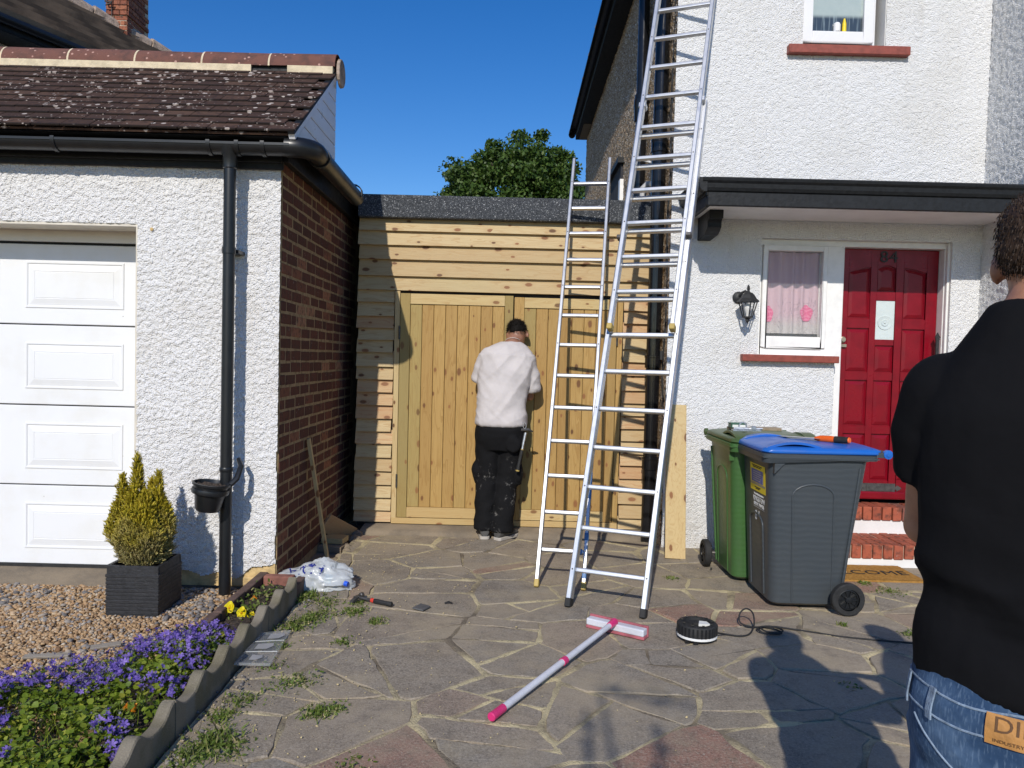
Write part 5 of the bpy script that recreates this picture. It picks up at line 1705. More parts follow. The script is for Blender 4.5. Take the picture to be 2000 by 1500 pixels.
weeds([(600, 1166, 210, .060, .045), (640, 1178, 90, .05, .03), (690, 1196, 120, .045, .03), (625, 1200, 90, .05, .03), (600, 1212, 130, .05, .035), (570, 1226, 120, .045, .035), (735, 1215, 70, .03, .03), (668, 1256, 50, .03, .03),
       (560, 1335, 60, .05, .03), (590, 1330, 50, .05, .03), (470, 1372, 110, .045, .035), (435, 1402, 90, .035, .04), (620, 1394, 130, .035, .035), (655, 1385, 60, .03, .03), (420, 1450, 190, .05, .045), (370, 1480, 150, .05, .045), (455, 1460, 80, .05, .03),
       (520, 1260, 60, .04, .03), (545, 1262, 60, .03, .03), (1362, 1242, 60, .03, .02), (1738, 1156, 90, .06, .02), (1775, 1240, 60, .03, .025), (1685, 1140, 60, .025, .03), (1645, 1222, 30, .015, .03), (1312, 1130, 40, .03, .02), (1660, 1340, 25, .03, .015),
       (700, 1178, 40, .03, .02), (530, 1300, 40, .04, .02), (690, 1494, 40, .04, .02)])

# ------------------------------------------------------------------ golden conifer in a square planter
pl = thing('planter', 'square black ridged planter on the gravel beside the garage door', 'planter', (-2.0, 4.2, 0))
mb = MB()
x0, x1, y0, y1, zt = -2.140, -1.862, 4.062, 4.345, 0.262
mb.box(x0, x1, y0, y1, -0.02, 0.21)
mb.box(x0, x1, y0, y0 + .018, .21, zt).box(x0, x1, y1 - .018, y1, .21, zt).box(x0, x0 + .018, y0 + .018, y1 - .018, .21, zt).box(x1 - .018, x1, y0 + .018, y1 - .018, .21, zt)
mb.build('pot', MAT['planter_black'], pl, 0.004)
for k in range(13):
    za = 0.002 + k * 0.0198
    h_ = 0.0168
    e = R.uniform(0.002, 0.005)
    MB().box(x0 - e, x1 + e, y0 - e, y1 + e, za, za + h_).build('ridge_band', MAT['planter_black'], pl, 0.002) if k < 11 else None
MB().box(x0 + .018, x1 - .018, y0 + .018, y1 - .018, .20, .225).build('compost', MAT['soil'], pl)
cf = thing('conifer', 'small golden green conifer with dry lower sprays in the black planter', 'shrub', (-2.0, 4.2, 0.22))
MB().tube([(-2.0, 4.2, .2), (-2.005, 4.2, .45), (-2.02, 4.2, .72)], [.016, .011, .004], 8).build('trunk', MAT['bark'], cf)
SV, SF = [], []
for i in range(9):
    t = i / 8
    for sd in (-1, 1):
        b = len(SV)
        a = sd * (0.55 + 0.25 * t)
        L = 0.42 * (1 - 0.65 * t)
        o = np.array([0, 0, t * 0.8])
        d = np.array([math.sin(a), 0.12 * sd, math.cos(a)]) * L
        SV += [o + [0, -.02, 0], o + d * .55 + [0, -.055, .05], o + d, o + d * .55 + [0, .055, -.05]]
        SF += [(b, b + 1, b + 2, b + 3)]
SV, SF = np.array(SV), np.array(SF)
spires = [(-.045, 0, .835, .050, 3), (-.115, -.02, .72, .052, 3), (.075, -.01, .745, .042, 2), (.02, .03, .70, .05, 2), (-.145, -.03, .56, .06, 3), (.115, 0, .57, .055, 3), (0, -.07, .60, .09, 5), (-.07, -.07, .52, .07, 4), (.07, -.08, .50, .08, 4), (0, .06, .55, .09, 3), (0, 0, .40, .15, 5), (-.04, -.05, .66, .085, 4), (.03, -.06, .64, .08, 4), (-.08, .02, .62, .08, 3), (.06, .03, .64, .08, 3)]
Pn, Dn = [], []
for (dx, dy, zt_, rd, wt) in spires:
    for _ in range(560 * wt):
        u_ = R.random()
        z = .245 + (zt_ - .245) * (1 - (1 - u_) ** 0.8)
        f = (z - .245) / (zt_ - .245)
        rr = rd * (0.55 + 0.9 * f if f < .35 else max(0.06, (1 - ((f - .35) / .66) ** 1.7)) * 0.88) * R.uniform(.55, 1.08)
        a = R.uniform(0, 6.28)
        Pn.append((-2.0 + dx * min(1, .3 + f * 1.3) + rr * math.cos(a), 4.2 + dy * min(1, .3 + f * 1.3) + rr * math.sin(a), z))
        Dn.append((a, f))
Pn = np.array(Pn)
N = len(Pn)
A = np.array([d[0] for d in Dn])
tilt = np.array([0.9 - 0.55 * d[1] for d in Dn]) + NR.normal(0, .42, N)
ca, sa_ = np.cos(A), np.sin(A)
st_, ct_ = np.sin(tilt), np.cos(tilt)
zax = np.stack([ca * st_, sa_ * st_, ct_], -1)
rv = NR.normal(0, 1, (N, 3))
xax = np.cross(rv, zax); xax /= np.linalg.norm(xax, axis=1, keepdims=True)
yax = np.cross(zax, xax)
RM = np.stack([xax, yax, zax], -1)
s = NR.uniform(.020, .040, N)
V, F = scatter(SV, SF, RM, np.stack([s, s, s], -1), Pn)
stuff(link('foliage', npmesh('foliage', V, F), MAT['thuja'], cf))

# ------------------------------------------------------------------ oak beyond the gates
oak = thing('oak_tree', 'dark green leafy oak crown rising behind the grey roof edge', 'tree', (0.1, 24.5, 0))
MB().tube([(0.1, 24.5, -.1), (0.15, 24.5, 2.0), (0.0, 24.5, 4.0), (0.1, 24.5, 6.0)], [.32, .26, .2, .1], 12).build('trunk', MAT['bark'], oak, smooth=True)
for k in range(9):
    a = k * 2.4
    MB().tube([(0.1, 24.5, 2.6 + k * .35), (0.1 + math.cos(a) * 1.0, 24.5 + math.sin(a) * 1.0, 3.9 + k * .38), (0.1 + math.cos(a) * 1.9, 24.5 + math.sin(a) * 1.9, 4.7 + k * .35)], [.10, .07, .03], 8).build('limb', MAT['bark'], oak, smooth=True)
clumps = []
for _ in range(230):
    while True:
        q = Vector((R.uniform(-1, 1), R.uniform(-1, 1), R.uniform(-1, 1)))
        if 0.2 < q.length < 1:
            break
    q = q.normalized() * (q.length ** 0.55)
    wz = 2.75
    c = Vector((-0.02 + q.x * 2.42, 24.5 + q.y * 2.2, 5.55 + q.z * wz))
    if c.z < 3.4:
        continue
    clumps.append((c, R.uniform(.30, .58)))
clumps += [(Vector((R.uniform(-1.9, 1.9), R.uniform(22.7, 25), R.uniform(4.0, 7.2))), R.uniform(.35, .5)) for _ in range(90)]
clumps += [(Vector((2.05, 24.3, 6.75)), .30), (Vector((-1.95, 24.3, 6.6)), .34), (Vector((-2.2, 24.2, 5.7)), .36), (Vector((0.05, 24.3, 8.32)), .32), (Vector((0.75, 24.3, 8.42)), .26), (Vector((-0.75, 24.3, 8.05)), .30), (Vector((1.5, 24.2, 7.7)), .34)]
Pn = []
for c, rd in clumps:
    for _ in range(230):
        d = Vector((R.gauss(0, 1), R.gauss(0, 1), R.gauss(0, 1))).normalized() * rd * R.uniform(.45, 1.06)
        Pn.append(c + Vector((d.x, d.y, d.z * .75)))
Pn = np.array([tuple(p) for p in Pn])
N = len(Pn)
s = NR.uniform(.085, .155, N)
QV = np.array([(-.5, 0, 0), (0, -.32, .05), (.55, 0, 0), (0, .32, .05)])
QF = np.array([(0, 1, 2, 3)])
V, F = scatter(QV, QF, rotmats(NR.normal(.3, .8, N), NR.normal(0, .8, N), NR.uniform(0, 6.28, N)), np.stack([s, s, s], -1), Pn)
stuff(link('crown', npmesh('crown', V, F), MAT['oak_leaf'], oak))

# ------------------------------------------------------------------ ladders
def ladder_part(t, A, d, r, n, wd, t0, t1, rungs, sw_, sd, rr, off):
    """one ladder section: A foot midpoint, d along the stiles (t = 1 is its length), r across, n towards the climber"""
    dl = d.length
    for s in (-1, 1):
        p, q = A + r * (s * wd / 2) + n * off + d * t0, A + r * (s * wd / 2) + n * off + d * t1
        mb = MB().bar(p, q, r, sw_, sd)
        st_ = mb.build('stile', MAT['aluminium'], t, 0.004)
        for tk in rungs[::2]:
            c = A + r * (s * (wd / 2)) + n * (off + sd / 2) + d * tk
            MB().lathe([(0.005, 0), (0.004, 0.003)], c, n, 8).build('rivet', MAT['dark_steel'], st_)
    for tk in rungs:
        c = A + d * tk + n * off
        MB().bar(c - r * (wd / 2 - sw_ / 2 + 0.001), c + r * (wd / 2 - sw_ / 2 + 0.001), d, rr * 0.9, rr * 1.15).build('rung', MAT['aluminium'], t, 0.006, 2)
FL, FR = G(1108, 1185), G(1258, 1208)
A = (FL + FR) / 2
d = Vector((0.635, 1.33, 4.0))
r_ = (FR - FL).normalized()
n_ = r_.cross(d).normalized()
if n_.y > 0:
    n_ = -n_
big = thing('extension_ladder', 'tall aluminium extension ladder leaning up the white wall beside the black canopy', 'ladder', A)
rg = [0.050 + 0.0577 * k for k in range(13)]
ladder_part(big, A, d, r_, n_, 0.435, 0.004, 0.797, rg, 0.030, 0.062, 0.030, 0.0)
rg2 = [0.050 + 0.0577 * k + 0.006 for k in range(7, 19)]
ladder_part(big, A, d, r_, n_, 0.392, 0.405, 1.135, rg2, 0.028, 0.058, 0.028, 0.064)
for s in (-1, 1):
    p = A + r_ * (s * 0.435 / 2)
    MB().bar(p + d * 0.0, p + d * 0.012, r_, 0.034, 0.066).build('foot', MAT['black_rubber'], big, 0.004)
    p = A + r_ * (s * 0.392 / 2) + n_ * 0.064
    MB().bar(p + d * 0.398, p + d * 0.407, r_, 0.034, 0.064).build('end_cap', MAT['foot_yellow'], big, 0.004)
    p = A + r_ * (s * 0.40 / 2)
    MB().bar(p + d * 0.788 + n_ * 0.045, p + d * 0.797 + n_ * 0.045, r_, 0.050, 0.060).build('guide_bracket', MAT['aluminium'], big, 0.004)
    p = A + r_ * (s * 0.43 / 2) + n_ * 0.05
    MB().bar(p + d * 0.55, p + d * 0.556, r_, 0.05, 0.05).build('rung_hook', MAT['dark_steel'], big, 0.003)
FL2, FR2 = G(1046, 1147), G(1141, 1154)
A2 = (FL2 + FR2) / 2
d2 = Vector((0.250, 1.444, 2.70))
r2 = (FR2 - FL2).normalized()
n2 = r2.cross(d2).normalized()
if n2.y > 0:
    n2 = -n2
sm_ = thing('ladder', 'narrow single aluminium ladder resting on the grey roof edge above the gates', 'ladder', A2)
rg3 = [0.078 + 0.0812 * k for k in range(13)]
ladder_part(sm_, A2, d2, r2, n2, 0.292, 0.006, 1.135, rg3, 0.024, 0.055, 0.027, 0.0)
for s in (-1, 1):
    p = A2 + r2 * (s * 0.292 / 2)
    MB().bar(p + d2 * 0.0, p + d2 * 0.016, r2, 0.030, 0.060).build('foot', MAT['foot_yellow'], sm_, 0.004)
p = A2 + r2 * 0.146
for a, b in ((0.022, 0.045), (0.10, 0.118), (0.19, 0.25), (0.262, 0.30)):
    MB().bar(p + d2 * a, p + d2 * b, r2, 0.0265, 0.0575).build('tape', MAT['blue_tape'], sm_, 0.004)
for tk in rg3[:2]:
    c = A2 + d2 * tk + r2 * 0.105
    MB().bar(c - r2 * .02, c + r2 * .02, d2, 0.033, 0.036).build('tape', MAT['blue_tape'], sm_, 0.004)

# ------------------------------------------------------------------ loose timber
b0, b1 = Vector((1.212, 5.52, 0.0)), Vector((1.252, 5.822, 1.10))
o = MB().bar(b0, b1, (1, 0, 0), 0.148, 0.022).build('leaning_board', MAT['new_pine'], None, 0.002)
tag(o, 'clean pine board leaning on the white wall behind the tall ladder', 'board')
o = MB().bar((-1.268, 5.37, -0.035), (-1.378, 5.22, 0.84), (0, 1, 0), 0.032, 0.022).build('batten', MAT['new_pine'], None, 0.001)
tag(o, 'thin wooden batten propped against the dark brick flank', 'batten')
o = MB().bar((-1.375, 5.72, 0.16), (-1.235, 6.02, -0.01), (0.5, 0.35, 0.6), 0.14, 0.02).build('plank', MAT['cladding_wood_red'], None, 0.002)
tag(o, 'tilted plank dropped in the dark gap beside the brick flank', 'plank')
o = MB().bar((-1.385, 5.66, -0.01), (-1.205, 5.63, -0.01), (0, 1, 0), 0.15, 0.045).build('plank', MAT['old_plank'], None, 0.003)
tag(o, 'grey lower board of the two lying across the passage', 'plank', 'boards lying across the passage')
o = MB().bar((-1.38, 5.72, 0.035), (-1.215, 5.70, 0.035), (0, 1, 0), 0.14, 0.04).build('plank', MAT['new_pine'], None, 0.003)
tag(o, 'paler upper board of the two lying across the passage', 'plank', 'boards lying across the passage')

# ------------------------------------------------------------------ wheelie bins
def rrect(x0, x1, y0, y1, z, r, k=6, tilt=0.0):
    pts = []
    for cx, cy, a0 in ((x1 - r, y1 - r, 0), (x0 + r, y1 - r, 90), (x0 + r, y0 + r, 180), (x1 - r, y0 + r, 270)):
        for i in range(k + 1):
            a = rad(a0 + 90 * i / k)
            pts.append(Vector((cx + r * math.cos(a), cy + r * math.sin(a), z + tilt * (cy + r * math.sin(a)))))
    return pts
def wheelie(label, origin, rot, body, lidm):
    t = thing('wheelie_bin', label, 'bin', origin, 'wheelie bins by the front door')
    M4 = Matrix.Translation(origin) @ Matrix.Rotation(rot, 4, 'Z')
    def B(mb, name, mat, par=None, **k):
        mb.v = [tuple(M4 @ Vector(q)) for q in mb.v]
        return mb.build(name, mat, par or t, **k)
    def sec(z):
        f = (z - 0.03) / 0.85
        return (-0.235 - 0.045 * f, 0.235 + 0.045 * f, 0.035 - 0.045 * f, 0.455 + 0.105 * f)
    mb = MB()
    rgs = [rrect(-0.215, 0.215, 0.055, 0.435, 0.025, 0.05)]
    for z in (0.04, 0.15, 0.3, 0.5, 0.7, 0.88):
        a = sec(z)
        rgs.append(rrect(a[0], a[1], a[2], a[3], z, 0.062))
    mb.rings(rgs)
    bd = B(mb, 'body', MAT[body], smooth=True, ang=50)
    # moulded arches on the sides and the front
    for s in (-1, 1):
        P = []
        for i in range(61):
            u_ = i / 60
            if u_ < 0.42:
                y, z = 0.155 - 0.03 * (u_ / .42), 0.05 + u_ / 0.42 * 0.62
            elif u_ < 0.58:
                a = (u_ - 0.42) / 0.16 * math.pi
                y, z = 0.245 - 0.12 * math.cos(a), 0.67 + 0.07 * math.sin(a)
            else:
                y, z = 0.365 + 0.02 * ((u_ - .58) / .42), 0.67 - (u_ - .58) / .42 * 0.62
            x = sec(z)[1] * s
            P.append((x, y, z))
        B(MB().tube(P, 0.0060, 8), 'side_moulding', MAT[body], bd, smooth=True)
        a_ = [(sec(z)[1] * s, 0.43 + 0.09 * z, z) for z in (0.05, 0.3, 0.6, 0.84)]
        B(MB().tube(a_, 0.009, 8), 'side_moulding', MAT[body], bd, smooth=True)
    P = []
    for i in range(51):
        u_ = i / 50
        if u_ < 0.4:
            x, z = -0.12, 0.06 + u_ / .4 * 0.40
        elif u_ < 0.6:
            a = (u_ - .4) / .2 * math.pi
            x, z = -0.12 * math.cos(a), 0.46 + 0.06 * math.sin(a)
        else:
            x, z = 0.12, 0.46 - (u_ - .6) / .4 * 0.40
        P.append((x, sec(z)[2], z))
    B(MB().tube(P, 0.008, 8), 'front_moulding', MAT[body], bd, smooth=True)
    # collar, deeper at the front
    mb = MB()
    r0_, r1_ = rrect(-0.300, 0.300, -0.055, 0.600, 0.862, 0.045), rrect(-0.305, 0.305, -0.060, 0.605, 0.885, 0.045)
    r2_, r3_ = rrect(-0.305, 0.305, -0.060, 0.605, 0.914, 0.045), rrect(-0.285, 0.285, -0.040, 0.585, 0.917, 0.04)
    r0_ = [p + Vector((0, 0, 0.0 if p.y < 0.16 else min(0.028, (p.y - 0.16) * 0.25))) for p in r0_]
    mb.rings([rrect(-0.268, 0.268, -0.012, 0.555, 0.872, 0.05), r0_, r1_, r2_, r3_])
    B(mb, 'rim', MAT[body], smooth=True, ang=40)
    B(MB().box(-0.307, 0.307, -0.062, 0.60, 0.893, 0.899), 'rim_step', MAT[body])
    for s in (-1, 1):
        B(MB().prism([Vector((s * 0.262, 0.01, 0.862)), Vector((s * 0.262, 0.07, 0.862)), Vector((s * 0.262, 0.01, 0.80))], (s * 0.03, 0, 0)), 'gusset', MAT[body])
    # lid
    mb = MB()
    L = [rrect(-0.292, 0.292, -0.052, 0.625, 0.918, 0.05), rrect(-0.296, 0.296, -0.056, 0.63, 0.926, 0.05), rrect(-0.290, 0.290, -0.045, 0.63, 0.944, 0.05), rrect(-0.262, 0.262, 0.00, 0.61, 0.952, 0.05), rrect(-0.20, 0.20, 0.12, 0.58, 0.962, 0.06), rrect(-0.08, 0.08, 0.26, 0.50, 0.966, 0.05)]
    mb.rings(L)
    ld = B(mb, 'lid', MAT[lidm], smooth=True, ang=60)
    for s in (-1, 1):
        n = 14
        up_, lo_ = [], []
        for i in range(n + 1):
            u_ = i / n
            y = -0.035 + 0.36 * u_
            z = 0.944 + 0.038 * math.sin(math.pi * min(1, u_ * 1.05)) ** 0.8
            up_.append(Vector((s * 0.19, y, z)))
            lo_.append(Vector((s * 0.19, y, max(0.942, z - 0.014))))
        B(MB().prism(up_ + lo_[::-1], (s * 0.075, 0, 0)), 'lid_grip', MAT[lidm], ld, smooth=True, ang=40)
    n = 10
    V = []
    for j in range(7):
        for i in range(n + 1):
            x, u_ = -0.19 + 0.38 * i / n, j / 6
            V.append((x, -0.035 + 0.36 * u_, 0.945 + 0.028 * math.sin(math.pi * u_) ** 0.8 * (0.55 + 0.45 * abs(2 * i / n - 1))))
    B(MB().add(V, [(j * (n + 1) + i, j * (n + 1) + i + 1, (j + 1) * (n + 1) + i + 1, (j + 1) * (n + 1) + i) for j in range(6) for i in range(n)]), 'lid_crown', MAT[lidm], ld, smooth=True, ang=60)
    hb = MB().tube([(-0.27, 0.662, 0.925), (0.27, 0.662, 0.925)], 0.015, 12)
    for x in (-0.27, -0.09, 0.09, 0.27):
        hb.box(x - 0.02, x + 0.02, 0.59, 0.665, 0.905, 0.935)
    B(hb, 'handle', MAT[body], smooth=True)
    for s in (-1, 1):
        B(MB().lathe([(0.026, 0), (0.026, 0.022), (0.012, 0.024), (0.012, 0.027)], (s * 0.272, 0.655, 0.925), (s, 0, 0), 16), 'hinge', MAT[lidm], ld, smooth=True)
        wx = s * 0.288
        ty = B(MB().lathe([(0.062, 0), (0.086, 0), (0.093, 0.006), (0.094, 0.022), (0.093, 0.040), (0.086, 0.046), (0.062, 0.046)], (wx, 0.445, 0.094), (s, 0, 0), 32, False), 'wheel', MAT['black_rubber'], smooth=True)
        rm = MB().lathe([(0.062, 0.0), (0.062, 0.036), (0.056, 0.040), (0.052, 0.040), (0.050, 0.030), (0.016, 0.030), (0.016, 0.044), (0.002, 0.046)], (wx, 0.445, 0.094), (s, 0, 0), 28)
        for k in range(10):
            a = 2 * math.pi * k / 10
            c0 = Vector((wx + s * 0.034, 0.445, 0.094))
            dd = Vector((0, math.cos(a), math.sin(a)))
            rm.bar(c0 + dd * 0.014, c0 + dd * 0.053, (0, -math.sin(a), math.cos(a)), 0.005, 0.012)
        B(rm, 'hub', MAT['black_pvc'], ty, smooth=True)
    B(MB().tube([(-0.29, 0.445, 0.094), (0.29, 0.445, 0.094)], 0.011, 8), 'axle', MAT['dark_steel'])
    return t, M4
BO = Vector((1.500, 4.655, 0))
gb, GM4 = wheelie('dark grey wheelie bin with a bright blue lid and yellow sticker', BO, -math.pi / 2, 'bin_grey', 'bin_lid_blue')
nb2, NM4 = wheelie('green wheelie bin standing against the white wall behind the grey one', Vector((1.70, 4.905, 0)), 0.0, 'bin_green', 'bin_lid_green')
def fx(z):
    return BO.x + 0.035 - 0.045 * (z - 0.03) / 0.85
def onfront(y, z, off):
    return Vector((fx(z) - off, y, z))
tilt = Vector((-0.045 / 0.85, 0, 1)).normalized()
nfx = Vector((0, -1, 0)).cross(tilt)
sk = MB().obox(onfront(4.75, 0.655, 0.0015), (0, -0.275, 0), tilt * 0.165, nfx * 0.001).build('sticker', MAT['sticker_yellow'], gb)
MB().obox(onfront(4.728, 0.708, 0.0028), (0, -0.215, 0), tilt * 0.078, nfx * 0.0006).build('sticker_panel', MAT['sticker_blue'], sk)
for z in (0.693, 0.700):
    MB().obox(onfront(4.75, z, 0.0028), (0, -0.275, 0), tilt * 0.003, nfx * 0.0006).build('sticker_line', MAT['sticker_blue'], sk)
for k in range(5):
    MB().obox(onfront(4.69, 0.719 + 0.013 * k, 0.0037), (0, -R.uniform(.11, .16), 0), tilt * 0.005, nfx * 0.0005).build('sticker_text', MAT['print_grey'], sk)
for k, (z, a, b) in enumerate(((0.806, .03, .22), (0.797, .05, .20), (0.676, .08, .19), (0.668, .10, .17))):
    MB().obox(onfront(4.75 - a, z, 0.0028), (0, -(b - a), 0), tilt * 0.0055, nfx * 0.0005).build('sticker_text', MAT['black_print'], sk)
def btxt(s, y, z, size, w_=1.0):
    o = onfront(y, z, 0.002)
    text('bin_print', s, MAT['print_white'], gb, frame(o, (0, -1, 0), tilt), size, 0.0006, w_, 1.0)
btxt('THE ROYAL BOROUGH OF', 4.60, 0.630, 0.016, 0.95)
btxt('KINGSTON', 4.60, 0.592, 0.045, 0.9)
btxt('UPON THAMES', 4.60, 0.564, 0.032, 0.85)
btxt('8', 4.655, 0.478, 0.085, 1.0)
btxt("'", 4.60, 0.478, 0.085, 1.0)
MB().obox(onfront(4.70, 0.556, 0.0015), (0, -0.2, 0), tilt * 0.002, nfx * 0.0005).build('bin_print', MAT['print_white'], gb)
# saw on the blue lid
sw0 = Vector((1.955, 4.55, 0.986))
sdir_ = Vector((-0.36, 0.42, -0.02)).normalized()
side_ = Vector((sdir_.y, -sdir_.x, 0))
saw = thing('hand_saw', 'hand saw with orange and black handle lying on the blue bin lid', 'saw', sw0)
mb = MB().prism([sw0 + sdir_ * a + side_ * b for a, b in ((0.11, -.035), (0.48, -.012), (0.49, 0.03), (0.11, 0.055))], (0, 0, 0.0015))
mb.build('blade', MAT['steel'], saw)
MB().tube([sw0 + sdir_ * 0.155, sw0 + sdir_ * 0.12, sw0 + sdir_ * 0.06, sw0 + sdir_ * 0.0], [0.010, 0.020, 0.021, 0.017], 12).build('handle', MAT['orange_plastic'], saw, smooth=True)
MB().tube([sw0 + sdir_ * 0.03, sw0 - sdir_ * 0.015, sw0 - sdir_ * 0.055], [0.0205, 0.020, 0.018], 12).build('grip', MAT['black_rubber'], saw, smooth=True)
MB().tube([sw0 - sdir_ * 0.055, sw0 - sdir_ * 0.062], [0.018, 0.015], 12).build('butt', MAT['orange_plastic'], saw, smooth=True)
# bits on the green lid
gl = W(1440, 831, 5.30)
bx = thing('screw_box', 'small green and clear box of fixings on the green bin lid', 'box', gl)
MB().box(gl.x - .052, gl.x + .052, 5.26, 5.34, gl.z - .014, gl.z + .012).build('tray', MAT['box_green'], bx, 0.003)
MB().box(gl.x - .054, gl.x + .054, 5.258, 5.342, gl.z + .012, gl.z + .020).build('box_lid', MAT['box_green'], bx, 0.002)
MB().box(gl.x - .045, gl.x + .045, 5.2572, 5.2598, gl.z - .009, gl.z + .008).build('box_label', MAT['paper_white'], bx)
MB().box(gl.x - .046, gl.x + .20, 5.33, 5.42, 0.966, gl.z - .014)
o = MB().obox((gl.x - 0.04, 5.28, gl.z - 0.034), (0.36, 0.05, 0), (-0.01, 0.10, 0), (0, 0, 0.020)).build('offcut', MAT['old_plank'], None, 0.002)
tag(o, 'short timber offcut lying across the green bin lid under the screw box', 'offcut')
hg = thing('bolt_fitting', 'loose galvanised bolt and hinge fitting on the green bin lid', 'fitting', (1.56, 5.05, 0.97))
c = Vector((1.56, 5.06, 0.985))
MB().box(c.x - .10, c.x + .09, c.y - .02, c.y + .02, c.z - .006, c.z + .006).build('plate', MAT['galvanised'], hg, 0.002)
MB().tube([c + Vector((-.09, 0, .012)), c + Vector((.10, 0, .012))], 0.008, 8).build('bolt', MAT['galvanised'], hg, smooth=True)
MB().tube([c + Vector((-.03 + .025 * math.cos(a), 0, .022 + .03 * math.sin(a))) for a in [rad(12 * i) for i in range(16)]], 0.005, 6).build('staple', MAT['galvanised'], hg, smooth=True)
MB().box(c.x + .02, c.x + .05, c.y - .03, c.y, c.z + .006, c.z + .03).build('bracket', MAT['galvanised'], hg, 0.002)

# ------------------------------------------------------------------ welcome mat
mt = thing('door_mat', 'brown coir doormat lettered WELCOME at the foot of the brick steps', 'doormat', (2.41, 5.22, 0))
V, F = [], []
nx, ny = 46, 26
for j in range(ny + 1):
    for i in range(nx + 1):
        e = 0.004 * mnoise.noise((i * 7.1, j * 3.3, 0)) * (i in (0, nx) or j in (0, ny))
        V.append((2.055 + 0.715 * i / nx + e, 5.035 + 0.375 * j / ny + e, 0.018 + 0.002 * mnoise.noise((i * 1.3, j * 1.3, 5))))
F = [(j * (nx + 1) + i, j * (nx + 1) + i + 1, (j + 1) * (nx + 1) + i + 1, (j + 1) * (nx + 1) + i) for j in range(ny) for i in range(nx)]
mm_ = MB().add(V, F)
mm_.box(2.057, 2.768, 5.037, 5.408, 0.002, 0.0155)
mm_.build('mat', MAT['coir'], mt)
text('lettering', 'WELCOME', MAT['black_print'], mt, frame((2.395, 5.165, 0.0205), (1, 0, 0), (0, 1, 0)), 0.135, 0.0006, 1.0, 1.05)

# ------------------------------------------------------------------ wall lantern
LX, LYY = 1.735, 5.715
la = thing('wall_lantern', 'black coach lantern on the white wall left of the sidelight', 'lantern', (LX, HY, 1.9))
def sq(hw, z, n=6):
    return [Vector((LX + hw * math.cos(rad(30 + 60 * k)), LYY + hw * math.sin(rad(30 + 60 * k)), z)) for k in range(n)]
MB().rings([sq(.082, 1.882), sq(.082, 1.890), sq(.062, 1.908), sq(.045, 1.935), sq(.030, 1.950), sq(.012, 1.956), sq(.009, 1.972), sq(.014, 1.978), sq(.009, 1.986), sq(.012, 1.992), sq(.003, 2.010)]).build('hood', MAT['black_iron'], la)
cg = MB()
for k in range(6):
    a = Vector((math.cos(rad(30 + 60 * k)), math.sin(rad(30 + 60 * k)), 0))
    c = Vector((LX, LYY, 0))
    cg.bar(c + a * .068 + Vector((0, 0, 1.884)), c + a * .036 + Vector((0, 0, 1.772)), (-a.y, a.x, 0), .007, .007)
cg.build('cage', MAT['black_iron'], la)
MB().rings([sq(.040, 1.775), sq(.040, 1.768), sq(.022, 1.762), sq(.014, 1.752), sq(.018, 1.744), sq(.010, 1.736), sq(.003, 1.722)]).build('base_finial', MAT['black_iron'], la)
MB().rings([sq(.0655, 1.882), sq(.0335, 1.776)], cap=False).build('glass', MAT['glass'], la)
MB().lathe([(.012, 1.776), (.014, 1.80), (.024, 1.825), (.026, 1.845), (.016, 1.865), (.003, 1.872)], (LX, LYY, 0), n=14).build('bulb', MAT['bulb'], la, smooth=True)
MB().tube([(LX, LYY, 1.95), (LX - .015, LYY + .03, 1.965), (LX - .03, LYY + .07, 1.955), (LX - .035, HY - .02, 1.93)], .010, 8).lathe([(.045, 0), (.045, .012), (.030, .024), (.012, .030)], (LX - .035, HY, 1.925), (0, -1, 0), 18).build('wall_bracket', MAT['black_iron'], la, smooth=True)

# ------------------------------------------------------------------ pot clipped to the downpipe
PC = Vector((-1.700, 4.36, 0.0))
z0 = W(412, 945, 4.36).z
pt = thing('hanging_pot', 'small black plastic pot of dry compost clipped to the downpipe', 'plant pot', (PC.x, PC.y, z0))
tl = Matrix.Translation((PC.x, PC.y, z0)) @ Matrix.Rotation(rad(8), 4, 'Y')
mb = MB().lathe([(0.062, -0.155), (0.070, -0.145), (0.088, -0.03), (0.092, -0.028), (0.096, -0.006), (0.104, -0.006), (0.105, 0.006), (0.094, 0.008), (0.090, -0.008), (0.086, -0.03)], n=28, cap=False)
mb.lathe([(0.0, -0.155), (0.062, -0.155)], n=28, cap=False)
mb.v = [tuple(tl @ Vector(q)) for q in mb.v]
mb.build('pot', MAT['black_pvc'], pt, smooth=True)
mb = MB().lathe([(0.088, -0.055), (0.101, -0.053), (0.104, -0.040), (0.101, -0.026), (0.090, -0.025)], n=28, cap=False)
mb.v = [tuple(tl @ Vector(q)) for q in mb.v]
mb.tube([(PC.x + .07, PC.y + .05, z0 - .03), (PC.x + .115, PC.y + .08, z0 + .02), (PC.x + .125, PC.y + .12, z0 + .09), (PC.x + .10, PC.y + .14, z0 + .13)], [.016, .018, .016, .012], 8)
mb.build('clip_ring', MAT['black_pvc'], pt, smooth=True)
V, F = [], []
for j in range(9):
    for k in range(24):
        a = 2 * math.pi * k / 24
        rr = 0.088 * j / 8
        V.append(tuple(tl @ Vector((rr * math.cos(a), rr * math.sin(a), -0.010 + 0.012 * mnoise.noise((rr * 60 * math.cos(a), rr * 60 * math.sin(a), 1))))))
for j in range(8):
    for k in range(24):
        F.append((j * 24 + k, j * 24 + (k + 1) % 24, (j + 1) * 24 + (k + 1) % 24, (j + 1) * 24 + k))
MB().add(V, F).build('compost', MAT['soil'], pt)

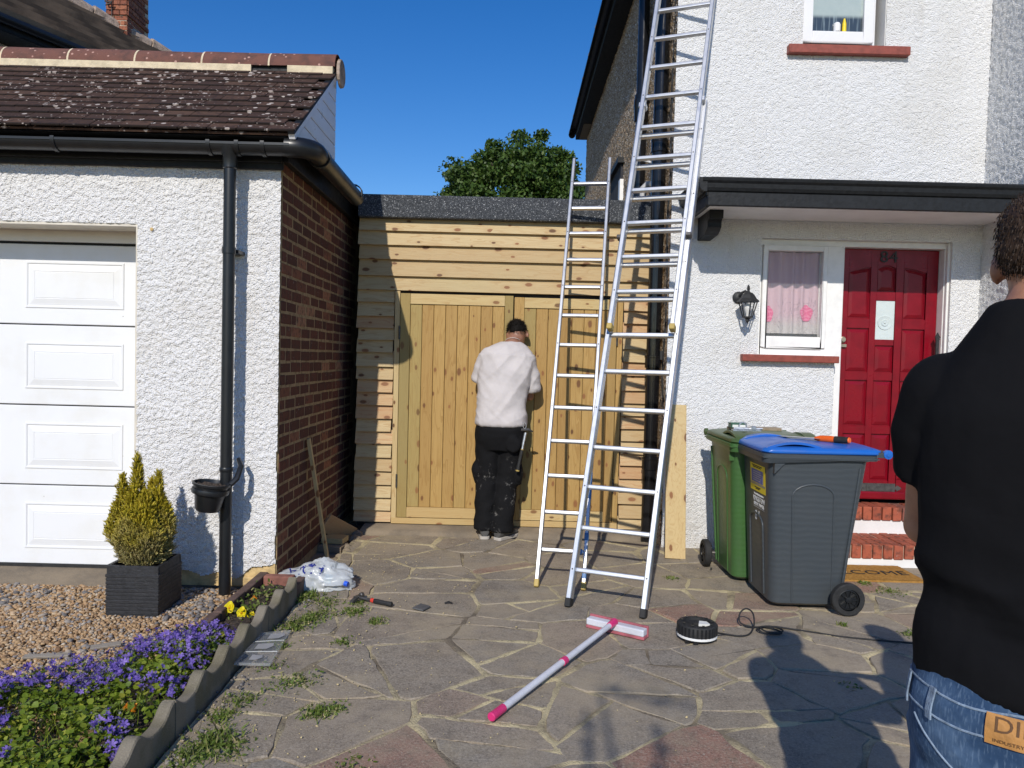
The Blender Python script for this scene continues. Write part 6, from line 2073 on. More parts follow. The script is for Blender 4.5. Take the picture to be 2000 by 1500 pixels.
# ------------------------------------------------------------------ broom, cable reel, hammer and other site things
H0, H1 = Vector((-0.050, 2.945, 0.022)), Vector((0.560, 3.955, 0.060))
hd = (H1 - H0).normalized()
br = thing('squeegee_broom', 'pink and white squeegee broom lying across the crazy paving', 'broom', ((H0 + H1) / 2))
MB().tube([H0 + hd * 0.09, H0 + hd * 0.62, H1 - hd * 0.045], [0.0150, 0.0150, 0.0135], 14).build('handle', MAT['pole_white'], br, smooth=True)
MB().tube([H0, H0 + hd * 0.004, H0 + hd * 0.092], [0.0150, 0.0180, 0.0172], 14).build('grip', MAT['pink_plastic'], br, smooth=True)
MB().tube([H0 + hd * 0.60, H0 + hd * 0.635], 0.0180, 14).build('collar', MAT['pink_plastic'], br, smooth=True)
MB().tube([H1 - hd * 0.055, H1 + hd * 0.01], [0.0165, 0.021], 14).build('socket', MAT['pink_plastic'], br, smooth=True)
e0, e1 = Vector((0.437, 4.055, 0)), Vector((0.712, 3.880, 0))
ex = (e1 - e0).normalized()
ey = Vector((-ex.y, ex.x, 0))
MB().obox(e0 - ey * 0.022 + Vector((0, 0, .018)), e1 - e0, ey * 0.050, Vector((0, 0, 0.036))).build('head', MAT['pole_white'], br, 0.006, 2)
MB().obox(e0 + ey * 0.0285 + Vector((0, 0, .004)) - ex * .004, e1 - e0 + ex * .008, ey * 0.012, Vector((0, 0, 0.058))).build('rubber_blade', MAT['pink_rubber'], br, 0.002)
MB().obox(e0 - ey * 0.020 + Vector((0, 0, .002)) - ex * .002, e1 - e0 + ex * .004, ey * 0.046, Vector((0, 0, 0.0155))).build('foam_pad', MAT['pink_rubber'], br, 0.002)
RC = Vector((0.985, 3.915, 0))
rl = thing('cable_reel', 'round black ribbed base with a white stripe and trailing cable', 'device', RC)
mb = MB().lathe([(0.085, 0.010), (0.098, 0.014), (0.101, 0.020)], RC, n=40)
mb.lathe([(0.101, 0.033), (0.101, 0.080), (0.096, 0.086), (0.070, 0.088), (0.068, 0.074), (0.030, 0.074), (0.028, 0.060), (0.001, 0.060)], RC, n=40, cap=False)
mb.build('case', MAT['black_rubber'], rl, smooth=True, ang=40)
MB().lathe([(0.1005, 0.020), (0.1025, 0.021), (0.1025, 0.032), (0.1005, 0.033)], RC, n=40, cap=False).build('stripe', MAT['print_white'], rl, smooth=True)
rb_ = MB().obox((-0.0045, 0.1, 0.034), (0.009, 0, 0), (0, 0.0035, 0), (0, 0, 0.046)).mesh('rib')
rb_.materials.append(MAT['black_pvc'])
for k in range(30):
    inst('rib', rb_, rl, Matrix.Translation(RC) @ Matrix.Rotation(2 * math.pi * k / 30, 4, 'Z'))
for k in range(9):
    a = 2 * math.pi * k / 9
    MB().box(RC.x + .078 * math.cos(a) - .006, RC.x + .078 * math.cos(a) + .006, RC.y + .078 * math.sin(a) - .006, RC.y + .078 * math.sin(a) + .006, .086, .093).build('lug', MAT['black_pvc'], rl)
for a in (0.3, 2.4, 4.4):
    MB().box(RC.x + .085 * math.cos(a) - .012, RC.x + .085 * math.cos(a) + .012, RC.y - .085 * abs(math.sin(a)) - .012, RC.y - .085 * abs(math.sin(a)) + .012, -.002, .014).build('foot', MAT['black_pvc'], rl)
MB().prism([RC + Vector(q) for q in ((.0, -.03, .076), (.06, -.035, .076), (.05, .01, .076), (.015, .02, .076))], (0, 0, .012)).build('paper_scrap', MAT['paper_white'], rl)
def smoothpath(P, n=8):
    out = []
    P = [Vector(q) for q in P]
    for i in range(len(P) - 1):
        a, b, c, d_ = P[max(i - 1, 0)], P[i], P[i + 1], P[min(i + 2, len(P) - 1)]
        for k in range(n):
            t = k / n
            out.append(0.5 * ((2 * b) + (c - a) * t + (2 * a - 5 * b + 4 * c - d_) * t * t + (3 * b - a - 3 * c + d_) * t ** 3))
    out.append(P[-1])
    return out
cp = [(1.09, 3.925, .03), (1.15, 3.97, .008), (1.22, 3.955, .006), (1.28, 3.99, .006), (1.325, 4.06, .03), (1.335, 4.12, .075), (1.31, 4.16, .085), (1.275, 4.15, .06), (1.27, 4.12, .02), (1.32, 4.09, .010), (1.40, 4.09, .008), (1.45, 4.06, .006), (1.455, 4.01, .006), (1.40, 3.99, .008), (1.345, 4.01, .012), (1.345, 4.06, .016), (1.42, 4.08, .018), (1.47, 4.035, .014), (1.43, 4.0, .012), (1.37, 4.0, .018), (1.36, 4.06, .02), (1.44, 4.095, .012), (1.52, 4.09, .005), (1.66, 4.03, .005), (1.80, 3.975, .005), (2.1, 3.92, .005), (2.6, 3.86, .005), (3.3, 3.9, .005)]
o = MB().tube(smoothpath(cp), 0.0045, 8).build('cable', MAT['black_rubber'], None, smooth=True)
tag(o, 'black electric cable looped on the paving and running behind the man', 'cable')
hh = thing('hammer', 'hammer with black and red grip lying beside the white bag', 'hammer', G(725, 1172))
ha, hb_ = G(697, 1166, .022), G(767, 1181, .016)
hv = (hb_ - ha).normalized()
hn = Vector((-hv.y, hv.x, 0))
MB().tube([ha, ha + hv * .11], [.009, .008], 10).build('shaft', MAT['dark_steel'], hh, smooth=True)
MB().tube([ha + hv * .10, ha + hv * .12], [.0125, .0125], 10).build('collar', MAT['red_plastic'], hh, smooth=True)
MB().tube([ha + hv * .12, ha + hv * .14, ha + hv * .19, ha + hv * .235, ha + hv * .24], [.0125, .014, .0125, .015, .013], 10).build('grip', MAT['black_rubber'], hh, smooth=True)
MB().tube([ha + hn * .055, ha + hn * .035, ha + hn * .03, ha - hn * .02], [.015, .015, .010, .012], 10).prism([ha - hn * .015 + Vector((0, 0, .010)), ha - hn * .06 + Vector((0, 0, .000)), ha - hn * .075 + Vector((0, 0, -.014)), ha - hn * .02 + Vector((0, 0, -.010))], hv * .022).build('head', MAT['dark_steel'], hh, 0, smooth=True)
P = [G(805, 1189, .004), G(826, 1194, .004), G(841, 1186, .004), G(822, 1181, .004)]
o = MB().prism(P, (0, 0, 0.008)).build('slate_piece', MAT['slate'], None, 0.001)
tag(o, 'small square piece of dark slate on the paving right of the hammer', 'slate')
for (px, py, a, L, lab) in ((876, 1178, 0.2, .045, 'bent black scrap right of the slate piece on the paving'), (1389, 1112, 1.2, .02, 'tiny black plastic bit beside the green bin wheel')):
    c = G(px, py, .006)
    dv = Vector((math.cos(a), math.sin(a) * .4, 0)) * L / 2
    o = MB().tube([c - dv, c + Vector((0, 0, .008)), c + dv], [.004, .006, .004], 6).build('black_scrap', MAT['black_rubber'])
    tag(o, lab, 'scrap')
# clear plastic case leaning on the edging
zc = [0.040, 0.012, 0.010, 0.036]
Q = [G(511, 1240, .040), G(566, 1235, .012), G(526, 1301, .010), G(457, 1299, .036)]
cs = thing('plastic_case', 'clear plastic sheet case lying against the wavy edging', 'plastic case', sum(Q, Vector()) / 4)
nq = (Q[1] - Q[0]).cross(Q[3] - Q[0]).normalized()
if nq.z < 0:
    nq = -nq
MB().prism(Q, nq * 0.007).build('panel', MAT['clear_plastic'], cs, 0.001)
def qp(u_, v_):
    return (Q[0] * (1 - u_) + Q[1] * u_) * (1 - v_) + (Q[3] * (1 - u_) + Q[2] * u_) * v_
for a, b in ((0, 1), (1, 2), (2, 3), (3, 0)):
    MB().bar(Q[a] + nq * .006, Q[b] + nq * .006, nq, .012, .007).build('rim', MAT['clear_plastic'], cs, 0.001)
for v_ in (.30, .64):
    MB().bar(qp(.02, v_) + nq * .0085, qp(.98, v_) + nq * .0085, nq.cross(Q[1] - Q[0]), .004, .002).build('fold', MAT['paper_white'], cs)
for (u0_, u1_, v0_, v1_, mt_) in ((.35, .85, .06, .22, 'print_grey'), (.2, .7, .38, .55, 'print_grey'), (.3, .6, .74, .88, 'print_grey')):
    MB().prism([qp(u0_, v0_) + nq * .0078, qp(u1_, v0_) + nq * .0078, qp(u1_ + .05, (v0_ + v1_) / 2) + nq * .0078, qp(u1_ - .1, v1_) + nq * .0078, qp(u0_, v1_) + nq * .0078], nq * .0006).build('foil', MAT[mt_], cs)

# white carrier bag with bottles in it
from mathutils.bvhtree import BVHTree
BC = Vector((-1.150, 4.66, 0.0))
bgt = thing('carrier_bag', 'crumpled white plastic carrier bag with navy print by the brick corner', 'bag', BC)
mb = MB()
nu, nv = 64, 40
for j in range(nv + 1):
    th = math.pi * j / nv
    for i in range(nu):
        ph = 2 * math.pi * i / nu
        q = Vector((math.sin(th) * math.cos(ph), math.sin(th) * math.sin(ph), math.cos(th)))
        n1 = mnoise.noise(q * 1.7 + Vector((4, 1, 2)))
        ridge = 1 - abs(mnoise.noise(q * 2.6 + Vector((1, 8, 3)))) * 2
        ridge2 = 1 - abs(mnoise.noise(q * 6.0 + Vector((7, 2, 5)))) * 2
        rr = 1 + 0.22 * n1 + 0.15 * (ridge - 0.6) + 0.07 * (ridge2 - 0.6)
        p = Vector((q.x * 0.225 * rr, q.y * 0.150 * rr, 0.030 + q.z * 0.125 * rr * (1 - 0.35 * max(0, -q.x) - 0.1 * q.x)))
        p.x -= 0.0
        if p.z < 0:
            p.z *= 0.12
        p.z = max(p.z, -0.004) + 0.004
        mb.v.append(tuple(BC + p))
for j in range(nv):
    for i in range(nu):
        mb.f.append((j * nu + i, j * nu + (i + 1) % nu, (j + 1) * nu + (i + 1) % nu, (j + 1) * nu + i))
bag = mb.build('bag', MAT['bag_plastic'], bgt, smooth=True, ang=60)
bvh = BVHTree.FromPolygons([Vector(q) for q in mb.v], mb.f)
def drape(me, direction, off):
    for v_ in me.vertices:
        h = bvh.ray_cast(v_.co, direction)
        if h[0] is not None:
            v_.co = h[0] - direction * off
dv = Vector((0.02, 0.75, -0.66)).normalized()
o0 = BC + Vector((-0.075, -0.30, 0.36))
tt = text('bag_print', 'ADIA', MAT['print_navy'], bgt, frame(o0, (-0.96, 0.2, -0.1), (0.1, -0.6, -0.7)), 0.10, 0.0, 1.05, 1.0)
drape(tt.data, dv, 0.002)
el = MB()
cx_ = o0 + Vector((0.0, -0.01, 0.022))
V = [cx_] + [cx_ + Vector((0.055 * math.cos(a) * f, 0.0, 0.026 * math.sin(a) * f - 0.01 * math.cos(a) * f)) for f in (.5, 1) for a in [2 * math.pi * k / 24 for k in range(24)]]
F = [(0, 1 + k, 1 + (k + 1) % 24) for k in range(24)] + [(1 + k, 25 + k, 25 + (k + 1) % 24, 1 + (k + 1) % 24) for k in range(24)]
eo = el.add(V, F).build('bag_logo', MAT['print_navy'], bgt)
drape(eo.data, dv, 0.002)
bt = thing('water_bottle', 'clear water bottle with a blue cap poking from the carrier bag', 'bottle', BC + Vector((.14, -.05, .05)))
p0, p1 = BC + Vector((0.02, -0.055, 0.07)), BC + Vector((0.205, -0.110, 0.045))
bv = (p1 - p0).normalized()
MB().tube([p0, p0 + bv * .12, p0 + bv * .15, p0 + bv * .165], [.030, .030, .016, .012], 14).build('bottle_body', MAT['clear_plastic'], bt, smooth=True)
MB().tube([p0 + bv * .04, p0 + bv * .09], [.0305, .0305], 14, cap=False).build('bottle_label', MAT['cap_pale_blue'], bt, smooth=True)
MB().tube([p0 + bv * .165, p0 + bv * .188], [.016, .0155], 14).build('bottle_cap', MAT['cap_blue'], bt, smooth=True)

# ------------------------------------------------------------------ people
def remesh(name, mb, voxel, mat, parent, iters=4, deform=None):
    me = bpy.data.meshes.new('tmp')
    me.from_pydata(mb.v, [], mb.f)
    o = bpy.data.objects.new('tmp', me)
    C.objects.link(o)
    md = o.modifiers.new('r', 'REMESH')
    md.mode = 'VOXEL'
    md.voxel_size = voxel
    ms = o.modifiers.new('s', 'SMOOTH')
    ms.factor = 0.5
    ms.iterations = iters
    dg = bpy.context.evaluated_depsgraph_get()
    dg.update()
    out = bpy.data.meshes.new_from_object(o.evaluated_get(dg))
    bpy.data.objects.remove(o)
    out.name = name
    if deform:
        nr = [v.normal.copy() for v in out.vertices]
        for v, n in zip(out.vertices, nr):
            v.co += n * deform(v.co)
    out.shade_smooth()
    out.materials.clear()
    return link(name, out, MAT[mat], parent)
def ell(cx, cy, z, rx, ry, n=28, p=2.4, dip=0.0):
    r = []
    for k in range(n):
        a = 2 * math.pi * k / n
        c, s = math.cos(a), math.sin(a)
        r.append(Vector((cx + rx * math.copysign(abs(c) ** (2 / p), c), cy + ry * math.copysign(abs(s) ** (2 / p), s), z + dip * s)))
    return r
def limb(mb, pts, rs, n=14):
    """tapered limb with rounded joints"""
    P, Q = [], []
    for i in range(len(pts) - 1):
        a, b = Vector(pts[i]), Vector(pts[i + 1])
        for k in range(4):
            t = k / 4
            P.append(a.lerp(b, t))
            Q.append(rs[i] + (rs[i + 1] - rs[i]) * t)
    P.append(Vector(pts[-1]))
    Q.append(rs[-1])
    mb.tube(P, Q, n)
    for p, r in zip(pts, rs):
        mb.ball(p, r * 0.99, 12, 8)
def hand(mb, wrist, d, pn_, side, curl=0.5, s=1.0):
    """palm and five fingers; d = towards the finger tips, pn_ = the way the palm faces, side = +1 right hand"""
    d = Vector(d).normalized()
    pn_ = (Vector(pn_) - d * d.dot(Vector(pn_))).normalized()
    x = d.cross(pn_) * side
    w_ = Vector(wrist)
    rot = Matrix((x, pn_, d)).transposed()
    mb.ball(w_ + d * .045 * s, (.040 * s, .014 * s, .052 * s), 12, 8, rot)
    for i, (off, L) in enumerate(((-.030, .070), (-.010, .080), (.010, .075), (.029, .058))):
        b = w_ + d * .085 * s + x * off * s
        dd = d.copy()
        P = [w_ + d * .05 * s + x * off * .8 * s, b]
        for k in range(3):
            dd = (dd + pn_ * curl * (0.55 + .25 * k)).normalized()
            P.append(P[-1] + dd * L * s * (.42, .33, .25)[k])
        mb.tube(P, [.010 * s, .0098 * s, .0092 * s, .0086 * s, .0070 * s], 8)
    t0 = w_ + d * .022 * s - x * .026 * s
    dd = (d * .7 - x * .75 + pn_ * .45).normalized()
    mb.tube([t0, t0 + dd * .035 * s, t0 + dd * .05 * s + d * .018 * s + pn_ * .008, t0 + dd * .056 * s + d * .042 * s + pn_ * .016], [.015 * s, .0125 * s, .0110 * s, .0080 * s], 8)
def strands(name, src, mat, parent, n, L, wd, fall):
    me = src.data
    co = np.array([v.co[:] for v in me.vertices])
    no = np.array([v.normal[:] for v in me.vertices])
    idx = NR.integers(0, len(co), n)
    P, N_ = co[idx] + NR.normal(0, .003, (n, 3)), no[idx]
    D = N_ * NR.uniform(.25, .8, (n, 1)) + np.array(fall) + NR.normal(0, .25, (n, 3))
    D /= np.linalg.norm(D, axis=1, keepdims=True)
    S_ = np.cross(D, NR.normal(0, 1, (n, 3)))
    S_ /= np.linalg.norm(S_, axis=1, keepdims=True)
    ln = NR.uniform(.5, 1.2, (n, 1)) * L
    a, b, c = P - S_ * wd, P + S_ * wd, P + D * ln
    V = np.stack([a, b, c], 1).reshape(-1, 3)
    F = np.arange(3 * n).reshape(-1, 3)
    return stuff(link(name, npmesh(name, V, F), MAT[mat], parent))

def person(label, loc, yaw, sp):
    t = thing('person', label, 'person', loc)
    M4 = Matrix.Translation(loc) @ Matrix.Rotation(yaw, 4, 'Z')
    def TR(mb):
        mb.v = [tuple(M4 @ Vector(q)) for q in mb.v]
        return mb
    vx = sp.get('voxel', 0.007)
    # one continuous body
    b = MB()
    tor = sp['torso']
    b.rings([ell(c[0], c[1], c[2], c[3] * .90, c[4] * .88) for c in tor[1:-1]])
    for s, k in ((-1, 'armL'), (1, 'armR')):
        limb(b, sp[k], [.050, .041, .027])
        dd, pp = sp[k + '_hand']
        hand(b, sp[k][2], dd, pp, s, sp.get('curl', .5))
    for k in ('legL', 'legR'):
        limb(b, sp[k], [.078, .052, .036])
    nk, hc, hr = sp['neck'], Vector(sp['head']), sp.get('hrot', Matrix.Identity(3))
    nr_ = sp.get('neck_r', (.066, .058, .054))
    limb(b, [nk[0], nk[1], hc - hr @ Vector((0, .01, .05))], nr_)
    b.ball(hc + hr @ Vector((0, -.004, .018)), (.074, .094, .098), 20, 14, hr)
    b.ball(hc + hr @ Vector((0, .022, -.045)), (.056, .066, .068), 16, 10, hr)      # jaw
    b.ball(hc + hr @ Vector((0, .048, -.092)), (.024, .020, .018), 10, 8, hr)       # chin
    b.tube([hc + hr @ Vector(q) for q in ((0, .084, .012), (0, .100, -.018), (0, .108, -.036), (0, .088, -.045))], [.010, .012, .015, .013], 10)  # nose
    b.tube([hc + hr @ Vector(q) for q in ((-.022, .080, -.068), (0, .090, -.066), (.022, .080, -.068))], [.006, .009, .006], 8)               # mouth
    b.tube([hc + hr @ Vector(q) for q in ((-.052, .072, .024), (-.022, .088, .026), (.022, .088, .026), (.052, .072, .024))], [.008, .010, .010, .008], 8)   # brow
    for s in (-1, 1):
        b.ball(hc + hr @ Vector((s * .081, -.008, -.016)), (.013, .021, .034), 10, 8, hr)   # ears
    body = remesh('body', TR(b), vx, sp['skin'], t, 5)
    for s in (-1, 1):
        e = TR(MB().ball(hc + hr @ Vector((s * .032, .078, .008)), .0125, 10, 8)).build('eye', MAT['eye_white'], body, smooth=True)
        TR(MB().ball(hc + hr @ Vector((s * .032, .0885, .008)), .005, 8, 6)).build('pupil', MAT['black_rubber'], body, smooth=True)
    # hair
    h = MB()
    for c, r in sp['hair']:
        h.ball(hc + hr @ Vector(c), r, 18, 12, hr)
    ho = remesh('hair', TR(h), vx * .8, sp['hairmat'], t, 4, lambda q: 0.0016 * mnoise.noise(q * 40) + 0.0012 * mnoise.noise(q * 120))
    strands('hair_strands', ho, sp['hairmat'], ho, sp.get('nstr', 2500), sp.get('lstr', .016), .0011, sp.get('fall', (0, 0, -.8)))
    # shirt
    m_ = MB()
    m_.rings([ell(*c[:5], dip=(c[5] if len(c) > 5 else 0)) for c in tor])
    for s, k in ((-1, 'slvL'), (1, 'slvR')):
        pts, rs = sp[k]
        P = [Vector(p) for p in pts]
        m_.tube(P, rs, 18)
        m_.ball(P[0], rs[0] * 1.0, 14, 10)
    sh = remesh('t_shirt', TR(m_), vx * 1.1, sp['shirt'], t, 6, sp.get('fold'))
    # trousers
    m_ = MB()
    m_.rings([ell(*c[:5]) for c in sp['hips']])
    for k in ('trL', 'trR'):
        pts, rs = sp[k]
        P, Q = [], []
        for i in range(len(pts) - 1):
            for q in range(4):
                P.append(Vector(pts[i]).lerp(Vector(pts[i + 1]), q / 4))
                Q.append(rs[i] + (rs[i + 1] - rs[i]) * q / 4)
        P.append(Vector(pts[-1])); Q.append(rs[-1])
        m_.tube(P, Q, 18)
    for c, r in sp.get('pads', []):
        m_.ball(c, r, 12, 8)
    tr = remesh('trousers', TR(m_), vx * 1.1, sp['trouser'], t, 5, sp.get('tfold'))
    # shoes
    for (p, a) in sp['shoes']:
        p = Vector(p)
        ca, sa = math.cos(a), math.sin(a)
        def L(x, y, z):
            return p + Vector((x * ca + y * sa, -x * sa + y * ca, z))
        rg = []
        for (y, w_, h_) in ((-.078, .022, .05), (-.070, .034, .085), (-.03, .039, .098), (.03, .043, .090), (.08, .047, .066), (.13, .046, .052), (.17, .034, .040), (.192, .014, .026)):
            rg.append([L(w_ * math.cos(q), y, .016 + h_ * .5 + h_ * .5 * math.sin(q)) for q in [2 * math.pi * k / 16 for k in range(16)]])
        s_ = TR(MB().rings(rg)).build('shoe', MAT[sp['shoe']], t, smooth=True)
        out = [(-.082, .022), (-.07, .037), (-.03, .041), (.03, .044), (.08, .050), (.13, .049), (.17, .038), (.197, .014)]
        poly = [L(w_, y, 0) for y, w_ in out] + [L(-w_, y, 0) for y, w_ in out[::-1]]
        TR(MB().prism(poly, (0, 0, .026))).build('sole', MAT['shoe_sole'], s_, 0.004)
        for k in range(4):
            TR(MB().tube([L(-.022, .045 + k * .02, .098 - k * .010), L(0, .048 + k * .02, .104 - k * .010), L(.022, .045 + k * .02, .098 - k * .010)], .003, 6)).build('lace', MAT['black_rubber'], s_)
    return t, M4, sh, tr, body

# the worker at the gates
def wfold(q):
    f = 0.0
    low = max(0.0, 1.25 - q.z)
    n = mnoise.noise(Vector((q.x * 6 + q.z * 2.0, q.y * 6, q.z * 11)))
    f += (0.010 * low + 0.003) * n
    r = 1 - abs(mnoise.noise(Vector((q.x * 7 - q.z * 5, q.y * 5, q.z * 4 + 7)))) * 2
    r3 = 1 - abs(mnoise.noise(Vector((q.x * 12 + q.z * 9, q.y * 6, q.z * 9)))) * 2
    return f + (0.012 * r + 0.006 * r3) * (1 if q.z < 1.45 else .4)
def wtfold(q):
    r = 1 - abs(mnoise.noise(Vector((q.x * 5 + 3, q.y * 5, q.z * 9)))) * 2
    low = 0.6 + (1.0 if q.z < 0.45 else 0.25)
    return 0.008 * r * low + 0.006 * mnoise.noise(q * 12)
bend = Matrix.Rotation(rad(-40), 3, 'X') @ Matrix.Rotation(rad(-8), 3, 'Y')
worker_sp = dict(
    voxel=0.008, skin='skin_brown', shirt='white_cotton', trouser='black_canvas', shoe='shoe_grey', hairmat='hair_black',
    torso=[(-.080, .0, .895, .198, .150, .0), (-.080, .0, .92, .196, .148), (-.078, .0, 1.02, .183, .135), (-.070, .015, 1.14, .190, .135), (-.060, .035, 1.26, .205, .135), (-.05, .05, 1.36, .215, .130), (-.045, .065, 1.44, .205, .115), (-.035, .085, 1.505, .150, .095), (-.015, .105, 1.545, .085, .075)],
    slvL=([(-.185, .055, 1.425), (-.232, .065, 1.34), (-.243, .085, 1.235)], [.074, .068, .070]), slvR=([(.090, .055, 1.42), (.138, .07, 1.30), (.146, .095, 1.165)], [.076, .070, .074]),
    armL=[(-.185, .055, 1.42), (-.238, .10, 1.17), (-.12, .16, 1.12)], armR=[(.095, .055, 1.42), (.140, .12, 1.12), (.03, .165, 1.15)],
    armL_hand=((.9, .25, .1), (.2, -.2, -1)), armR_hand=((-.9, .2, .15), (-.2, -.2, -1)), curl=.6,
    legL=[(-.165, 0, .86), (-.185, .02, .48), (-.185, -.02, .09)], legR=[(.0, 0, .86), (-.035, .03, .48), (-.045, -.045, .09)],
    neck=[(-.02, .075, 1.49), (.005, .115, 1.57)], head=(.032, .160, 1.610), hrot=bend,
    hair=[((0, -.006, .044), (.0765, .096, .080)), ((0, -.050, .006), (.064, .051, .054)), ((.02, .05, .080), (.05, .05, .036))], nstr=5000, lstr=.022, fall=(0.1, 0.1, -.5),
    fold=wfold, tfold=wtfold,
    hips=[(-.080, .005, .70, .17, .125), (-.080, .0, .78, .196, .140), (-.080, -.005, .86, .193, .145), (-.080, .0, .95, .172, .125)],
    trL=([(-.168, 0, .80), (-.178, .01, .48), (-.183, -.01, .20), (-.183, -.015, .075)], [.108, .084, .078, .083]), trR=([(.012, 0, .80), (-.022, .02, .48), (-.045, -.03, .20), (-.050, -.04, .065)], [.110, .088, .080, .086]),
    pads=[((-.262, .0, .52), (.035, .07, .09)), ((.068, .0, .52), (.035, .07, .09)), ((.02, -.135, .76), (.06, .02, .065))],
    shoes=[((-.190, -.005, .0), -.10), ((-.045, -.045, .0), .62)])
WL = Vector((0.0, 6.02, 0.004))
wk, WM, wsh, wtr, wbody = person('workman in white t-shirt and paint marked black trousers facing the gates', WL, 0.0, worker_sp)
nb_ = Vector(worker_sp['neck'][1])
ring = [WM @ (Vector((-.002, .100, 1.538)) + Vector((.060 * math.cos(a), .060 * math.sin(a), .030 * math.sin(a) * -1.0 + .012))) for a in [2 * math.pi * k / 40 for k in range(40)]]
MB().tube(ring, .0016, 8, closed=True).build('neck_chain', MAT['cord_white'], wk, smooth=True)
# rear pocket edge and waistband sit on the trousers
hz = thing('hammer', 'hammer hanging from the workman trouser loop on his right hip', 'hammer', WL + Vector((.11, -.03, .75)))
a, b_ = WL + Vector((.118, -.085, .865)), WL + Vector((.058, -.120, .545))
hv = (b_ - a).normalized()
MB().tube([a + hv * .02, a + hv * .15], [.012, .011], 10).build('shaft', MAT['galvanised'], hz, smooth=True)
MB().tube([a + hv * .15, a + hv * .157], [.0135, .0135], 10).build('band', MAT['foot_yellow'], hz, smooth=True)
MB().tube([a + hv * .157, a + hv * .20, a + hv * .29, a + hv * .315], [.0125, .013, .0115, .014], 10).build('grip', MAT['black_rubber'], hz, smooth=True)
MB().tube([a + hv * .315, a + hv * .325], [.015, .014], 10).build('butt', MAT['foot_yellow'], hz, smooth=True)
MB().tube([a + Vector((-.04, -.012, .002)), a + Vector((.02, -.004, .004)), a + Vector((.05, .015, -.012))], [.012, .012, .006], 10).build('head', MAT['dark_steel'], hz, smooth=True)
MB().tube([a + Vector((-.012 + .012 * math.cos(q), -.01, .035 + .022 * math.sin(q))) for q in [2 * math.pi * k / 18 for k in range(18)]], .0028, 6, closed=True).build('clip', MAT['galvanised'], hz, smooth=True)

# the man in black close to the camera, and his companion beyond the picture edge
def bfold(q):
    # drapes gather at the small of the back and run off towards the hem
    low = min(1.0, max(0.0, (1.18 - q.z) / 0.2))
    u_ = q.x * 2.2 + q.z * 3.4
    r = 1 - abs(mnoise.noise(Vector((u_ * 2.4, q.y * 2.0, q.z * 1.6 + 3)))) * 2
    r2 = 1 - abs(mnoise.noise(Vector((q.x * 3, q.y * 3, q.z * 17 + 9)))) * 2
    up_ = mnoise.noise(q * 5) * .004 + 0.006 * (1 - abs(mnoise.noise(Vector((q.x * 4 + 2, q.y * 4, q.z * 2.5 - q.x * 5)))) * 2)
    return low * (0.6 + 0.4 * (q.z > .95)) * (0.020 * (r - .45) + 0.011 * (r2 - .45) * (1 if q.z > .98 else .4)) + up_ + 0.0015 * mnoise.noise(q * 22)
def jfold(q):
    r = 1 - abs(mnoise.noise(Vector((q.x * 6 + q.z * 5, q.y * 6, q.z * 5)))) * 2
    return 0.006 * r
def standing(shirt, trouser, skin_, armL, armR, hL, hR, fold=None):
    return dict(
        voxel=0.0075, skin=skin_, shirt=shirt, trouser=trouser, shoe='shoe_grey', hairmat='hair',
        torso=[(0, .005, .845, .203, .152), (0, .005, .87, .202, .151), (0, .005, .95, .196, .146), (0, .005, 1.04, .194, .142), (0, .0, 1.15, .200, .142), (0, -.005, 1.26, .206, .145), (0, -.005, 1.34, .205, .142), (0, -.008, 1.41, .182, .128), (0, -.012, 1.475, .142, .106), (0, -.016, 1.520, .112, .092), (0, -.018, 1.538, .100, .084), (0, -.018, 1.542, .085, .075)],
        slvL=([(-.160, -.005, 1.375), (-.190, .01, 1.29), (-.198, .032, 1.205)], [.080, .072, .060]), slvR=([(.200, -.005, 1.405), (.245, .03, 1.31), (.255, .07, 1.20)], [.088, .080, .071]),
        armL=armL, armR=armR, armL_hand=hL, armR_hand=hR, curl=.45,
        legL=[(-.095, 0, .80), (-.105, .01, .46), (-.115, -.02, .09)], legR=[(.095, 0, .80), (.105, .01, .46), (.115, -.02, .09)],
        neck_r=(.100, .064, .056), neck=[(0, -.020, 1.485), (-.008, -.010, 1.575)], head=(-.012, .010, 1.628), hrot=Matrix.Rotation(rad(-22), 3, 'Z') @ Matrix.Rotation(rad(-10), 3, 'X'),
        hair=[((0, -.008, .042), (.077, .097, .082)), ((0, -.050, .006), (.064, .050, .062)), ((0, .03, .080), (.060, .06, .032))], nstr=12000, lstr=.008, fall=(0, 0, -1.9),
        fold=fold, tfold=jfold,
        hips=[(0, .0, .66, .175, .130), (0, .0, .72, .197, .150), (0, .0, .80, .203, .155), (0, .003, .86, .196, .148), (0, .005, .905, .188, .140)],
        trL=([(-.098, 0, .74), (-.106, .01, .46), (-.114, -.01, .20), (-.115, -.015, .05)], [.108, .082, .074, .078]), trR=([(.098, 0, .74), (.106, .01, .46), (.114, -.01, .20), (.115, -.015, .05)], [.108, .082, .074, .078]),
        shoes=[((-.115, -.01, 0), -.12), ((.115, -.01, 0), .12)])
ML, MYAW = Vector((0.972, 1.385, 0.0)), rad(-36)
man_sp = standing('black_cotton', 'denim', 'skin_tan', [(-.170, 0, 1.37), (-.202, .07, 1.10), (-.05, .28, 1.09)], [(.205, 0, 1.41), (.265, .12, 1.16), (.20, .39, 1.14)], ((.6, .7, .1), (.3, .1, -1)), ((-.2, .95, .1), (-.6, .1, -.8)), bfold)
mn, MM, msh, mtr, mbody = person('man in black t-shirt and blue jeans with his back to the camera', ML, MYAW, man_sp)
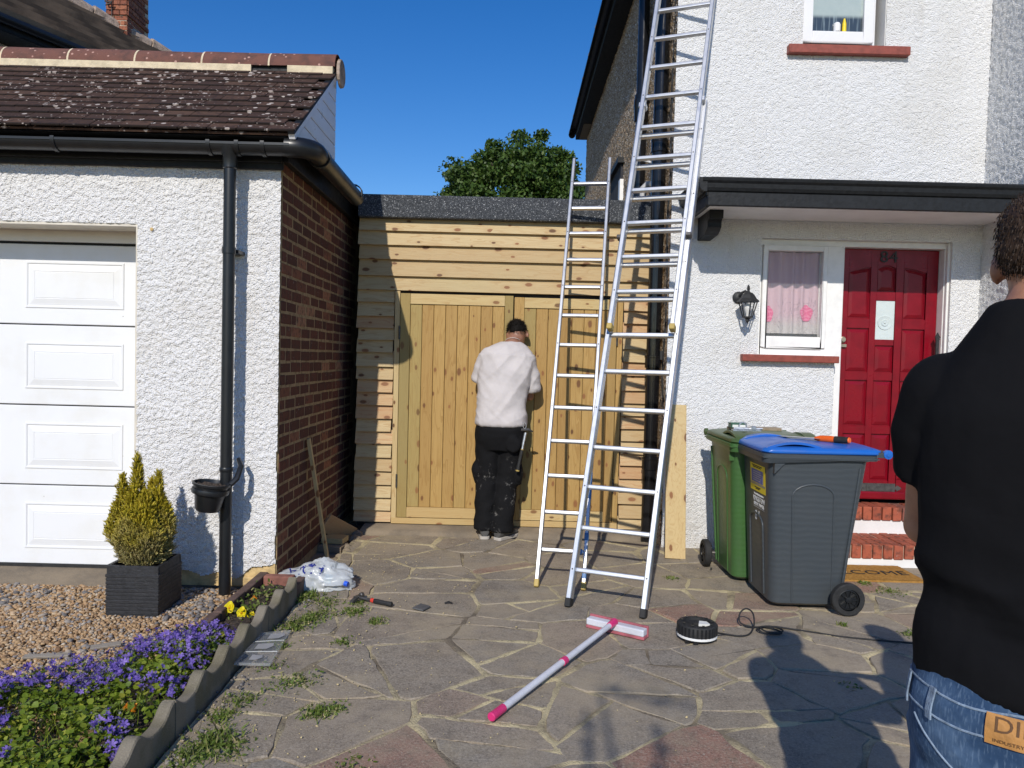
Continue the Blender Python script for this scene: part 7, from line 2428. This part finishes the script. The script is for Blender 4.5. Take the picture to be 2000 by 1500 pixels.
# waistband, loops, stitching and leather patch laid on the jeans
def bv_of(o):
    return BVHTree.FromPolygons([v.co.copy() for v in o.data.vertices], [tuple(p.vertices) for p in o.data.polygons])
jb = bv_of(mtr)
def on_jeans(ang, z, off=0.002):
    """point on the jeans at a bearing round the body (0 = right, 90 = front, 270 = back)"""
    c = MM @ Vector((0, 0.0, z))
    dd = (MM.to_3x3() @ Vector((math.cos(rad(ang)), math.sin(rad(ang)), 0)))
    h = jb.ray_cast(c + dd * 0.6, -dd)
    return (h[0] if h[0] is not None else c + dd * .19) + dd * off, dd
for zs_ in (0.792, 0.835):
    P = [on_jeans(a, zs_ + (0.004 * math.sin(a * .1)), 0.0005)[0] for a in range(150, 391, 6)]
    MB().tube(P, 0.0022, 6).build('seam', MAT['denim_seam'], mtr, smooth=True)
for a in (196, 218, 305):
    P = [on_jeans(a, z, 0.004)[0] for z in (0.785, 0.80, 0.815, 0.83, 0.842)]
    dd = on_jeans(a, .81)[1]
    sd_ = dd.cross(Vector((0, 0, 1)))
    lb_ = MB()
    for i in range(4):
        lb_.obox(P[i] - sd_ * .008, sd_ * .016, P[i + 1] - P[i], dd * .003)
    lb_.build('belt_loop', MAT['denim_seam'], mtr)
for (a0_, a1_, za, zb) in ((205, 232, .775, .70), (240, 262, .72, .715), (262, 300, .715, .735), (240, 236, .72, .60)):
    P = [on_jeans(a0_ + (a1_ - a0_) * i / 10, za + (zb - za) * i / 10, 0.0005)[0] for i in range(11)]
    MB().tube(P, 0.0022, 6).build('seam', MAT['denim_seam'], mtr, smooth=True)
pa0, pa1, pz0, pz1 = 247, 284, 0.784, 0.836
n = 12
V = []
for j in range(5):
    for i in range(n + 1):
        V.append(on_jeans(pa0 + (pa1 - pa0) * i / n, pz0 + (pz1 - pz0) * j / 4, 0.0055)[0])
MB().add(V, [(j * (n + 1) + i, j * (n + 1) + i + 1, (j + 1) * (n + 1) + i + 1, (j + 1) * (n + 1) + i) for j in range(4) for i in range(n)]).build('leather_patch', MAT['leather_patch'], mtr, smooth=True)
def patch_text(s, z, size):
    dd = on_jeans(0.5 * (pa0 + pa1), z)[1]
    pm = on_jeans(pa0 + 3.5, z, 0.0)[0] + dd * 0.15
    xx = -dd.cross(Vector((0, 0, 1)))
    if xx.x < 0:
        xx = -xx
    o = text('patch_lettering', s, MAT['patch_print'], mtr, frame(pm, xx, (0, 0, 1)), size, 0.0, 1.15, 1.0, 'LEFT')
    for v_ in o.data.vertices:
        h = jb.ray_cast(v_.co, -dd)
        if h[0] is not None:
            v_.co = h[0] + dd * 0.0068
patch_text('DIESEL', 0.808, 0.036)
patch_text('INDUSTRY DENIM DIVISION', 0.790, 0.0085)
M2L, M2YAW = Vector((1.56, 1.52, 0.0)), rad(48)
p2 = standing('grey_cotton', 'denim', 'skin_tan', [(-.170, 0, 1.37), (-.208, .09, 1.12), (-.12, .34, 1.10)], [(.205, 0, 1.40), (.262, .10, 1.15), (.12, .33, 1.08)], ((.4, .9, .1), (.3, .1, -1)), ((-.4, .9, .1), (-.3, .1, -1)), bfold)
p2['nstr'] = 1500
person('second man in grey t-shirt facing the man in black', M2L, M2YAW, p2)

# ------------------------------------------------------------------ added unseen tree behind the viewpoint, twigs shaped to throw the soft paving shadows
def toward_sun(px, py, Y):
    g0 = G(px, py)
    return g0 - sdir * ((g0.y - Y) / sdir.y)
yt = thing('added_shadow_tree', 'slim added tree behind the viewpoint, shaped to cast soft shadows on the paving', 'tree', (-0.70, -2.4, 0))
top = toward_sun(1220, 1420, -2.4)
MB().tube([(top.x, -2.4, -0.1), (top.x + .02, -2.4, 1.4), (top.x - .03, -2.4, 2.6), (top.x, -2.4, top.z - .25)], [.04, .032, .022, .014], 10).build('trunk', MAT['bark'], yt, smooth=True)
Pn = []
fork = Vector((top.x, -2.4, top.z - .3))
for pts, wd, n_l in (([(1150, 1500), (1149, 1450), (1158, 1402)], .016, 26), ([(1287, 1500), (1286, 1455), (1290, 1425)], .014, 22), ([(1172, 1345), (1245, 1362), (1325, 1372)], .016, 34)):
    Q = [toward_sun(a, b, -2.4) for a, b in pts]
    MB().tube([fork] + Q, [.014, .011, .009, .006], 8).build('limb', MAT['bark'], yt, smooth=True)
    for _ in range(n_l):
        k = R.uniform(0, 1.999)
        q = Q[int(k)].lerp(Q[int(k) + 1], k % 1)
        Pn.append(q + Vector((R.gauss(0, wd), R.gauss(0, .05), R.gauss(0, wd))))
Pn = np.array([tuple(q) for q in Pn])
N = len(Pn)
s = NR.uniform(.035, .06, N)
V, F = scatter(QV, QF, rotmats(NR.normal(.3, .8, N), NR.normal(0, .8, N), NR.uniform(0, 6.28, N)), np.stack([s, s, s], -1), Pn)
stuff(link('leaves', npmesh('leaves', V, F), MAT['oak_leaf'], yt))
